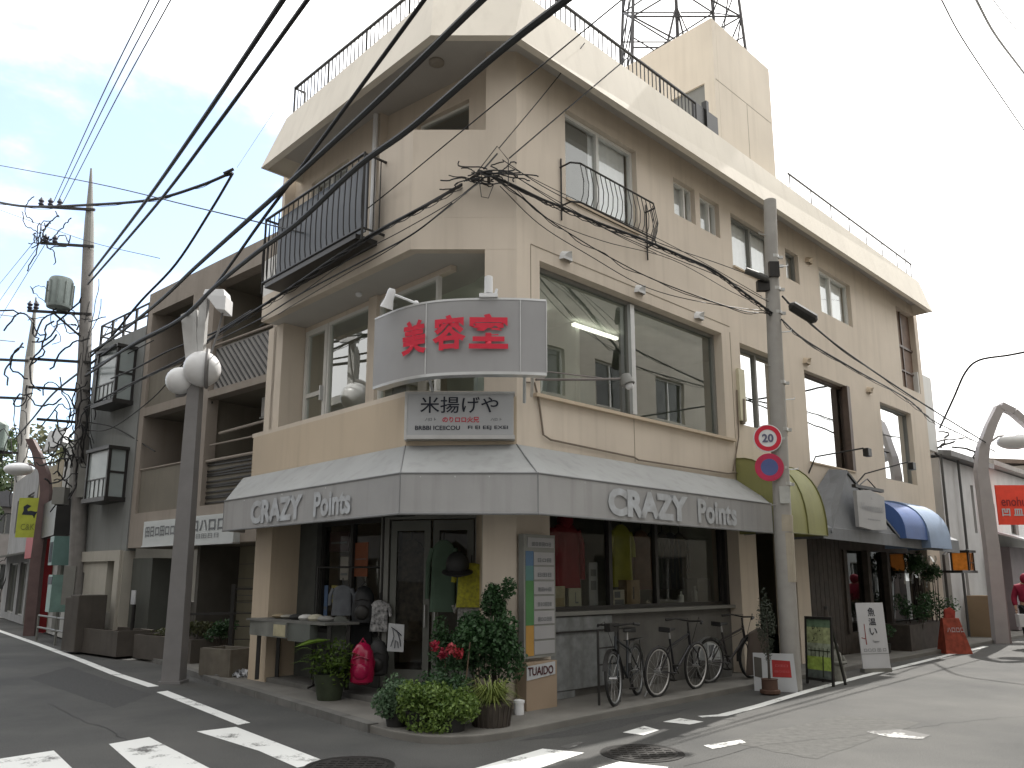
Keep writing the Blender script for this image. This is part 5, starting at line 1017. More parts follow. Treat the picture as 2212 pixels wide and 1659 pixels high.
# planters, walls and posts before the brown building
def boxobj(name, lb, cat, fr, s0, s1, h0, h1, z0, z1, mm, soil=True, group=None):
    t = thing(name, lb, cat, fr.p((s0 + s1) / 2, (h0 + h1) / 2, z0), group); th = .05
    m = MB(); m.box(fr, s0, s1, h0, h0 + th, z0, z1); m.box(fr, s0, s1, h1 - th, h1, z0, z1); m.box(fr, s0, s0 + th, h0 + th, h1 - th, z0, z1); m.box(fr, s1 - th, s1, h0 + th, h1 - th, z0, z1); m.build('planter_box', mm, t, bevel=.008)
    if soil: MB().box(fr, s0 + th, s1 - th, h0 + th, h1 - th, z0, z1 - .07).build('soil', mat('soil', (.04, .03, .022), .95, .3, 9), t)
    return t
CHAR = mat('charcoal_concrete', (.085, .075, .065), .85, .15, 2.5, .2, 80, streak=.3)
wallp = boxobj('planter', 'long dark concrete planter behind the near street lamp', 'planter', FM, 1.0, 3.3, -.2, .55, .05, .5, CHAR)
boxobj('planter', 'low wide dark planter wall before the grey green entrance wall', 'planter', FM, 3.6, 6.0, .0, .75, .05, .55, CHAR)
t = thing('gate_wall', 'dark stepped gate wall at the corner of the grey house', 'wall', FM.p(5.9, .6, .05)); m = MB(); m.box(FM, 5.3, 5.75, .3, .9, .05, 1.25); m.box(FM, 5.76, 6.15, .25, .85, .05, 1.2); m.build('wall', CHAR, t, bevel=.02)
f5 = frame_at(-5.0, 13.3, -45); boxobj('planter', 'small grey wooden planter between the street lamp and the beige pillar', 'planter', Fr((-5.05, 13.15), (.86, -.5), (-.5, -.86)), 0, .72, -.5, 0, .075, .5, mat('weathered_planter', (.15, .135, .11), .85, .2, 5, streak=.4))
t = thing('metal_post', 'black metal post with a crossbar in the planter beside the beige pillar', 'post', (-5.0, 14.3, .1)); m = MB(); m.box(FW, -5.0, -4.93, 14.27, 14.34, .1, 1.5); m.bar((-5.9, 14.25, .98), (-4.9, 14.3, 1.0), .04); m.bar((-4.95, 14.3, 1.42), (-4.45, 14.3, 1.42), .03)
for i in range(4): m.bar((-4.95, 14.3, .55 + i * .22), (-4.5, 14.3, .55 + i * .22), .015)
m.build('post', BLACKM, t)
t = thing('small_notice', 'small white notice on a black stake at the grey green wall', 'sign', FM.p(4.55, .1, .5)); MB().box(FM, 4.5, 4.6, .02, .06, .5, 1.05).build('stake', BLACKM, t); m = MB().box(FM, 4.45, 4.65, .06, .08, 1.05, 1.35); m.build('plate', SIGNW2, t)
t = thing('red_chair', 'small red frame seat by the foot of the maroon lamp', 'chair'); c = gr(99, 1368); t.location = c; ORG[t] = Vector(c)
m = MB()
for x in (-.22, .22):
    for y in (-.2, .2): m.tube([(c.x + x, c.y + y, 0), (c.x + x, c.y + y, .5 if y < 0 else .95)], .025, 6)
for z in (.5, .9): m.tube([(c.x - .22, c.y + .2, z), (c.x + .22, c.y + .2, z)], .025, 6)
m.build('frame', RED, t); MB().box(FW, c.x - .24, c.x + .24, c.y - .22, c.y + .22, .48, .53).build('seat', RED, t)
gd = thing('guard_rail', 'low grey tubular guard rail along the left pavement edge', 'guard rail', gr(150, 1375)); m = MB(); a, b = gr(98, 1368), gr(215, 1378) 
a, b = gr(78, 1384), gr(165, 1406)
for z in (.35, .65): m.tube([a + Vector((0, 0, z)), b + Vector((0, 0, z))], .025, 6)
for i in range(3): q = a.lerp(b, i / 2); m.tube([q, q + Vector((0, 0, .68))], .03, 6)
m.build('rail', GFRAME, gd)

# ------------------------------------------------------------------ right neighbours
def house(name, lb, s0, s1, h, z1, col, ops, depth=6, roofc=(.25, .25, .26), z_roof=.25, grp=None):
    t = thing(name, lb, 'house', FR.p((s0 + s1) / 2, h - 2, 0), grp); mm = mat(name + '_wall', col, .85, .07, 2, .05, 90, streak=.2)
    m = MB().wall(FR, s0, s1, 0, z1, h - .2, h, ops); m.box(FR, s0, s0 + .2, h - depth, h - .2, 0, z1); m.box(FR, s1 - .2, s1, h - depth, h - .2, 0, z1); m.build('wall', mm, t)
    m = MB(); m.hexa([FR.p(s0 - .1, h + .35, z1), FR.p(s1 + .1, h + .35, z1), FR.p(s1 + .1, h - depth, z1 + .9), FR.p(s0 - .1, h - depth, z1 + .9), FR.p(s0 - .1, h + .35, z1 + z_roof * .6), FR.p(s1 + .1, h + .35, z1 + z_roof * .6), FR.p(s1 + .1, h - depth, z1 + 1.1), FR.p(s0 - .1, h - depth, z1 + 1.1)]); m.build('roof', mat(name + '_roof', roofc, .7, .15, 5, streak=.3), t)
    for o in ops: window(FR, *o, h - .08, 1, GFRAME, MIRGL, parent=t)
    return t
h1 = house('small_grey_house', 'small pale grey two storey house just past the beige building', 16.2, 19.9, -.1, 4.85, (.5, .5, .5), [(18.7, 18.95, 2.9, 4.3), (17.4, 17.65, .9, 2.0)], roofc=(.2, .2, .2))
h2 = house('white_house', 'white house with a bright tin canopy behind the arched lamp', 20.1, 25.5, -.1, 5.0, (.6, .6, .59), [(22.5, 23.4, 3.0, 4.6), (20.6, 20.9, .8, 2.4)], roofc=(.3, .28, .26))
m = MB(); m.hexa([FR.p(19.9, -.1, 3.0), FR.p(25.5, -.1, 2.9), FR.p(25.8, 1.1, 2.6), FR.p(19.9, 1.0, 2.62)] + [q + Vector((0, 0, .06)) for q in (FR.p(19.9, -.1, 3.0), FR.p(25.5, -.1, 2.9), FR.p(25.8, 1.1, 2.6), FR.p(19.9, 1.0, 2.62))]); m.build('canopy', mat('tin_canopy', (.6, .62, .64), .35, .06, 3, metal=.2), h2)
m = MB().box(FR, 20.6, 22.6, -.09, .25, .1, 2.55); m.build('side_panel', mat('mauve_panel', (.2, .17, .18), .7, .1), h2)
h3 = house('brown_roof_house', 'weathered house with a tiled roof at the right edge behind the red banner', 25.8, 33, -.2, 5.6, (.32, .3, .27), [(27, 29, 3.2, 4.8)], roofc=(.13, .1, .08))
m = MB()
for s_ in (16.0, 17.4, 19.8): m.tube([FR.p(s_, .02, 4.9), FR.p(s_, .02, 2.4), FR.p(s_ - .6, .02, 2.2), FR.p(s_ - .6, .02, .1)], .035, 8)
m.each('downpipe', mat('dark_pipe', (.07, .07, .07), .5), h1)
m = MB(); tangle(m, FR.p(16.4, -.2, 5.2), (.5, .3, .25), 8, .03, 5); m.build('roof_aerial', BLACKM, h1)
bn = thing('red_banner', 'red hanging banner with dark script and white boxed characters at the right edge', 'banner', at(2190, 1095, 23)); c = at(2200, 1092, 23)
MB().box(FW, c.x - .62, c.x + .75, c.y, c.y + .04, c.z - .56, c.z + .6).build('cloth', REDB, bn)
text('enohuo', (c.x - .05, c.y - .01, c.z + .12), (1, 0, 0), (0, 0, 1), .3, mat('dark_red_script', (.25, .02, .02), .6), bn, width=.9, height=.28, bold=.01)
text('凹 皿', (c.x - .2, c.y - .01, c.z - .2), (1, 0, 0), (0, 0, 1), .2, SIGNW2, bn, width=.62, height=.22, bold=.03)
lt = thing('lantern_sign', 'amber glowing box sign hanging at the far end of the timber shopfront', 'lantern', FR.p(15.2, .5, 1.8))
m = MB()
for a in (15.0, 15.4):
    for b in (.3, .68): m.box(FR, a, a + .04, b, b + .04, 1.8, 2.24)
for a in (15.13, 15.27): m.box(FR, a, a + .02, .7, .715, 1.82, 2.22)
m.box(FR, 15.04, 15.4, .7, .715, 1.98, 2.0); m.box(FR, 14.96, 15.48, .26, .76, 2.24, 2.3); m.box(FR, 14.3, 15.48, .26, .76, 1.74, 1.8); m.build('frame', DKFR, lt)
MB().box(FR, 15.03, 15.41, .33, .69, 1.81, 2.23).build('shade', mat('amber_glass', (.22, .085, .02), .4, .6, 9, emit=(.8, .25, .03, .11)), lt)
cn = thing('red_stand_sign', 'worn red folding stand sign by the end of the timber shopfront', 'sign', gr(2072, 1413)); c = gr(2072, 1413)
m = MB(); m.hexa([c + Vector(q) for q in ((-.27, 0, 0), (.3, 0, 0), (.3, .4, 0), (-.27, .4, 0), (-.2, .16, .75), (.16, .16, .75), (.16, .24, .75), (-.2, .24, .75))]); m.build('body', mat('worn_red', (.3, .06, .035), .8, .35, 9, streak=.4), cn)
MB().extr([c + Vector(q) for q in ((-.13, .2, .74), (.1, .2, .74), (.12, .2, .9), (.02, .2, .98), (-.11, .2, .93))], (0, .05, 0)).build('top', mat('worn_red_top', (.33, .05, .035), .8, .3, 9), cn)
text('ハロロロ', c + Vector((0.02, .09, .5)), (1, 0, 0), (0, .2, 1), .1, AWNTXT, cn, width=.36, height=.1)
t = thing('cardboard_box', 'tall tan board box standing against the small grey house', 'box', FR.p(17.6, .3, 0)); m = MB(); m.box(FR, 17.1, 18.0, -.05, .5, 0, 1.15); m.build('box', mat('tan_board', (.3, .22, .14), .8, .06, 3), t, bevel=.01); MB().box(FR, 17.1, 18.0, .5, .504, .56, .6).build('tape', mat('brown_tape', (.22, .15, .08), .4), t)

# ------------------------------------------------------------------ houses on the near side of both streets (seen in the window reflections)
def street_house(name, lb, fr, s0, s1, hh, d_, col, nwin, sg=1):
    t = thing(name, lb, 'house', fr.p((s0 + s1) / 2, -d_ / 2, 0)); ops = []
    for fl in range(int(hh // 2.9)):
        for i in range(nwin): a = s0 + (s1 - s0) * (i + .22) / nwin; ops.append((a, a + (s1 - s0) / nwin * .55, .9 + fl * 2.9, 2.3 + fl * 2.9))
    m = MB().wall(fr, s0, s1, 0, hh, -.25, 0, ops); m.box(fr, s0, s1, -d_, -.25, hh - .25, hh); m.box(fr, s0, s0 + .2, -d_, -.25, 0, hh - .25); m.box(fr, s1 - .2, s1, -d_, -.25, 0, hh - .25); m.box(fr, s0 + .2, s1 - .2, -d_, -d_ + .2, 0, hh - .25); m.build('wall', mat(name + '_wall', col, .85, .08, 1.5, streak=.25), t)
    for o in ops: window(fr, *o, -.12, 2, WFRAME, MIRGL, parent=t)
    m = MB(); m.box(fr, s0 - .15, s1 + .15, -d_, .25, hh, hh + .3); m.build('cornice', mat(name + '_roof', (.3, .29, .27), .8), t)
FO = Fr(tuple(FR.p(0, 7.2, 0).xy), tuple(FR.s.xy), tuple((-FR.h).xy)); FP = Fr(tuple(FL.p(0, 8.5, 0).xy), tuple(FL.s.xy), tuple((-FL.h).xy)); FQ = Fr((0, -9), (1, 0), (0, 1))
street_house('cream_terrace_house', 'cream terrace house across the right street', FO, 1.0, 19.2, 11.4, 8, (.42, .385, .32), 6)
street_house('grey_terrace_house', 'grey terrace house across the right street', FO, 24, 33, 5.6, 8, (.36, .37, .37), 5)
street_house('brown_terrace_house', 'dark brown terrace house across the left street', FP, 2, 13, 10.5, 8, (.1, .09, .08), 5)  # unseen; raised and darkened to cut bounce light on the shopfront
street_house('slate_terrace_house', 'slate grey terrace house across the left street', FP, 13.5, 27, 8.2, 8, (.12, .12, .12), 5)  # out of view, walls darkened to send less light back across
street_house('brick_house', 'unseen dark house behind the crossing', FQ, -9, 7, 9.5, 7, (.12, .1, .085), 6)  # out of view, made taller and darker to dim the ground floor
# ------------------------------------------------------------------ bicycles
SILV = mat('silver_rim', (.5, .5, .5), .3, .05, metal=.8)
def bicycle(lb, framecol, rimcol, a, b, lean=0., basket=False, board=False, mudguard=True, rack=False, z=.062):
    """a = ground point under the front wheel, b = under the rear wheel"""
    a, b = Vector(a), Vector(b); d = (a - b); d.z = 0; ang = math.atan2(d.y, d.x)
    t = thing('bicycle', lb, 'bicycle', (0, 0, 0), 'bicycles parked under the awning'); r = .33; wb = 1.04; fm = mat('bike_frame', framecol, .35, .08, metal=.3)
    def wheel(x):
        w = MB().ring((x, 0, r), r - .02, .02, (0, 1, 0), 36, 8).build('wheel', BLACKR, t, smooth=True, wl=False)
        MB().ring((x, 0, r), r - .045, .011, (0, 1, 0), 36, 6).build('rim', rimcol, w, smooth=True, wl=False)
        m = MB()
        for k in range(18): q = 2 * math.pi * k / 18; m.tube([(x + .02 * math.cos(q + .5), .02 * (-1) ** k, r + .02 * math.sin(q + .5)), (x + (r - .05) * math.cos(q), 0, r + (r - .05) * math.sin(q))], .0016, 3, cap=False)
        m.tube([(x, -.05, r), (x, .05, r)], .02, 8); m.build('spokes', SILV, w, wl=False)
    wheel(wb); wheel(0)
    bb = Vector((.44, 0, .28)); seat = Vector((.3, 0, .74)); head0, head1 = Vector((.86, 0, .62)), Vector((.82, 0, .78)); rear = Vector((0, 0, r)); fr_ = Vector((wb, 0, r))
    m = MB(); m.tube([bb, seat], .016, 8); m.tube([seat - Vector((-.02, 0, .1)), head1], .016, 8); m.tube([bb, head0], .019, 8); m.tube([head0, head1 + Vector((-.01, 0, .04))], .02, 8)
    for y in (-.045, .045): m.tube([bb + Vector((0, y * .6, 0)), rear + Vector((0, y, 0))], .01, 6); m.tube([seat - Vector((-.02, -y * .3, .1)), rear + Vector((0, y, 0))], .009, 6)
    m.build('frame', fm, t, smooth=True, wl=False)
    m = MB()
    for y in (-.05, .05): m.tube([head0 + Vector((.01, y * .7, -.02)), Vector((wb - .05, y, .5)), fr_ + Vector((0, y, 0))], .011, 6)
    m.build('fork', fm, t, smooth=True, wl=False)
    m = MB(); m.tube([head1, head1 + Vector((-.03, 0, .16))], .014, 8); hz = head1 + Vector((-.02, 0, .17)); m.tube([hz + Vector((-.12, -.27, .0)), hz + Vector((.0, -.2, .02)), hz + Vector((.04, 0, 0)), hz + Vector((.0, .2, .02)), hz + Vector((-.12, .27, .0))], .012, 8)
    hb = m.build('handlebar', BLACKM, t, smooth=True, wl=False)
    m = MB()
    for y in (-.27, .27): m.tube([hz + Vector((-.14, y * 1.02, 0)), hz + Vector((-.03, y * .86, .015))], .018, 8)
    m.each('grip', BLACKR, hb, wl=False)
    m = MB(); m.tube([seat, seat + Vector((-.025, 0, .12))], .013, 8); m.build('seat_post', SILV, t, wl=False)
    q = seat + Vector((-.03, 0, .14)); m = MB(); m.add([q + Vector(p) for p in ((.15, -.02, 0), (.15, .02, 0), (-.02, .05, .0), (-.12, .09, .02), (-.12, -.09, .02), (-.02, -.05, 0), (.15, -.02, -.03), (.15, .02, -.03), (-.02, .05, -.04), (-.12, .09, -.05), (-.12, -.09, -.05), (-.02, -.05, -.04))], [(0, 1, 2, 5), (2, 3, 4, 5), (6, 7, 8, 11), (8, 9, 10, 11), (0, 1, 7, 6), (1, 2, 8, 7), (2, 3, 9, 8), (3, 4, 10, 9), (4, 5, 11, 10), (5, 0, 6, 11)]); m.build('saddle', BLACKR, t, bevel=.01, wl=False)
    m = MB().ring(bb + Vector((0, .05, 0)), .08, .006, (0, 1, 0), 24, 5); m.tube([bb + Vector((0, .06, 0)), bb + Vector((.12, .06, -.12))], .009, 6); m.tube([bb + Vector((0, -.06, 0)), bb + Vector((-.12, -.06, .12))], .009, 6); m.box(FW, bb.x + .08, bb.x + .17, .06, .15, bb.z - .13, bb.z - .11); m.box(FW, bb.x - .17, bb.x - .08, -.15, -.06, bb.z + .11, bb.z + .13); m.build('crankset', BLACKM, t, wl=False)
    m = MB(); m.tube([hz + Vector((.0, -.2, .02)), hz + Vector((.12, -.1, .06)), head0 + Vector((.06, 0, .05)), Vector((wb - .02, .04, r + .28))], .004, 4); m.tube([hz + Vector((.0, .2, .02)), hz + Vector((.13, .08, .03)), head1 + Vector((.03, .02, -.05)), seat + Vector((.05, .01, -.14)), rear + Vector((.05, .03, r))], .004, 4); m.build('brake_cable', BLACKR, t, wl=False)
    m = MB(); m.tube([bb + Vector((0, .05, .08)), rear + Vector((0, .05, .035))], .006, 4); m.tube([bb + Vector((0, .05, -.08)), rear + Vector((0, .05, -.035))], .006, 4); m.build('chain', SILV, t, wl=False); m = MB().tube([rear + Vector((.06, .06, .0)), Vector((-.12, .12, .01))], .009, 6); m.build('kickstand', SILV, t, wl=False)
    if mudguard:
        for x in (0, wb):
            m = MB(); P = [Vector((x + (r + .025) * math.cos(R_(q)), 0, r + (r + .025) * math.sin(R_(q)))) for q in range(20, 190, 14)]
            for p0_, p1_ in zip(P[:-1], P[1:]): m.poly([p0_ + Vector((0, -.03, 0)), p0_ + Vector((0, .03, 0)), p1_ + Vector((0, .03, 0)), p1_ + Vector((0, -.03, 0))])
            m.build('mudguard', BLACKM if x else SILV, t, smooth=True, wl=False)
    if basket:
        m = MB(); c = Vector((.98, 0, .82))
        for z_ in (0, .08, .16, .24): k = .1 + z_ * .2; m.tube([c + Vector((-k, -k * 1.3, z_)), c + Vector((k, -k * 1.3, z_)), c + Vector((k, k * 1.3, z_)), c + Vector((-k, k * 1.3, z_)), c + Vector((-k, -k * 1.3, z_))], .006, 5)
        for k in range(-3, 4): 
            for y in (-1, 1): m.tube([c + Vector((k * .03, y * .13, 0)), c + Vector((k * .046, y * .19, .24))], .004, 4)
        m.build('basket', BLACKM, t, wl=False)
    if board:
        m = MB().extr([Vector(p) for p in ((wb - .3, -.09, .08), (wb + .12, -.09, .08), (wb + .26, -.09, .62), (wb + .05, -.09, .8), (wb - .22, -.09, .72))], (0, -.04, 0)); m.build('saddlebag', mat('brown_bag', (.09, .07, .06), .6, .15, 6), t, bevel=.02, wl=False)
    if rack:
        m = MB()
        for y in (-.07, .07): m.tube([(-.28, y, .73), (.22, y, .73)], .007, 5); m.tube([(-.05, y, .73), (0, y, .33)], .006, 5)
        for x in (-.25, -.1, .05, .2): m.tube([(x, -.07, .73), (x, .07, .73)], .006, 5)
        m.build('rack', BLACKM, t, wl=False)
    t.rotation_euler = (lean, 0, ang); t.location = (b.x, b.y, z); return t
bicycle('dark bicycle with grey mudguard nearest the notice board under the awning', (.03, .035, .04), mat('grey_rim', (.3, .31, .31), .4, metal=.4), FR.p(1.05, .66, 0), FR.p(2.0, .28, 0), .06, rack=True)
bicycle('black bicycle with pale front rim leaning on the middle of the shop wall', (.025, .025, .028), mat('pale_rim', (.55, .54, .52), .4, metal=.3), FR.p(3.05, .5, 0), FR.p(2.02, .58, 0), .05, mudguard=False)
bicycle('bicycle with a brown pannier beside the right beige pillar', (.04, .035, .035), SILV, FR.p(4.75, .42, 0), FR.p(3.72, .3, 0), .05, board=True)
t = thing('bicycle_stand', 'black two post rack standing at the notice board end of the bicycles', 'rack', FR.p(1.1, .5, .06)); m = MB()
for s_ in (.92, 1.32): m.tube([FR.p(s_, .5, .06), FR.p(s_, .5, 1.02 if s_ > 1 else .98)], .016, 6)
for z in (.55, .75): m.tube([FR.p(.92, .5, z), FR.p(1.32, .5, z)], .01, 6)
m.box(FR, 1.12, 1.3, .44, .54, .94, 1.04); m.build('frame', BLACKM, t)
t = thing('small_carton', 'small white and grey printed carton on the ground behind the bicycle with the pannier', 'carton', FR.p(4.3, -.05, .06)); MB().box(FR, 4.1, 4.5, -.18, .05, .35, .62).build('box', mat('carton_white', (.5, .52, .52), .7, .1, 8), t, bevel=.004); m = MB(); m.box(FR, 4.14, 4.3, .05, .054, .39, .58); m.build('print', GREYINK, t); MB().box(FR, 4.05, 4.7, -.18, .1, .06, .35).build('crate', CONC2, t)

# ------------------------------------------------------------------ goods seen in and before the shop windows
def garment(name, lb, cat, c, sx, sz, mm, x=(1, 0, 0), sleeve=.5, n=Vector((0, -1, 0)), long=1.0, hood=False, grp=None):
    """a hanging coat/shirt: front and back bulging, shoulders, sleeves"""
    c, x, n = Vector(c), Vector(x).normalized(), Vector(n).normalized(); t = thing(name, lb, cat, c, grp)
    prof = [(.1, .5), (.28, .46), (.46, .37), (.44, .1), (.46, -.2), (.5, -.5 * long)]
    m = MB(); K = 20; rings = []
    for w_, z in prof:
        rings.append([c + x * (w_ * sx * math.cos(q)) + n * (w_ * sx * .2 * math.sin(q) + sx * .035 * math.sin(k_ * 5 + q * 7) * (1 if z < .3 else .2)) + Vector((0, 0, z * sz)) for k_, q in [(k, 2 * math.pi * k / K) for k in range(K)]])
    vs = [v for r in rings for v in r]; m.add(vs, [(i * K + k, i * K + (k + 1) % K, (i + 1) * K + (k + 1) % K, (i + 1) * K + k) for i in range(len(prof) - 1) for k in range(K)] + [tuple(range(K))])
    m.build('body', mm, t, smooth=True)
    for sgn in (-1, 1):
        q = c + x * sgn * .42 * sx + Vector((0, 0, .38 * sz)); m = MB().tube([q, q + x * sgn * .14 * sx - Vector((0, 0, .2 * sz)), q + x * sgn * .17 * sx - Vector((0, 0, sleeve * sz))], [.1 * sx, .095 * sx, .08 * sx], 10); m.build('sleeve', mm, t, smooth=True)
    m = MB().tube([c + Vector((0, 0, .5 * sz)), c + Vector((0, 0, .5 * sz + .1))], .008, 5)
    if hood: m = MB().ball(c + Vector((0, 0, .53 * sz)), .2 * sx, 14, (1, .7, 1.0))
    m.build('hood' if hood else 'hanger', mm if hood else BLACKM, t, smooth=True); return t
gw = Vector(FR.h)
CREAM = mat('aged_paper', (.36, .33, .22), .8, .2, 8)
garment('red_coat', 'dark red hooded coat hanging in the right shop window', 'coat', FR.p(1.5, -.55, 1.93), .6, .92, mat('crimson_cloth', (.2, .012, .02), .8, .12, 5), FR.s, .75, gw, hood=True)
def flat(name, lb, cat, fr, s0, s1, h, z0, z1, mm, th=.02, part='sheet', marks=None, mm2=None):
    t = thing(name, lb, cat, fr.p((s0 + s1) / 2, h, z0)); MB().box(fr, s0, s1, h - th, h, z0, z1).build(part, mm, t)
    if marks:
        m = MB()
        for a, b, c_, d_ in marks: m.box(fr, s0 + (s1 - s0) * a, s0 + (s1 - s0) * b, h, h + .004, z0 + (z1 - z0) * c_, z0 + (z1 - z0) * d_)
        m.build('print', mm2 or GREYINK, t)
    return t
garment('yellow_shirt', 'olive yellow printed shirt hanging in the middle of the right shop window', 'shirt', FR.p(2.87, -.62, 1.95), .5, .95, mat('olive_yellow_cloth', (.3, .3, .04), .8, .12, 6), FR.s, .4, gw)
flat('display_sign', 'tall pale grey banner standing between the red coat and yellow shirt', 'sign', FR, 1.95, 2.14, -.5, 1.18, 1.83, mat('pale_board', (.3, .31, .32), .7, .1, 6), .02, 'board', [(.2, .8, .7, .85), (.2, .8, .4, .6)])
flat('display_card', 'beige card standing at the left end of the right shop sill', 'card', FR, 1.08, 1.34, -.42, 1.18, 1.5, CREAM, .03, 'card', [(.1, .9, .1, .5)], mat('tan_print', (.28, .23, .13), .8))
flat('display_card', 'pale card with a cracked black line on the right shop sill', 'card', FR, 1.42, 1.68, -.42, 1.18, 1.47, mat('pale_card', (.36, .36, .28), .8, .1), .03, 'card', [(.5, .55, .3, .8), (.55, .75, .28, .36)])
flat('paper_bag', 'brown paper bag standing under the yellow shirt', 'bag', FR, 2.72, 3.04, -.42, 1.18, 1.58, mat('brown_paper', (.22, .16, .09), .8, .15, 7), .16, 'bag', [(.45, .55, .3, .75)], WOODD)
flat('photo_print', 'small pale print with dark pictures on the right shop sill', 'print', FR, 2.4, 2.66, -.42, 1.18, 1.44, mat('print_paper', (.4, .38, .32), .8, .1), .03, 'sheet', [(.1, .6, .55, .9), (.1, .9, .15, .45)])
garment('brown_jacket', 'rust brown jacket hanging in the third pane of the right shop window', 'jacket', FR.p(3.55, -.75, 1.9), .5, .95, mat('rust_cloth', (.13, .07, .045), .9, .2, 6), FR.s, .6, gw)
for i, s_ in enumerate((3.95, 4.2, 4.45, 4.7)): garment('dark_jacket', 'dark jacket on the window rail, %s from the rust brown jacket' % ('first', 'second', 'third', 'fourth')[i], 'jacket', FR.p(s_, -.8, 1.9), .42, .95, mat('dark_cloth%d' % i, ((.05, .06, .055), (.07, .07, .07), (.045, .05, .06), (.08, .075, .065))[i], .9, .2, 6), FR.s, .6, gw, grp='dark jackets on the window rail')
for i, (s_, hh, col) in enumerate(((4.1, .22, (.6, .62, .6)), (2.28, .12, (.5, .5, .48)), (4.5, .3, (.25, .26, .26)), (3.2, .1, (.35, .33, .28)))):
    c = FR.p(s_, -.4, 1.18); o = MB().lathe(c, [(.04, 0), (.045, .02), (.045, hh * .7), (.018, hh * .8), (.018, hh)], 12).build('bottle', mat('bottle%d' % i, col, .3), smooth=True); tag(o, ('white slim bottle on the right shop sill', 'small pale jar beside the standing banner', 'tall grey bottle at the right end of the shop sill', 'low cream jar beside the brown paper bag')[i], 'bottle', 'bottles on the shop sill')
flat('display_cabinet', 'pale grey cabinet inside the right end of the shop window', 'cabinet', FR, 4.75, 5.15, -.5, 1.18, 1.6, mat('cabinet_grey', (.17, .17, .165), .6, .06), .3, 'cabinet', [(.02, .98, .48, .5)])
# left shop window
flat('orange_poster', 'rust orange poster inside the left shop window', 'poster', FL, 1.68, 2.02, -.62, 1.63, 2.12, mat('orange_poster', (.22, .075, .035), .7, .1, 5), .01, 'sheet', [(.1, .9, .5, .52)])
flat('white_poster', 'narrow pale poster inside the left shop window', 'poster', FL, 2.18, 2.4, -.62, 1.58, 1.92, mat('pale_poster', (.28, .27, .24), .7, .1, 5), .01, 'sheet', [(.1, .9, .2, .3)])
flat('dark_poster', 'dark red poster high in the left shop window', 'poster', FL, 2.2, 2.75, -.63, 2.0, 2.3, mat('dark_red_poster', (.07, .035, .035), .7, .1, 5), .01, 'sheet', [(.1, .9, .4, .5)])
flat('blue_card', 'blue card at the far left of the left shop window', 'card', FL, 2.72, 2.82, -.62, 1.05, 1.5, mat('blue_card', (.1, .16, .28), .7), .01, 'sheet', [(.1, .9, .2, .3)])
flat('yellow_card', 'dull yellow card in the left shop window', 'card', FL, 2.45, 2.62, -.62, 1.25, 1.5, mat('dull_yellow', (.28, .25, .08), .7), .01, 'sheet', [(.1, .9, .2, .3)])
# goods before the door
tb = thing('display_table', 'trestle table of small goods before the left shop window', 'table', FL.p(2.4, .12, .1)); TZ = 1.02
m = MB().hexa([FL.p(1.35, -.3, TZ - .03), FL.p(3.45, -.3, TZ - .03), FL.p(3.5, .28, TZ - .03), FL.p(1.4, .2, TZ - .03), FL.p(1.35, -.3, TZ), FL.p(3.45, -.3, TZ), FL.p(3.5, .28, TZ), FL.p(1.4, .2, TZ)]); m.build('tabletop', mat('table_board', (.14, .14, .13), .6, .15, 4), tb)
m = MB(); m.box(FL, 2.35, 3.44, .2, .25, TZ - .24, TZ - .03); m.build('drawer_front', mat('old_drawer', (.16, .165, .15), .7, .2, 5, streak=.3), tb); m = MB().box(FL, 1.75, 2.34, .1, .22, TZ - .27, TZ - .03); m.build('bin', mat('grey_bin', (.1, .11, .1), .5, .15, 4), tb); MB().box(FL, 2.36, 2.7, .25, .256, TZ - .22, TZ - .06).build('patch', CREAM, tb)
for s_, h_ in ((1.45, .1), (1.45, -.2), (3.38, -.2), (3.38, .12)): m = MB().bar(FL.p(s_, h_, .13), FL.p(s_, h_, TZ - .03), .05); m.build('leg', BLACKM, tb)
rr = random.Random(3)
gl = ['folded grey cloth', 'rolled cream towel', 'crumpled white shirt', 'dark cap', 'stacked pale cards', 'small tan purse']
for i in range(6):
    s_ = 1.75 + i * .26; o = MB().ball(FL.p(s_, -.02, TZ + .035), .12, 12, (1, .8, (.38, .5, .42, .4, .25, .3)[i])).build('table_goods', mat('goods%d' % i, [(.25, .25, .24), (.4, .38, .3), (.5, .5, .48), (.03, .03, .03), (.3, .29, .25), (.25, .2, .13)][i], .8, .2, 9), smooth=True); tag(o, gl[i] + ' lying on the trestle table', 'goods', 'goods on the trestle table')
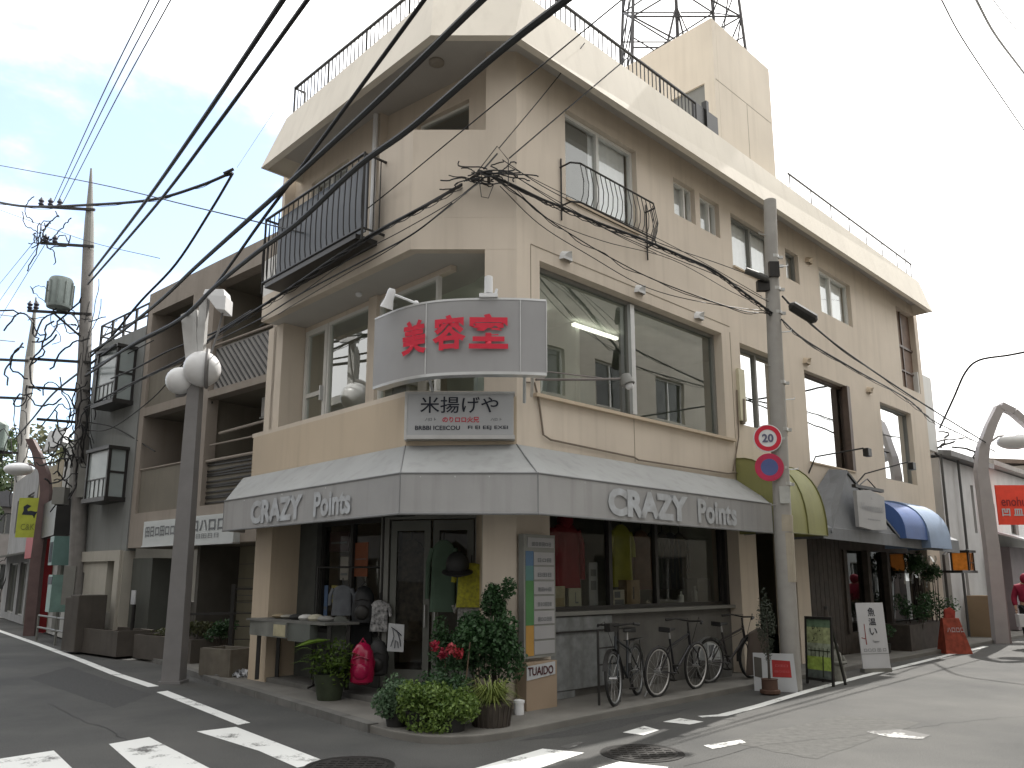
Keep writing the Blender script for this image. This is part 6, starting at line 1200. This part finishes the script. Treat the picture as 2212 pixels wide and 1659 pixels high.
# mannequin-like clothes rack: denim torso, black backpack, pink backpack, camera bag
garment('denim_jacket', 'grey denim jacket hanging beside the black backpack at the shop door', 'jacket', (-2.4, 11.35, 1.3), .3, .42, mat('grey_denim', (.13, .14, .155), .9, .2, 8), (1, 0, 0), .55)
garment('pale_trousers', 'pale grey trousers hanging below the denim jacket', 'trousers', (-2.42, 11.35, .86), .26, .46, mat('pale_trouser_cloth', (.16, .17, .155), .9, .15, 8), (1, 0, 0), .1)
def backpack(lb, c, sz, mm, mm2, rz=0.):
    t = thing('backpack', lb, 'backpack', c, 'backpacks by the shop door'); K = 14
    prof = [(.28, 0), (.46, .06), (.5, .25), (.48, .55), (.42, .78), (.26, .95), (.08, 1.0)]; c = Vector(c); m = MB(); vs = []
    for w_, z in prof: vs += [c + Vector((w_ * .62 * sz * math.cos(q) , w_ * .42 * sz * math.sin(q) * (1.15 if math.sin(q) < 0 else .7), z * sz)) for q in [2 * math.pi * k / K for k in range(K)]]
    m.add(vs, [(i * K + k, i * K + (k + 1) % K, (i + 1) * K + (k + 1) % K, (i + 1) * K + k) for i in range(len(prof) - 1) for k in range(K)] + [tuple(range(K)), tuple(range(len(vs) - K, len(vs)))]); m.build('body', mm, t, smooth=True)
    m = MB().ball(c + Vector((0, -.2 * sz, .32 * sz)), .2 * sz, 12, (1, .45, 1.05)); m.build('pocket', mm2, t, smooth=True)
    m = MB(); m.tube([c + Vector((-.08 * sz, 0, .97 * sz)), c + Vector((0, 0, 1.1 * sz)), c + Vector((.08 * sz, 0, .97 * sz))], .012, 6); m.tube([c + Vector((-.2 * sz, -.22 * sz, .62 * sz)), c + Vector((0, -.26 * sz, .68 * sz)), c + Vector((.2 * sz, -.22 * sz, .62 * sz))], .007, 5)
    for s_ in (-1, 1): m.tube([c + Vector((s_ * .13 * sz, .1, .9 * sz)), c + Vector((s_ * .28 * sz, .06, .5 * sz)), c + Vector((s_ * .2 * sz, .05, .05 * sz))], .014, 6)
    m.build('strap', mm2, t, smooth=True); return t
backpack('black backpack hanging on the clothes rail beside the shop door', (-2.05, 11.1, .98), .52, mat('black_nylon', (.015, .016, .018), .5, .15, 6), BLACKM)
backpack('glossy magenta red backpack hanging low in front of the shop door', (-1.93, 10.5, .27), .52, mat('magenta_vinyl', (.3, .006, .045), .16, .1, 5), mat('magenta_trim', (.3, .005, .05), .25, .1))
backpack('dark grey bag slumped behind the magenta backpack', (-1.78, 10.8, .34), .46, mat('charcoal_nylon', (.03, .03, .031), .6, .2, 9), BLACKM)
t = thing('clothes_rail', 'black clothes rail holding bags and jackets at the shop door', 'rail', (-2.1, 11.2, .14)); m = MB()
for x in (-2.75, -1.78): m.tube([(x, 11.3, .14), (x, 11.3, 1.78)], .015, 6); m.tube([(x, 11.05, .15), (x, 11.55, .15)], .015, 6)
m.tube([(-2.75, 11.3, 1.76), (-1.78, 11.3, 1.76)], .015, 6); m.build('frame', BLACKM, t)
garment('black_trousers', 'long black garment hanging under the black backpack', 'garment', (-2.08, 11.2, .72), .34, .8, mat('black_cloth', (.014, .015, .017), .9), (1, 0, 0), .2)
garment('striped_shirt', 'grey and white patterned shirt right of the black backpack', 'shirt', (-1.82, 11.05, 1.1), .26, .42, mat('patterned_cloth', (.5, .5, .5), .8, .1, 22, col2=(.05, .05, .055)), (1, 0, 0), .4)
t = thing('door_poster', 'white drawing sheet hung before the left shop door', 'poster', (-1.6, 10.7, .62)); m = MB().extr([(-1.65, 10.72, .66), (-1.43, 10.7, .65), (-1.43, 10.72, 1.0), (-1.64, 10.74, 1.02)], (0, .01, 0)); m.build('sheet', SIGNW2, t)
m = MB()
for pts in (((-1.6, .72), (-1.56, .85), (-1.58, .95), (-1.52, .92), (-1.48, .8), (-1.47, .72)), ((-1.55, .7), (-1.54, .8), (-1.51, .78), (-1.5, .7)), ((-1.6, .97), (-1.5, .9), (-1.46, .86))): m.tube([(x, 10.7, z) for x, z in pts], .006, 4)
m.build('drawing', INK, t)
# yellow/black window display at the right leaf: hat on stand, yellow tee, patterned skirt, green coat
garment('yellow_shirt', 'bright yellow speckled shirt displayed at the right shop door', 'shirt', (-.52, 10.3, 1.52), .4, .56, mat('yellow_speckled_cloth', (.42, .4, .03), .8, .1, 26, col2=(.2, .2, .03)), (1, 0, 0), .32)
garment('grey_skirt', 'grey speckled skirt displayed below the yellow speckled shirt', 'skirt', (-.54, 10.33, 1.1), .36, .46, mat('grey_speckled_cloth', (.32, .32, .3), .9, .1, 30, col2=(.1, .1, .1)), (1, 0, 0), .02)
t = thing('black_hat', 'round black hat on the stand above the yellow speckled shirt', 'hat', (-.78, 10.3, 1.85)); m = MB().ball((-.70, 10.22, 1.78), .16, 18, (.95, .8, 1.05)); m.build('crown', BLACKR, t, smooth=True); m = MB().lathe((-.70, 10.22, 1.69), [(.15, .02), (.2, 0), (.2, -.01), (.14, -.01)], 20, (0, -.3, 1)); m.build('brim', BLACKR, t, smooth=True)
garment('green_coat', 'muted green coat hanging inside the right shop door', 'coat', (-.92, 10.7, 1.64), .36, .95, mat('muted_green_cloth', (.075, .12, .085), .85, .12, 5), (1, 0, 0), .7)
garment('patterned_dress', 'brown patterned dress hanging inside the left door glass', 'dress', (-1.42, 11.25, 1.45), .45, 1.4, mat('brown_pattern', (.1, .08, .06), .9, .1, 14, col2=(.03, .025, .02)), (1, 0, 0), .3)
t = thing('stone_plaque', 'pale low stone step plate by the hedge before the door', 'plate', (-1.05, 9.5, .08)); m = MB().hexa([Vector(q) for q in ((-1.15, 9.3, .3), (-.62, 9.35, .26), (-.66, 9.55, .26), (-1.15, 9.6, .3), (-1.15, 9.3, .34), (-.62, 9.35, .29), (-.66, 9.55, .29), (-1.15, 9.6, .34))]); m.build('top', mat('pale_stone', (.34, .31, .3), .8, .1, 5), t); MB().box(FW, -1.05, -.75, 9.38, 9.52, .07, .27).build('base', CONC2, t)

# ------------------------------------------------------------------ things on the right pavement edge
def panelstand(name, lb, cat, u0, v0, u1, v1, tilt, hgt, th=.03):
    a, b = gr(u0, v0), gr(u1, v1); x = (b - a).normalized(); n = Vector((x.y, -x.x, 0)); up_ = (Vector((0, 0, 1)) * math.cos(tilt) - n * math.sin(tilt)); return thing(name, lb, cat, (a + b) / 2), a, x, n, up_, (b - a).length
t, a, x, n, u_, L_ = panelstand('board_sign', 'white leaning board with a red panel at the foot of the utility pole', 'sign', 1630, 1492, 1724, 1496, .12, .6)
MB().extr([a, a + x * L_, a + x * (L_ - .03) + u_ * .53, a + u_ * .53], n * -.03).build('board', SIGNW2, t)
p = lambda f, g, o=.004: a + x * L_ * f + u_ * g + n * o
MB().poly([p(.44, .2), p(.88, .2), p(.86, .43), p(.44, .44)]).build('panel', mat('brick_red_print', (.36, .03, .03), .7, .1, 9), t); MB().poly([p(.02, .2), p(.2, .18), p(.2, .46), p(.02, .48)]).build('photo', INNER, t)
text('ロ田口', p(.66, .36, .008), x, u_, .05, mat('pink_ink', (.5, .12, .12), .7), t, width=.17, height=.035); text('田ロ日ロ', p(.66, .28, .008), x, u_, .05, mat('pink_ink2', (.5, .12, .12), .7), t, width=.2, height=.03)
t, a, x, n, u_, L_ = panelstand('framed_picture', 'black framed garden picture board standing on the roadside', 'picture', 1741, 1476, 1800, 1484, .06, 1.0)
L_ = .5; p = lambda f, g, o=.0: a + x * L_ * f + u_ * g + n * o; m = MB()
for q in (((0, 0), (.06, 1.02)), ((.94, 0), (1, 1.02)), ((.06, .98), (.94, 1.02)), ((.06, .06), (.94, .1))): (f0, g0), (f1, g1) = q; m.extr([p(f0, g0), p(f1, g0), p(f1, g1), p(f0, g1)], n * -.035)
m.build('frame', BLACKM, t); GP = [(.1, .22, (.12, .14, .13)), (.22, .42, (.34, .46, .1)), (.42, .62, (.32, .36, .27)), (.62, .86, (.34, .38, .2)), (.86, .98, (.13, .2, .13))]
for i, (g0, g1, col) in enumerate(GP): MB().poly([p(.06, g0, -.015), p(.94, g0, -.015), p(.94, g1, -.015), p(.06, g1, -.015)]).build('picture_band', mat('picture%d' % i, col, .45, .35, 14), t)
m = MB(); rr = random.Random(2)
for i in range(26): f, g = rr.uniform(.12, .6), rr.uniform(.62, .86); m.leaf(p(f, g, -.008), .03, n, 0)
for f in (.2, .35, .5, .65, .8): m.extr([p(f, .42, -.012), p(f + .02, .42, -.012), p(f + .02, .55, -.012), p(f, .55, -.012)], n * .004)
m.extr([p(.1, .5, -.012), p(.9, .5, -.012), p(.9, .515, -.012), p(.1, .515, -.012)], n * .004); m.extr([p(.62, .12, -.012), p(.66, .12, -.012), p(.66, .44, -.012), p(.62, .44, -.012)], n * .004); m.build('picture_tree', mat('picture_dark', (.04, .05, .03), .6, .3), t)
m = MB(); m.bar(p(.1, .95, -.05), p(.1, 0, -.35), .03); m.bar(p(.9, .95, -.05), p(.9, 0, -.35), .03); m.build('easel_leg', BLACKM, t)
t, a, x, n, u_, L_ = panelstand('standing_banner', 'tall white standing banner sign with black characters before the timber shopfront', 'sign', 1866, 1453, 1924, 1451, .06, 1.2)
L_ = .56; p = lambda f, g, o=.0: a + x * L_ * f + u_ * g * .93 + n * o
MB().extr([p(0, .06), p(1, .06), p(1, 1.27), p(0, 1.27)], n * -.02).build('sheet', mat('banner_white', (.6, .61, .64), .6, .04), t); MB().extr([p(0, 0, .03), p(1, 0, .03), p(1, .07, .03), p(0, .07, .03)], n * -.12).build('base', GFRAME, t)
for i, (ch, hh) in enumerate((('魚', .15), ('温', .12), ('い', .12))): text(ch, p(.52, 1.1 - i * .18, .004), x, u_, .1, INK, t, width=.15, height=hh, bold=.01)
text('Yuppeor', p(.57, .55, .004), x, u_, .05, INK, t, width=.14, height=.05); text('ロロロ 田 ロ', p(.5, .4, .004), x, u_, .05, GREYINK, t, width=.45, height=.06)
m = MB(); m.extr([p(.2, .5, .003), p(.235, .5, .003), p(.225, .88, .003), p(.2, .88, .003)], n * .002); m.extr([p(.06, .62, .003), p(.2, .6, .003), p(.2, .615, .003), p(.06, .635, .003)], n * .002); m.build('mark', mat('dark_red_mark', (.25, .05, .05), .7), t); MB().extr([p(0, .33, .003), p(1, .33, .003), p(1, .337, .003), p(0, .337, .003)], n * .002).build('seam', GREYINK, t)
m = MB(); m.tube([p(.95, 1.2, -.02), p(1.05, 1.0, -.25), p(1.1, .6, -.3), p(1.08, .02, -.35)], .012, 6); m.build('support_leg', ALU, t)
c = gr(1808, 1470); t = thing('stone_figure', 'small pale grey draped figurine on the roadside by the garden picture', 'figurine', c)
m = MB().lathe(c, [(.14, 0), (.15, .06), (.11, .3), (.09, .42), (.045, .47), (.045, .49)], 14); m.build('robe', mat('grey_stone', (.24, .24, .22), .9, .25, 8, .4, 40), t, smooth=True); MB().ball(c + Vector((0, 0, .54)), .06, 12).build('head', mat('grey_stone_head', (.24, .23, .21), .9), t, smooth=True); MB().tube([c + Vector((-.1, -.02, .38)), c + Vector((-.13, -.07, .28)), c + Vector((0, -.13, .28)), c + Vector((.13, -.07, .28)), c + Vector((.1, -.02, .38))], .03, 8).build('arm', mat('grey_stone_arm', (.24, .24, .22), .9), t, smooth=True)
t = thing('brown_bottle', 'tall dark brown bottle shaped post beside the garden picture', 'post', c + Vector((.05, .25, 0))); m = MB().lathe(c + Vector((.0, .25, 0)), [(.06, 0), (.06, .6), (.035, .72), (.05, .95), (.03, 1.1)], 12); m.build('body', WOODD, t, smooth=True); MB().lathe(c + Vector((0, .25, 1.1)), [(.035, 0), (.035, .05)], 10).build('cap', BLACKM, t)
c = gr(1664, 1500); t = thing('potted_conifer', 'thin upright conifer in a brown pot before the white leaning board', 'potted plant', c)
m = MB(); m.lathe(c, [(.1, 0), (.14, .02), (.14, .06), (.11, .07), (.11, .2), (.12, .21)], 18); m.build('pot', mat('terracotta', (.09, .05, .035), .8, .2, 7), t, smooth=True); MB().tube([c + Vector((0, 0, .2)), c + Vector((.01, 0, 1.1))], [.02, .008], 6).build('stem', WOODD, t)
m = MB(); random.seed(11); m.leaves(900, c + Vector((0, .02, .95)), (.17, .17, .55), .05, 0, 0, lambda q: math.hypot(q.x, q.y) < .85 * (1 - abs(q.z)) ** .6 and random.random() < .8, .25); m.build('foliage', foliage('grey_green_needles', (.035, .045, .03), (.09, .11, .08)), t, merge=False)

# ------------------------------------------------------------------ plants at the corner
FOL1 = foliage('hedge_leaf', (.035, .085, .015), (.2, .29, .06)); FOL2 = foliage('dark_shrub_leaf', (.014, .04, .014), (.05, .12, .04)); FOL3 = foliage('bluish_leaf', (.05, .1, .05), (.14, .22, .12)); FOLG = foliage('grass_blade', (.07, .11, .02), (.26, .3, .08)); FERN = foliage('fern_leaf', (.03, .06, .01), (.12, .2, .02)); TREEL = foliage('tree_leaf', (.03, .055, .02), (.1, .14, .06))
def hedge(lb, c, rad, n, sz, fol, pot=None, name='shrub', grp='shrubs at the corner', seed=1):
    random.seed(seed); c = Vector(c); t = thing(name, lb, 'plant', (c.x, c.y, .07), grp)
    m = MB(); lumps = [(Vector((random.uniform(-.6, .6) * rad[0], random.uniform(-.6, .6) * rad[1], random.uniform(-.45, .55) * rad[2])), random.uniform(.35, .6)) for _ in range(9)]
    for d, k in lumps: m.leaves(n // 9, c + d, [x * k for x in rad], sz, .25)
    m.build('foliage', fol, t, merge=False)
    m = MB()
    for _ in range(10):
        d = random.choice(lumps)[0]; m.tube([(c.x + d.x * .3, c.y + d.y * .3, .1), (c.x + d.x * .7, c.y + d.y * .7, (.1 + c.z) / 2), c + d], [.012, .009, .004], 5)
    m.build('stem', WOODD, t)
    if pot: MB().lathe((c.x, c.y, .07), [(pot[0] * .8, 0), (pot[0], pot[1] * .9), (pot[0] * 1.06, pot[1]), (pot[0] * .92, pot[1])], 18).build('pot', pot[2], t, smooth=True)
    return t
TERR = mat('brown_pot', (.13, .09, .06), .8, .2, 6); DKPOT = mat('black_pot', (.025, .025, .024), .6, .2)
hedge('rounded bluish green shrub at the left end of the corner hedge', (-1.22, 8.72, .33), (.25, .23, .33), 2200, .05, FOL3, (.13, .22, DKPOT), seed=2)
hedge('yellow green clipped hedge plant in the middle of the corner bed', (-.95, 8.53, .28), (.32, .25, .3), 3200, .045, FOL1, (.16, .2, DKPOT), seed=3)
hedge('bushy yellow green plant at the kerb edge of the corner bed', (-.62, 8.46, .27), (.32, .26, .3), 3200, .045, FOL1, (.16, .18, DKPOT), seed=4)
hedge('low dark green shrub behind the clipped hedge', (-.75, 8.85, .36), (.36, .2, .25), 1700, .05, FOL2, (.16, .2, DKPOT), seed=5)
hedge('tall dark leafy shrub against the beige wall beside the yellow speckled shirt', (-.26, 9.3, .82), (.42, .3, .52), 5200, .06, FOL2, (.2, .3, DKPOT), seed=6)
hedge('round dark bush on top of the tall shrub by the wall', (-.16, 9.5, 1.38), (.22, .2, .3), 1700, .05, FOL2, None, seed=7)
hedge('dark leafy plant left of the tall shrub', (-.72, 9.6, .8), (.24, .2, .4), 1700, .05, FOL2, (.14, .24, DKPOT), seed=8)
# grass-like plant in a basket pot
c = Vector((-.22, 8.75, .3)); t = thing('grass_plant', 'spiky pale green grass plant in a slatted pot at the corner', 'plant', (c.x, c.y, .07), 'shrubs at the corner'); m = MB(); random.seed(21)
for _ in range(260):
    a = random.uniform(0, 6.28); L_ = random.uniform(.16, .36); o = Vector((math.cos(a), math.sin(a), 0)); up_ = random.uniform(.35, 1.1); P0 = c + o * random.uniform(0, .06); P1 = P0 + o * L_ * .5 + Vector((0, 0, L_ * up_ * .7)); P2 = P0 + o * L_ * 1.05 + Vector((0, 0, L_ * (up_ - .45))); s_ = Vector((-o.y, o.x, 0)) * .007
    m.poly([P0 - s_, P0 + s_, P1 + s_, P1 - s_]); m.poly([P1 - s_, P1 + s_, P2])
m.build('foliage', FOLG, t, merge=False); m = MB().lathe((c.x, c.y, .07), [(.19, 0), (.22, .2), (.23, .24), (.2, .24)], 22); pt = m.build('pot', mat('slatted_pot', (.06, .05, .04), .8, .3, 9), t); m = MB()
for k in range(22): a = k * 2 * math.pi / 22; m.bar((c.x + .195 * math.cos(a), c.y + .195 * math.sin(a), .07), (c.x + .228 * math.cos(a), c.y + .228 * math.sin(a), .3), .02, .01)
m.build('slat', WOODD, pt)
# pink flowers
t = thing('pink_flowers', 'pink and red flowering plant in front of the yellow speckled shirt', 'plant', (-.72, 9.2, .07), 'shrubs at the corner'); m = MB(); random.seed(5)
m.leaves(500, (-.72, 9.2, .55), (.22, .15, .3), .05, .1); m.build('foliage', FOL2, t, merge=False)
for i, (x, z, col) in enumerate(((-.87, .86, (.45, .02, .06)), (-.68, .82, (.6, .09, .11)), (-.6, .78, (.5, .04, .06)), (-.76, .78, (.35, .02, .05)))):
    m = MB().leaves(60, (x, 9.08, z), (.06, .05, .065), .05, .2); m.build('blossom', foliage('blossom%d' % i, tuple(q * .6 for q in col), col), t, merge=False)
m = MB(); m.tube([(-.55, 9.05, .1), (-.5, 9.1, .6), (-.47, 9.1, .9)], .008, 5); m.tube([(-.75, 9.2, .1), (-.75, 9.15, .7)], .008, 5); m.lathe((-.72, 9.2, .07), [(.1, 0), (.13, .2), (.12, .2)], 14); m.build('pot', TERR, t)
# fern at left
c = Vector((-2.35, 10.55, .4)); t = thing('potted_fern', 'broad leaved fern in a dark pot under the trestle table', 'potted plant', (c.x, c.y, .07)); m = MB(); random.seed(8)
for k in range(26):
    a = random.uniform(0, 6.28); L_ = random.uniform(.3, .55); o = Vector((math.cos(a), math.sin(a), 0)); pr = None; s_ = Vector((-o.y, o.x, 0)); rise = random.uniform(.2, .75)
    for j in range(9):
        f = j / 8; p_ = c + o * L_ * f + Vector((0, 0, L_ * rise * math.sin(f * 2.3))); 
        if j: 
            wd = .09 * math.sin(f * 3.0) + .012
            for sg in (-1, 1): m.poly([p_, p_ + s_ * sg * wd + o * .05, p_ + o * .04]); m.poly([pr.lerp(p_, .5), pr.lerp(p_, .5) + s_ * sg * wd + o * .05, pr.lerp(p_, .5) + o * .04])
        pr = p_
for a, L_ in ((-2.6, .5), (2.8, .55)):
    o = Vector((math.cos(a), math.sin(a), 0)); s_ = Vector((-o.y, o.x, 0)); q = c + Vector((0, 0, .42))
    m.poly([q, q + o * L_ * .5 + s_ * .11, q + o * L_ + Vector((0, 0, -.08)), q + o * L_ * .5 - s_ * .11])
m.leaves(700, c + Vector((.05, 0, .1)), (.32, .26, .34), .06, .1); m.build('foliage', FERN, t, merge=False); MB().lathe((c.x, c.y, .07), [(.15, 0), (.21, .3), (.22, .33), (.18, .33)], 18).build('pot', mat('mossy_pot', (.035, .045, .025), .8, .3, 7), t, smooth=True)
c = gr(1121, 1558); t = thing('white_canister', 'small white plastic canister at the foot of the tan sign box', 'canister', c); MB().lathe(c, [(.055, 0), (.06, .02), (.058, .2)], 16).build('body', WHITEP, t, smooth=True); MB().lathe(c, [(.066, .2), (.066, .23), (.03, .24)], 16).build('lid', WHITEP, t, smooth=True)
t = thing('plastic_bag', 'crumpled clear plastic bag on the ground at the beige pillar', 'bag', (-4.3, 13.0, .08)); m = MB(); random.seed(6); m.leaves(60, (-4.28, 12.9, .13), (.16, .1, .06), .09, 0); m.build('film', mat('plastic_film', (.5, .52, .55), .2, .1), t, merge=False); MB().tube([(-4.7, 12.95, .085), (-4.5, 12.9, .11), (-4.3, 12.9, .1)], .03, 6).build('strap', CONC2, t)
# shrubs in the left planters
random.seed(31); q = FM.p(1.9, .15, .6); hedge('low olive shrub in the long planter behind the street lamp', q, (.9, .35, .2), 1500, .06, foliage('olive_leaf', (.04, .045, .015), (.1, .11, .05)), None, grp='planter shrubs', seed=33)
q = FM.p(.9, .0, .62); hedge('small dark shrub beside the black metal post', q, (.3, .3, .25), 700, .06, FOL2, None, grp='planter shrubs', seed=34)

for i, (s_, h_, z_, r_, lb) in enumerate(((12.6, .35, 1.95, .3, 'hanging leafy plant under the blue awning'), (13.6, .3, 1.75, .32, 'hanging leafy plant at the far end under the pale blue awning'), (12.0, .35, .95, .4, 'dark leafy plant standing on the window bench'), (13.2, .4, .95, .42, 'dark bush at the right end of the window bench'), (10.5, .25, .45, .25, 'small dark plant behind the white standing banner'))):
    c = FR.p(s_, h_, z_); hedge(lb, (c.x, c.y, c.z), (r_, r_, r_ * .9), 700, .07, FOL2, (.13, .2, DKPOT) if i == 4 else None, grp='plants before the timber shopfront', seed=60 + i)
t = thing('vinyl_strip_curtain', 'clear vinyl strips with bright glints hanging below the blue awning', 'curtain', FR.p(13.2, .2, 2.1)); m = MB(); random.seed(77)
for i in range(14):
    s_ = 12.2 + i * .15; z0 = 2.15 - random.uniform(.35, .75); P = [FR.p(s_ + random.uniform(-.03, .03), .18 + .04 * math.sin(i * 2 + j), 2.15 - (2.15 - z0) * j / 5) for j in range(6)]
    for p_, q_ in zip(P[:-1], P[1:]): m.poly([p_, q_, q_ + FR.s * .07 + FR.h * .02, p_ + FR.s * .07 + FR.h * .02])
m.build('strip', glass('vinyl', (.55, .57, .55), .12, .08, .3), t, smooth=True)
# ------------------------------------------------------------------ trees in the distance
def tree(lb, x, y, hh, r, n, seed, fol=TREEL, sz=.35):
    random.seed(seed); t = thing('tree', lb, 'tree', (x, y, 0)); m = MB(); top_ = Vector((x + random.uniform(-.3, .3), y, hh * .62)); m.tube([(x, y, 0), (x + .1, y, hh * .3), top_], [.3, .22, .1], 9); cr = MB()
    for _ in range(16):
        d = Vector((random.gauss(0, 1), random.gauss(0, 1), random.uniform(-.5, .9))).normalized(); e = Vector((x, y, hh * .68)) + Vector((d.x * r * .75, d.y * r * .75, d.z * hh * .3)); b0 = Vector((x, y, hh * .3)).lerp(top_, random.uniform(.3, 1)); m.tube([b0, b0.lerp(e, .5) + Vector((0, 0, .2)), e], [.09, .05, .02], 6); cr.leaves(n // 16, e, (r * .45, r * .45, r * .36), sz, 0)
    m.build('trunk', WOODD, t, smooth=True); cr.build('crown', fol, t, merge=False)
tree('leafy tree behind the distant pole at the left edge', -26.5, 38, 9.0, 2.2, 2600, 41); tree('pale feathery tree between the two left poles', -27, 45, 10.5, 2.4, 1800, 42, foliage('pale_tree_leaf', (.07, .08, .04), (.2, .2, .12))); tree('tall green tree at the far left edge of the photo', -30, 42, 8.0, 2.2, 2200, 43)
for i, s_ in enumerate((20.8, 22.6)): q = FR.p(s_, 8.6, 0); tree('street tree across the right street, %s the cream terrace house' % ('just past', 'second past')[i], q.x, q.y, 5.2, 1.6, 1500, 70 + i)
for i, (x, y) in enumerate(((27, 44), (31, 47), (36, 50))): tree(('round green tree beyond the walking person, nearest the arched lamp', 'green tree beyond the walking person, partly cut by the right edge', 'green tree farthest up the right street')[i], x, y, 7.5, 2.6, 2200, 50 + i)

# ------------------------------------------------------------------ walking person at the right edge
pz = Vector((12.32, 19.2, 0)); per = thing('person', 'person in a red hooded jacket and black trousers walking away at the right edge', 'person', pz)
def skin(name, mm, pts, edges, rad, parent, sub=2, root=0):
    me = bpy.data.meshes.new(name); me.from_pydata([Vector(p) for p in pts], edges, []); o = bpy.data.objects.new(name, me); C.objects.link(o); md = o.modifiers.new('s', 'SKIN'); md.use_smooth_shade = True
    for i, r in enumerate(rad): v = me.skin_vertices[0].data[i]; v.radius = (r[0], r[1]) if isinstance(r, tuple) else (r, r); v.use_root = i == root
    o.modifiers.new('u', 'SUBSURF').levels = sub; o.modifiers['u'].render_levels = sub; dg = bpy.context.evaluated_depsgraph_get(); me2 = bpy.data.meshes.new_from_object(o.evaluated_get(dg)); bpy.data.objects.remove(o)
    me2.materials.clear(); me2.materials.append(mm); o2 = bpy.data.objects.new(name, me2); C.objects.link(o2); o2.parent = parent; return o2
SKINM = mat('skin', (.42, .26, .18), .6, .06, 9); JK = mat('red_jacket', (.24, .01, .035), .8, .1, 6, .1, 40); TR = mat('black_trousers_cloth', (.015, .015, .017), .9, .15, 8)
J = [(0, 0, .98), (0, .0, 1.2), (0, .01, 1.42), (0, .0, 1.53), (0, -.01, 1.63), (0, -.01, 1.7), (-.19, 0, 1.4), (-.27, .02, 1.14), (-.25, -.1, .93), (-.25, -.13, .85), (.19, 0, 1.4), (.27, -.03, 1.14), (.26, .08, .95), (.26, .1, .87), (-.1, 0, .9), (-.11, -.06, .5), (-.11, .04, .09), (-.11, -.1, .04), (.1, 0, .9), (.11, .1, .5), (.11, .22, .12), (.11, .12, .05)]
Eg = [(0, 1), (1, 2), (2, 3), (3, 4), (4, 5), (2, 6), (6, 7), (7, 8), (8, 9), (2, 10), (10, 11), (11, 12), (12, 13), (0, 14), (14, 15), (15, 16), (16, 17), (0, 18), (18, 19), (19, 20), (20, 21)]
Rd = [(.15, .11), (.14, .1), (.16, .11), .055, (.08, .095), (.06, .08), .06, .045, .032, .03, .06, .045, .032, .03, .08, .06, .042, .04, .08, .06, .042, .04]
body = skin('body', SKINM, J, Eg, Rd, per)
skin('jacket', JK, [J[0], J[1], J[2], (0, .02, 1.5), J[6], J[7], J[8], J[10], J[11], J[12]], [(0, 1), (1, 2), (2, 3), (2, 4), (4, 5), (5, 6), (2, 7), (7, 8), (8, 9)], [(.2, .15), (.19, .14), (.2, .14), (.1, .1), .085, .07, .055, .085, .07, .055], per)
skin('trousers', TR, [J[0], J[14], J[15], J[16], J[18], J[19], J[20]], [(0, 1), (1, 2), (2, 3), (0, 4), (4, 5), (5, 6)], [(.17, .13), .105, .085, .065, .105, .085, .065], per)
m = MB().ball((0, .035, 1.6), .115, 18, (.95, 1.0, 1.12)); o = m.build('hood', JK, per, smooth=True, wl=False)
for x, y in ((-.11, -.04), (.11, .17)): m = MB().ball((x, y, .055), .1, 12, (.5, 1.25, .5)); m.build('shoe', BLACKR, per, smooth=True, wl=False)
for sx, base in ((-1, J[9]), (1, J[13])):
    b0 = Vector(base); pts = [b0, b0 + Vector((0, -.01, -.05))]; ed = [(0, 1)]; rd = [.026, .03]
    for k in range(4): q = b0 + Vector((0, -.03 + k * .02, -.08)); L_ = (.07, .08, .075, .06)[k]; pts += [q, q + Vector((-sx * .01, -.005, -L_ * .5)), q + Vector((-sx * .025, -.01, -L_ * .9))]; n0 = len(pts) - 3; ed += [(1, n0), (n0, n0 + 1), (n0 + 1, n0 + 2)]; rd += [.01, .009, .007]
    q = b0 + Vector((-sx * .02, -.035, -.04)); pts += [q, q + Vector((-sx * .015, -.03, -.04))]; ed += [(0, len(pts) - 2), (len(pts) - 2, len(pts) - 1)]; rd += [.011, .008]
    skin('hand', SKINM, pts, ed, rd, per, 1)
per.rotation_euler = (0, 0, R_(155))
m = MB().ring((-.27, -.13, .85), .035, .008, (0, 0, 1), 14, 5)
o = MB().hexa([Vector((12.05 + x, 19.05 + y, z)) for x, y, z in ((-.1, -.05, .48), (.06, -.05, .48), (.06, .08, .48), (-.1, .08, .48), (-.11, -.06, .78), (.07, -.06, .78), (.07, .09, .78), (-.11, .09, .78))]).build('shopping_bag', mat('pale_carrier', (.6, .6, .62), .5, .05), bevel=.015); tag(o, 'white carrier bag held by the person in red', 'bag')
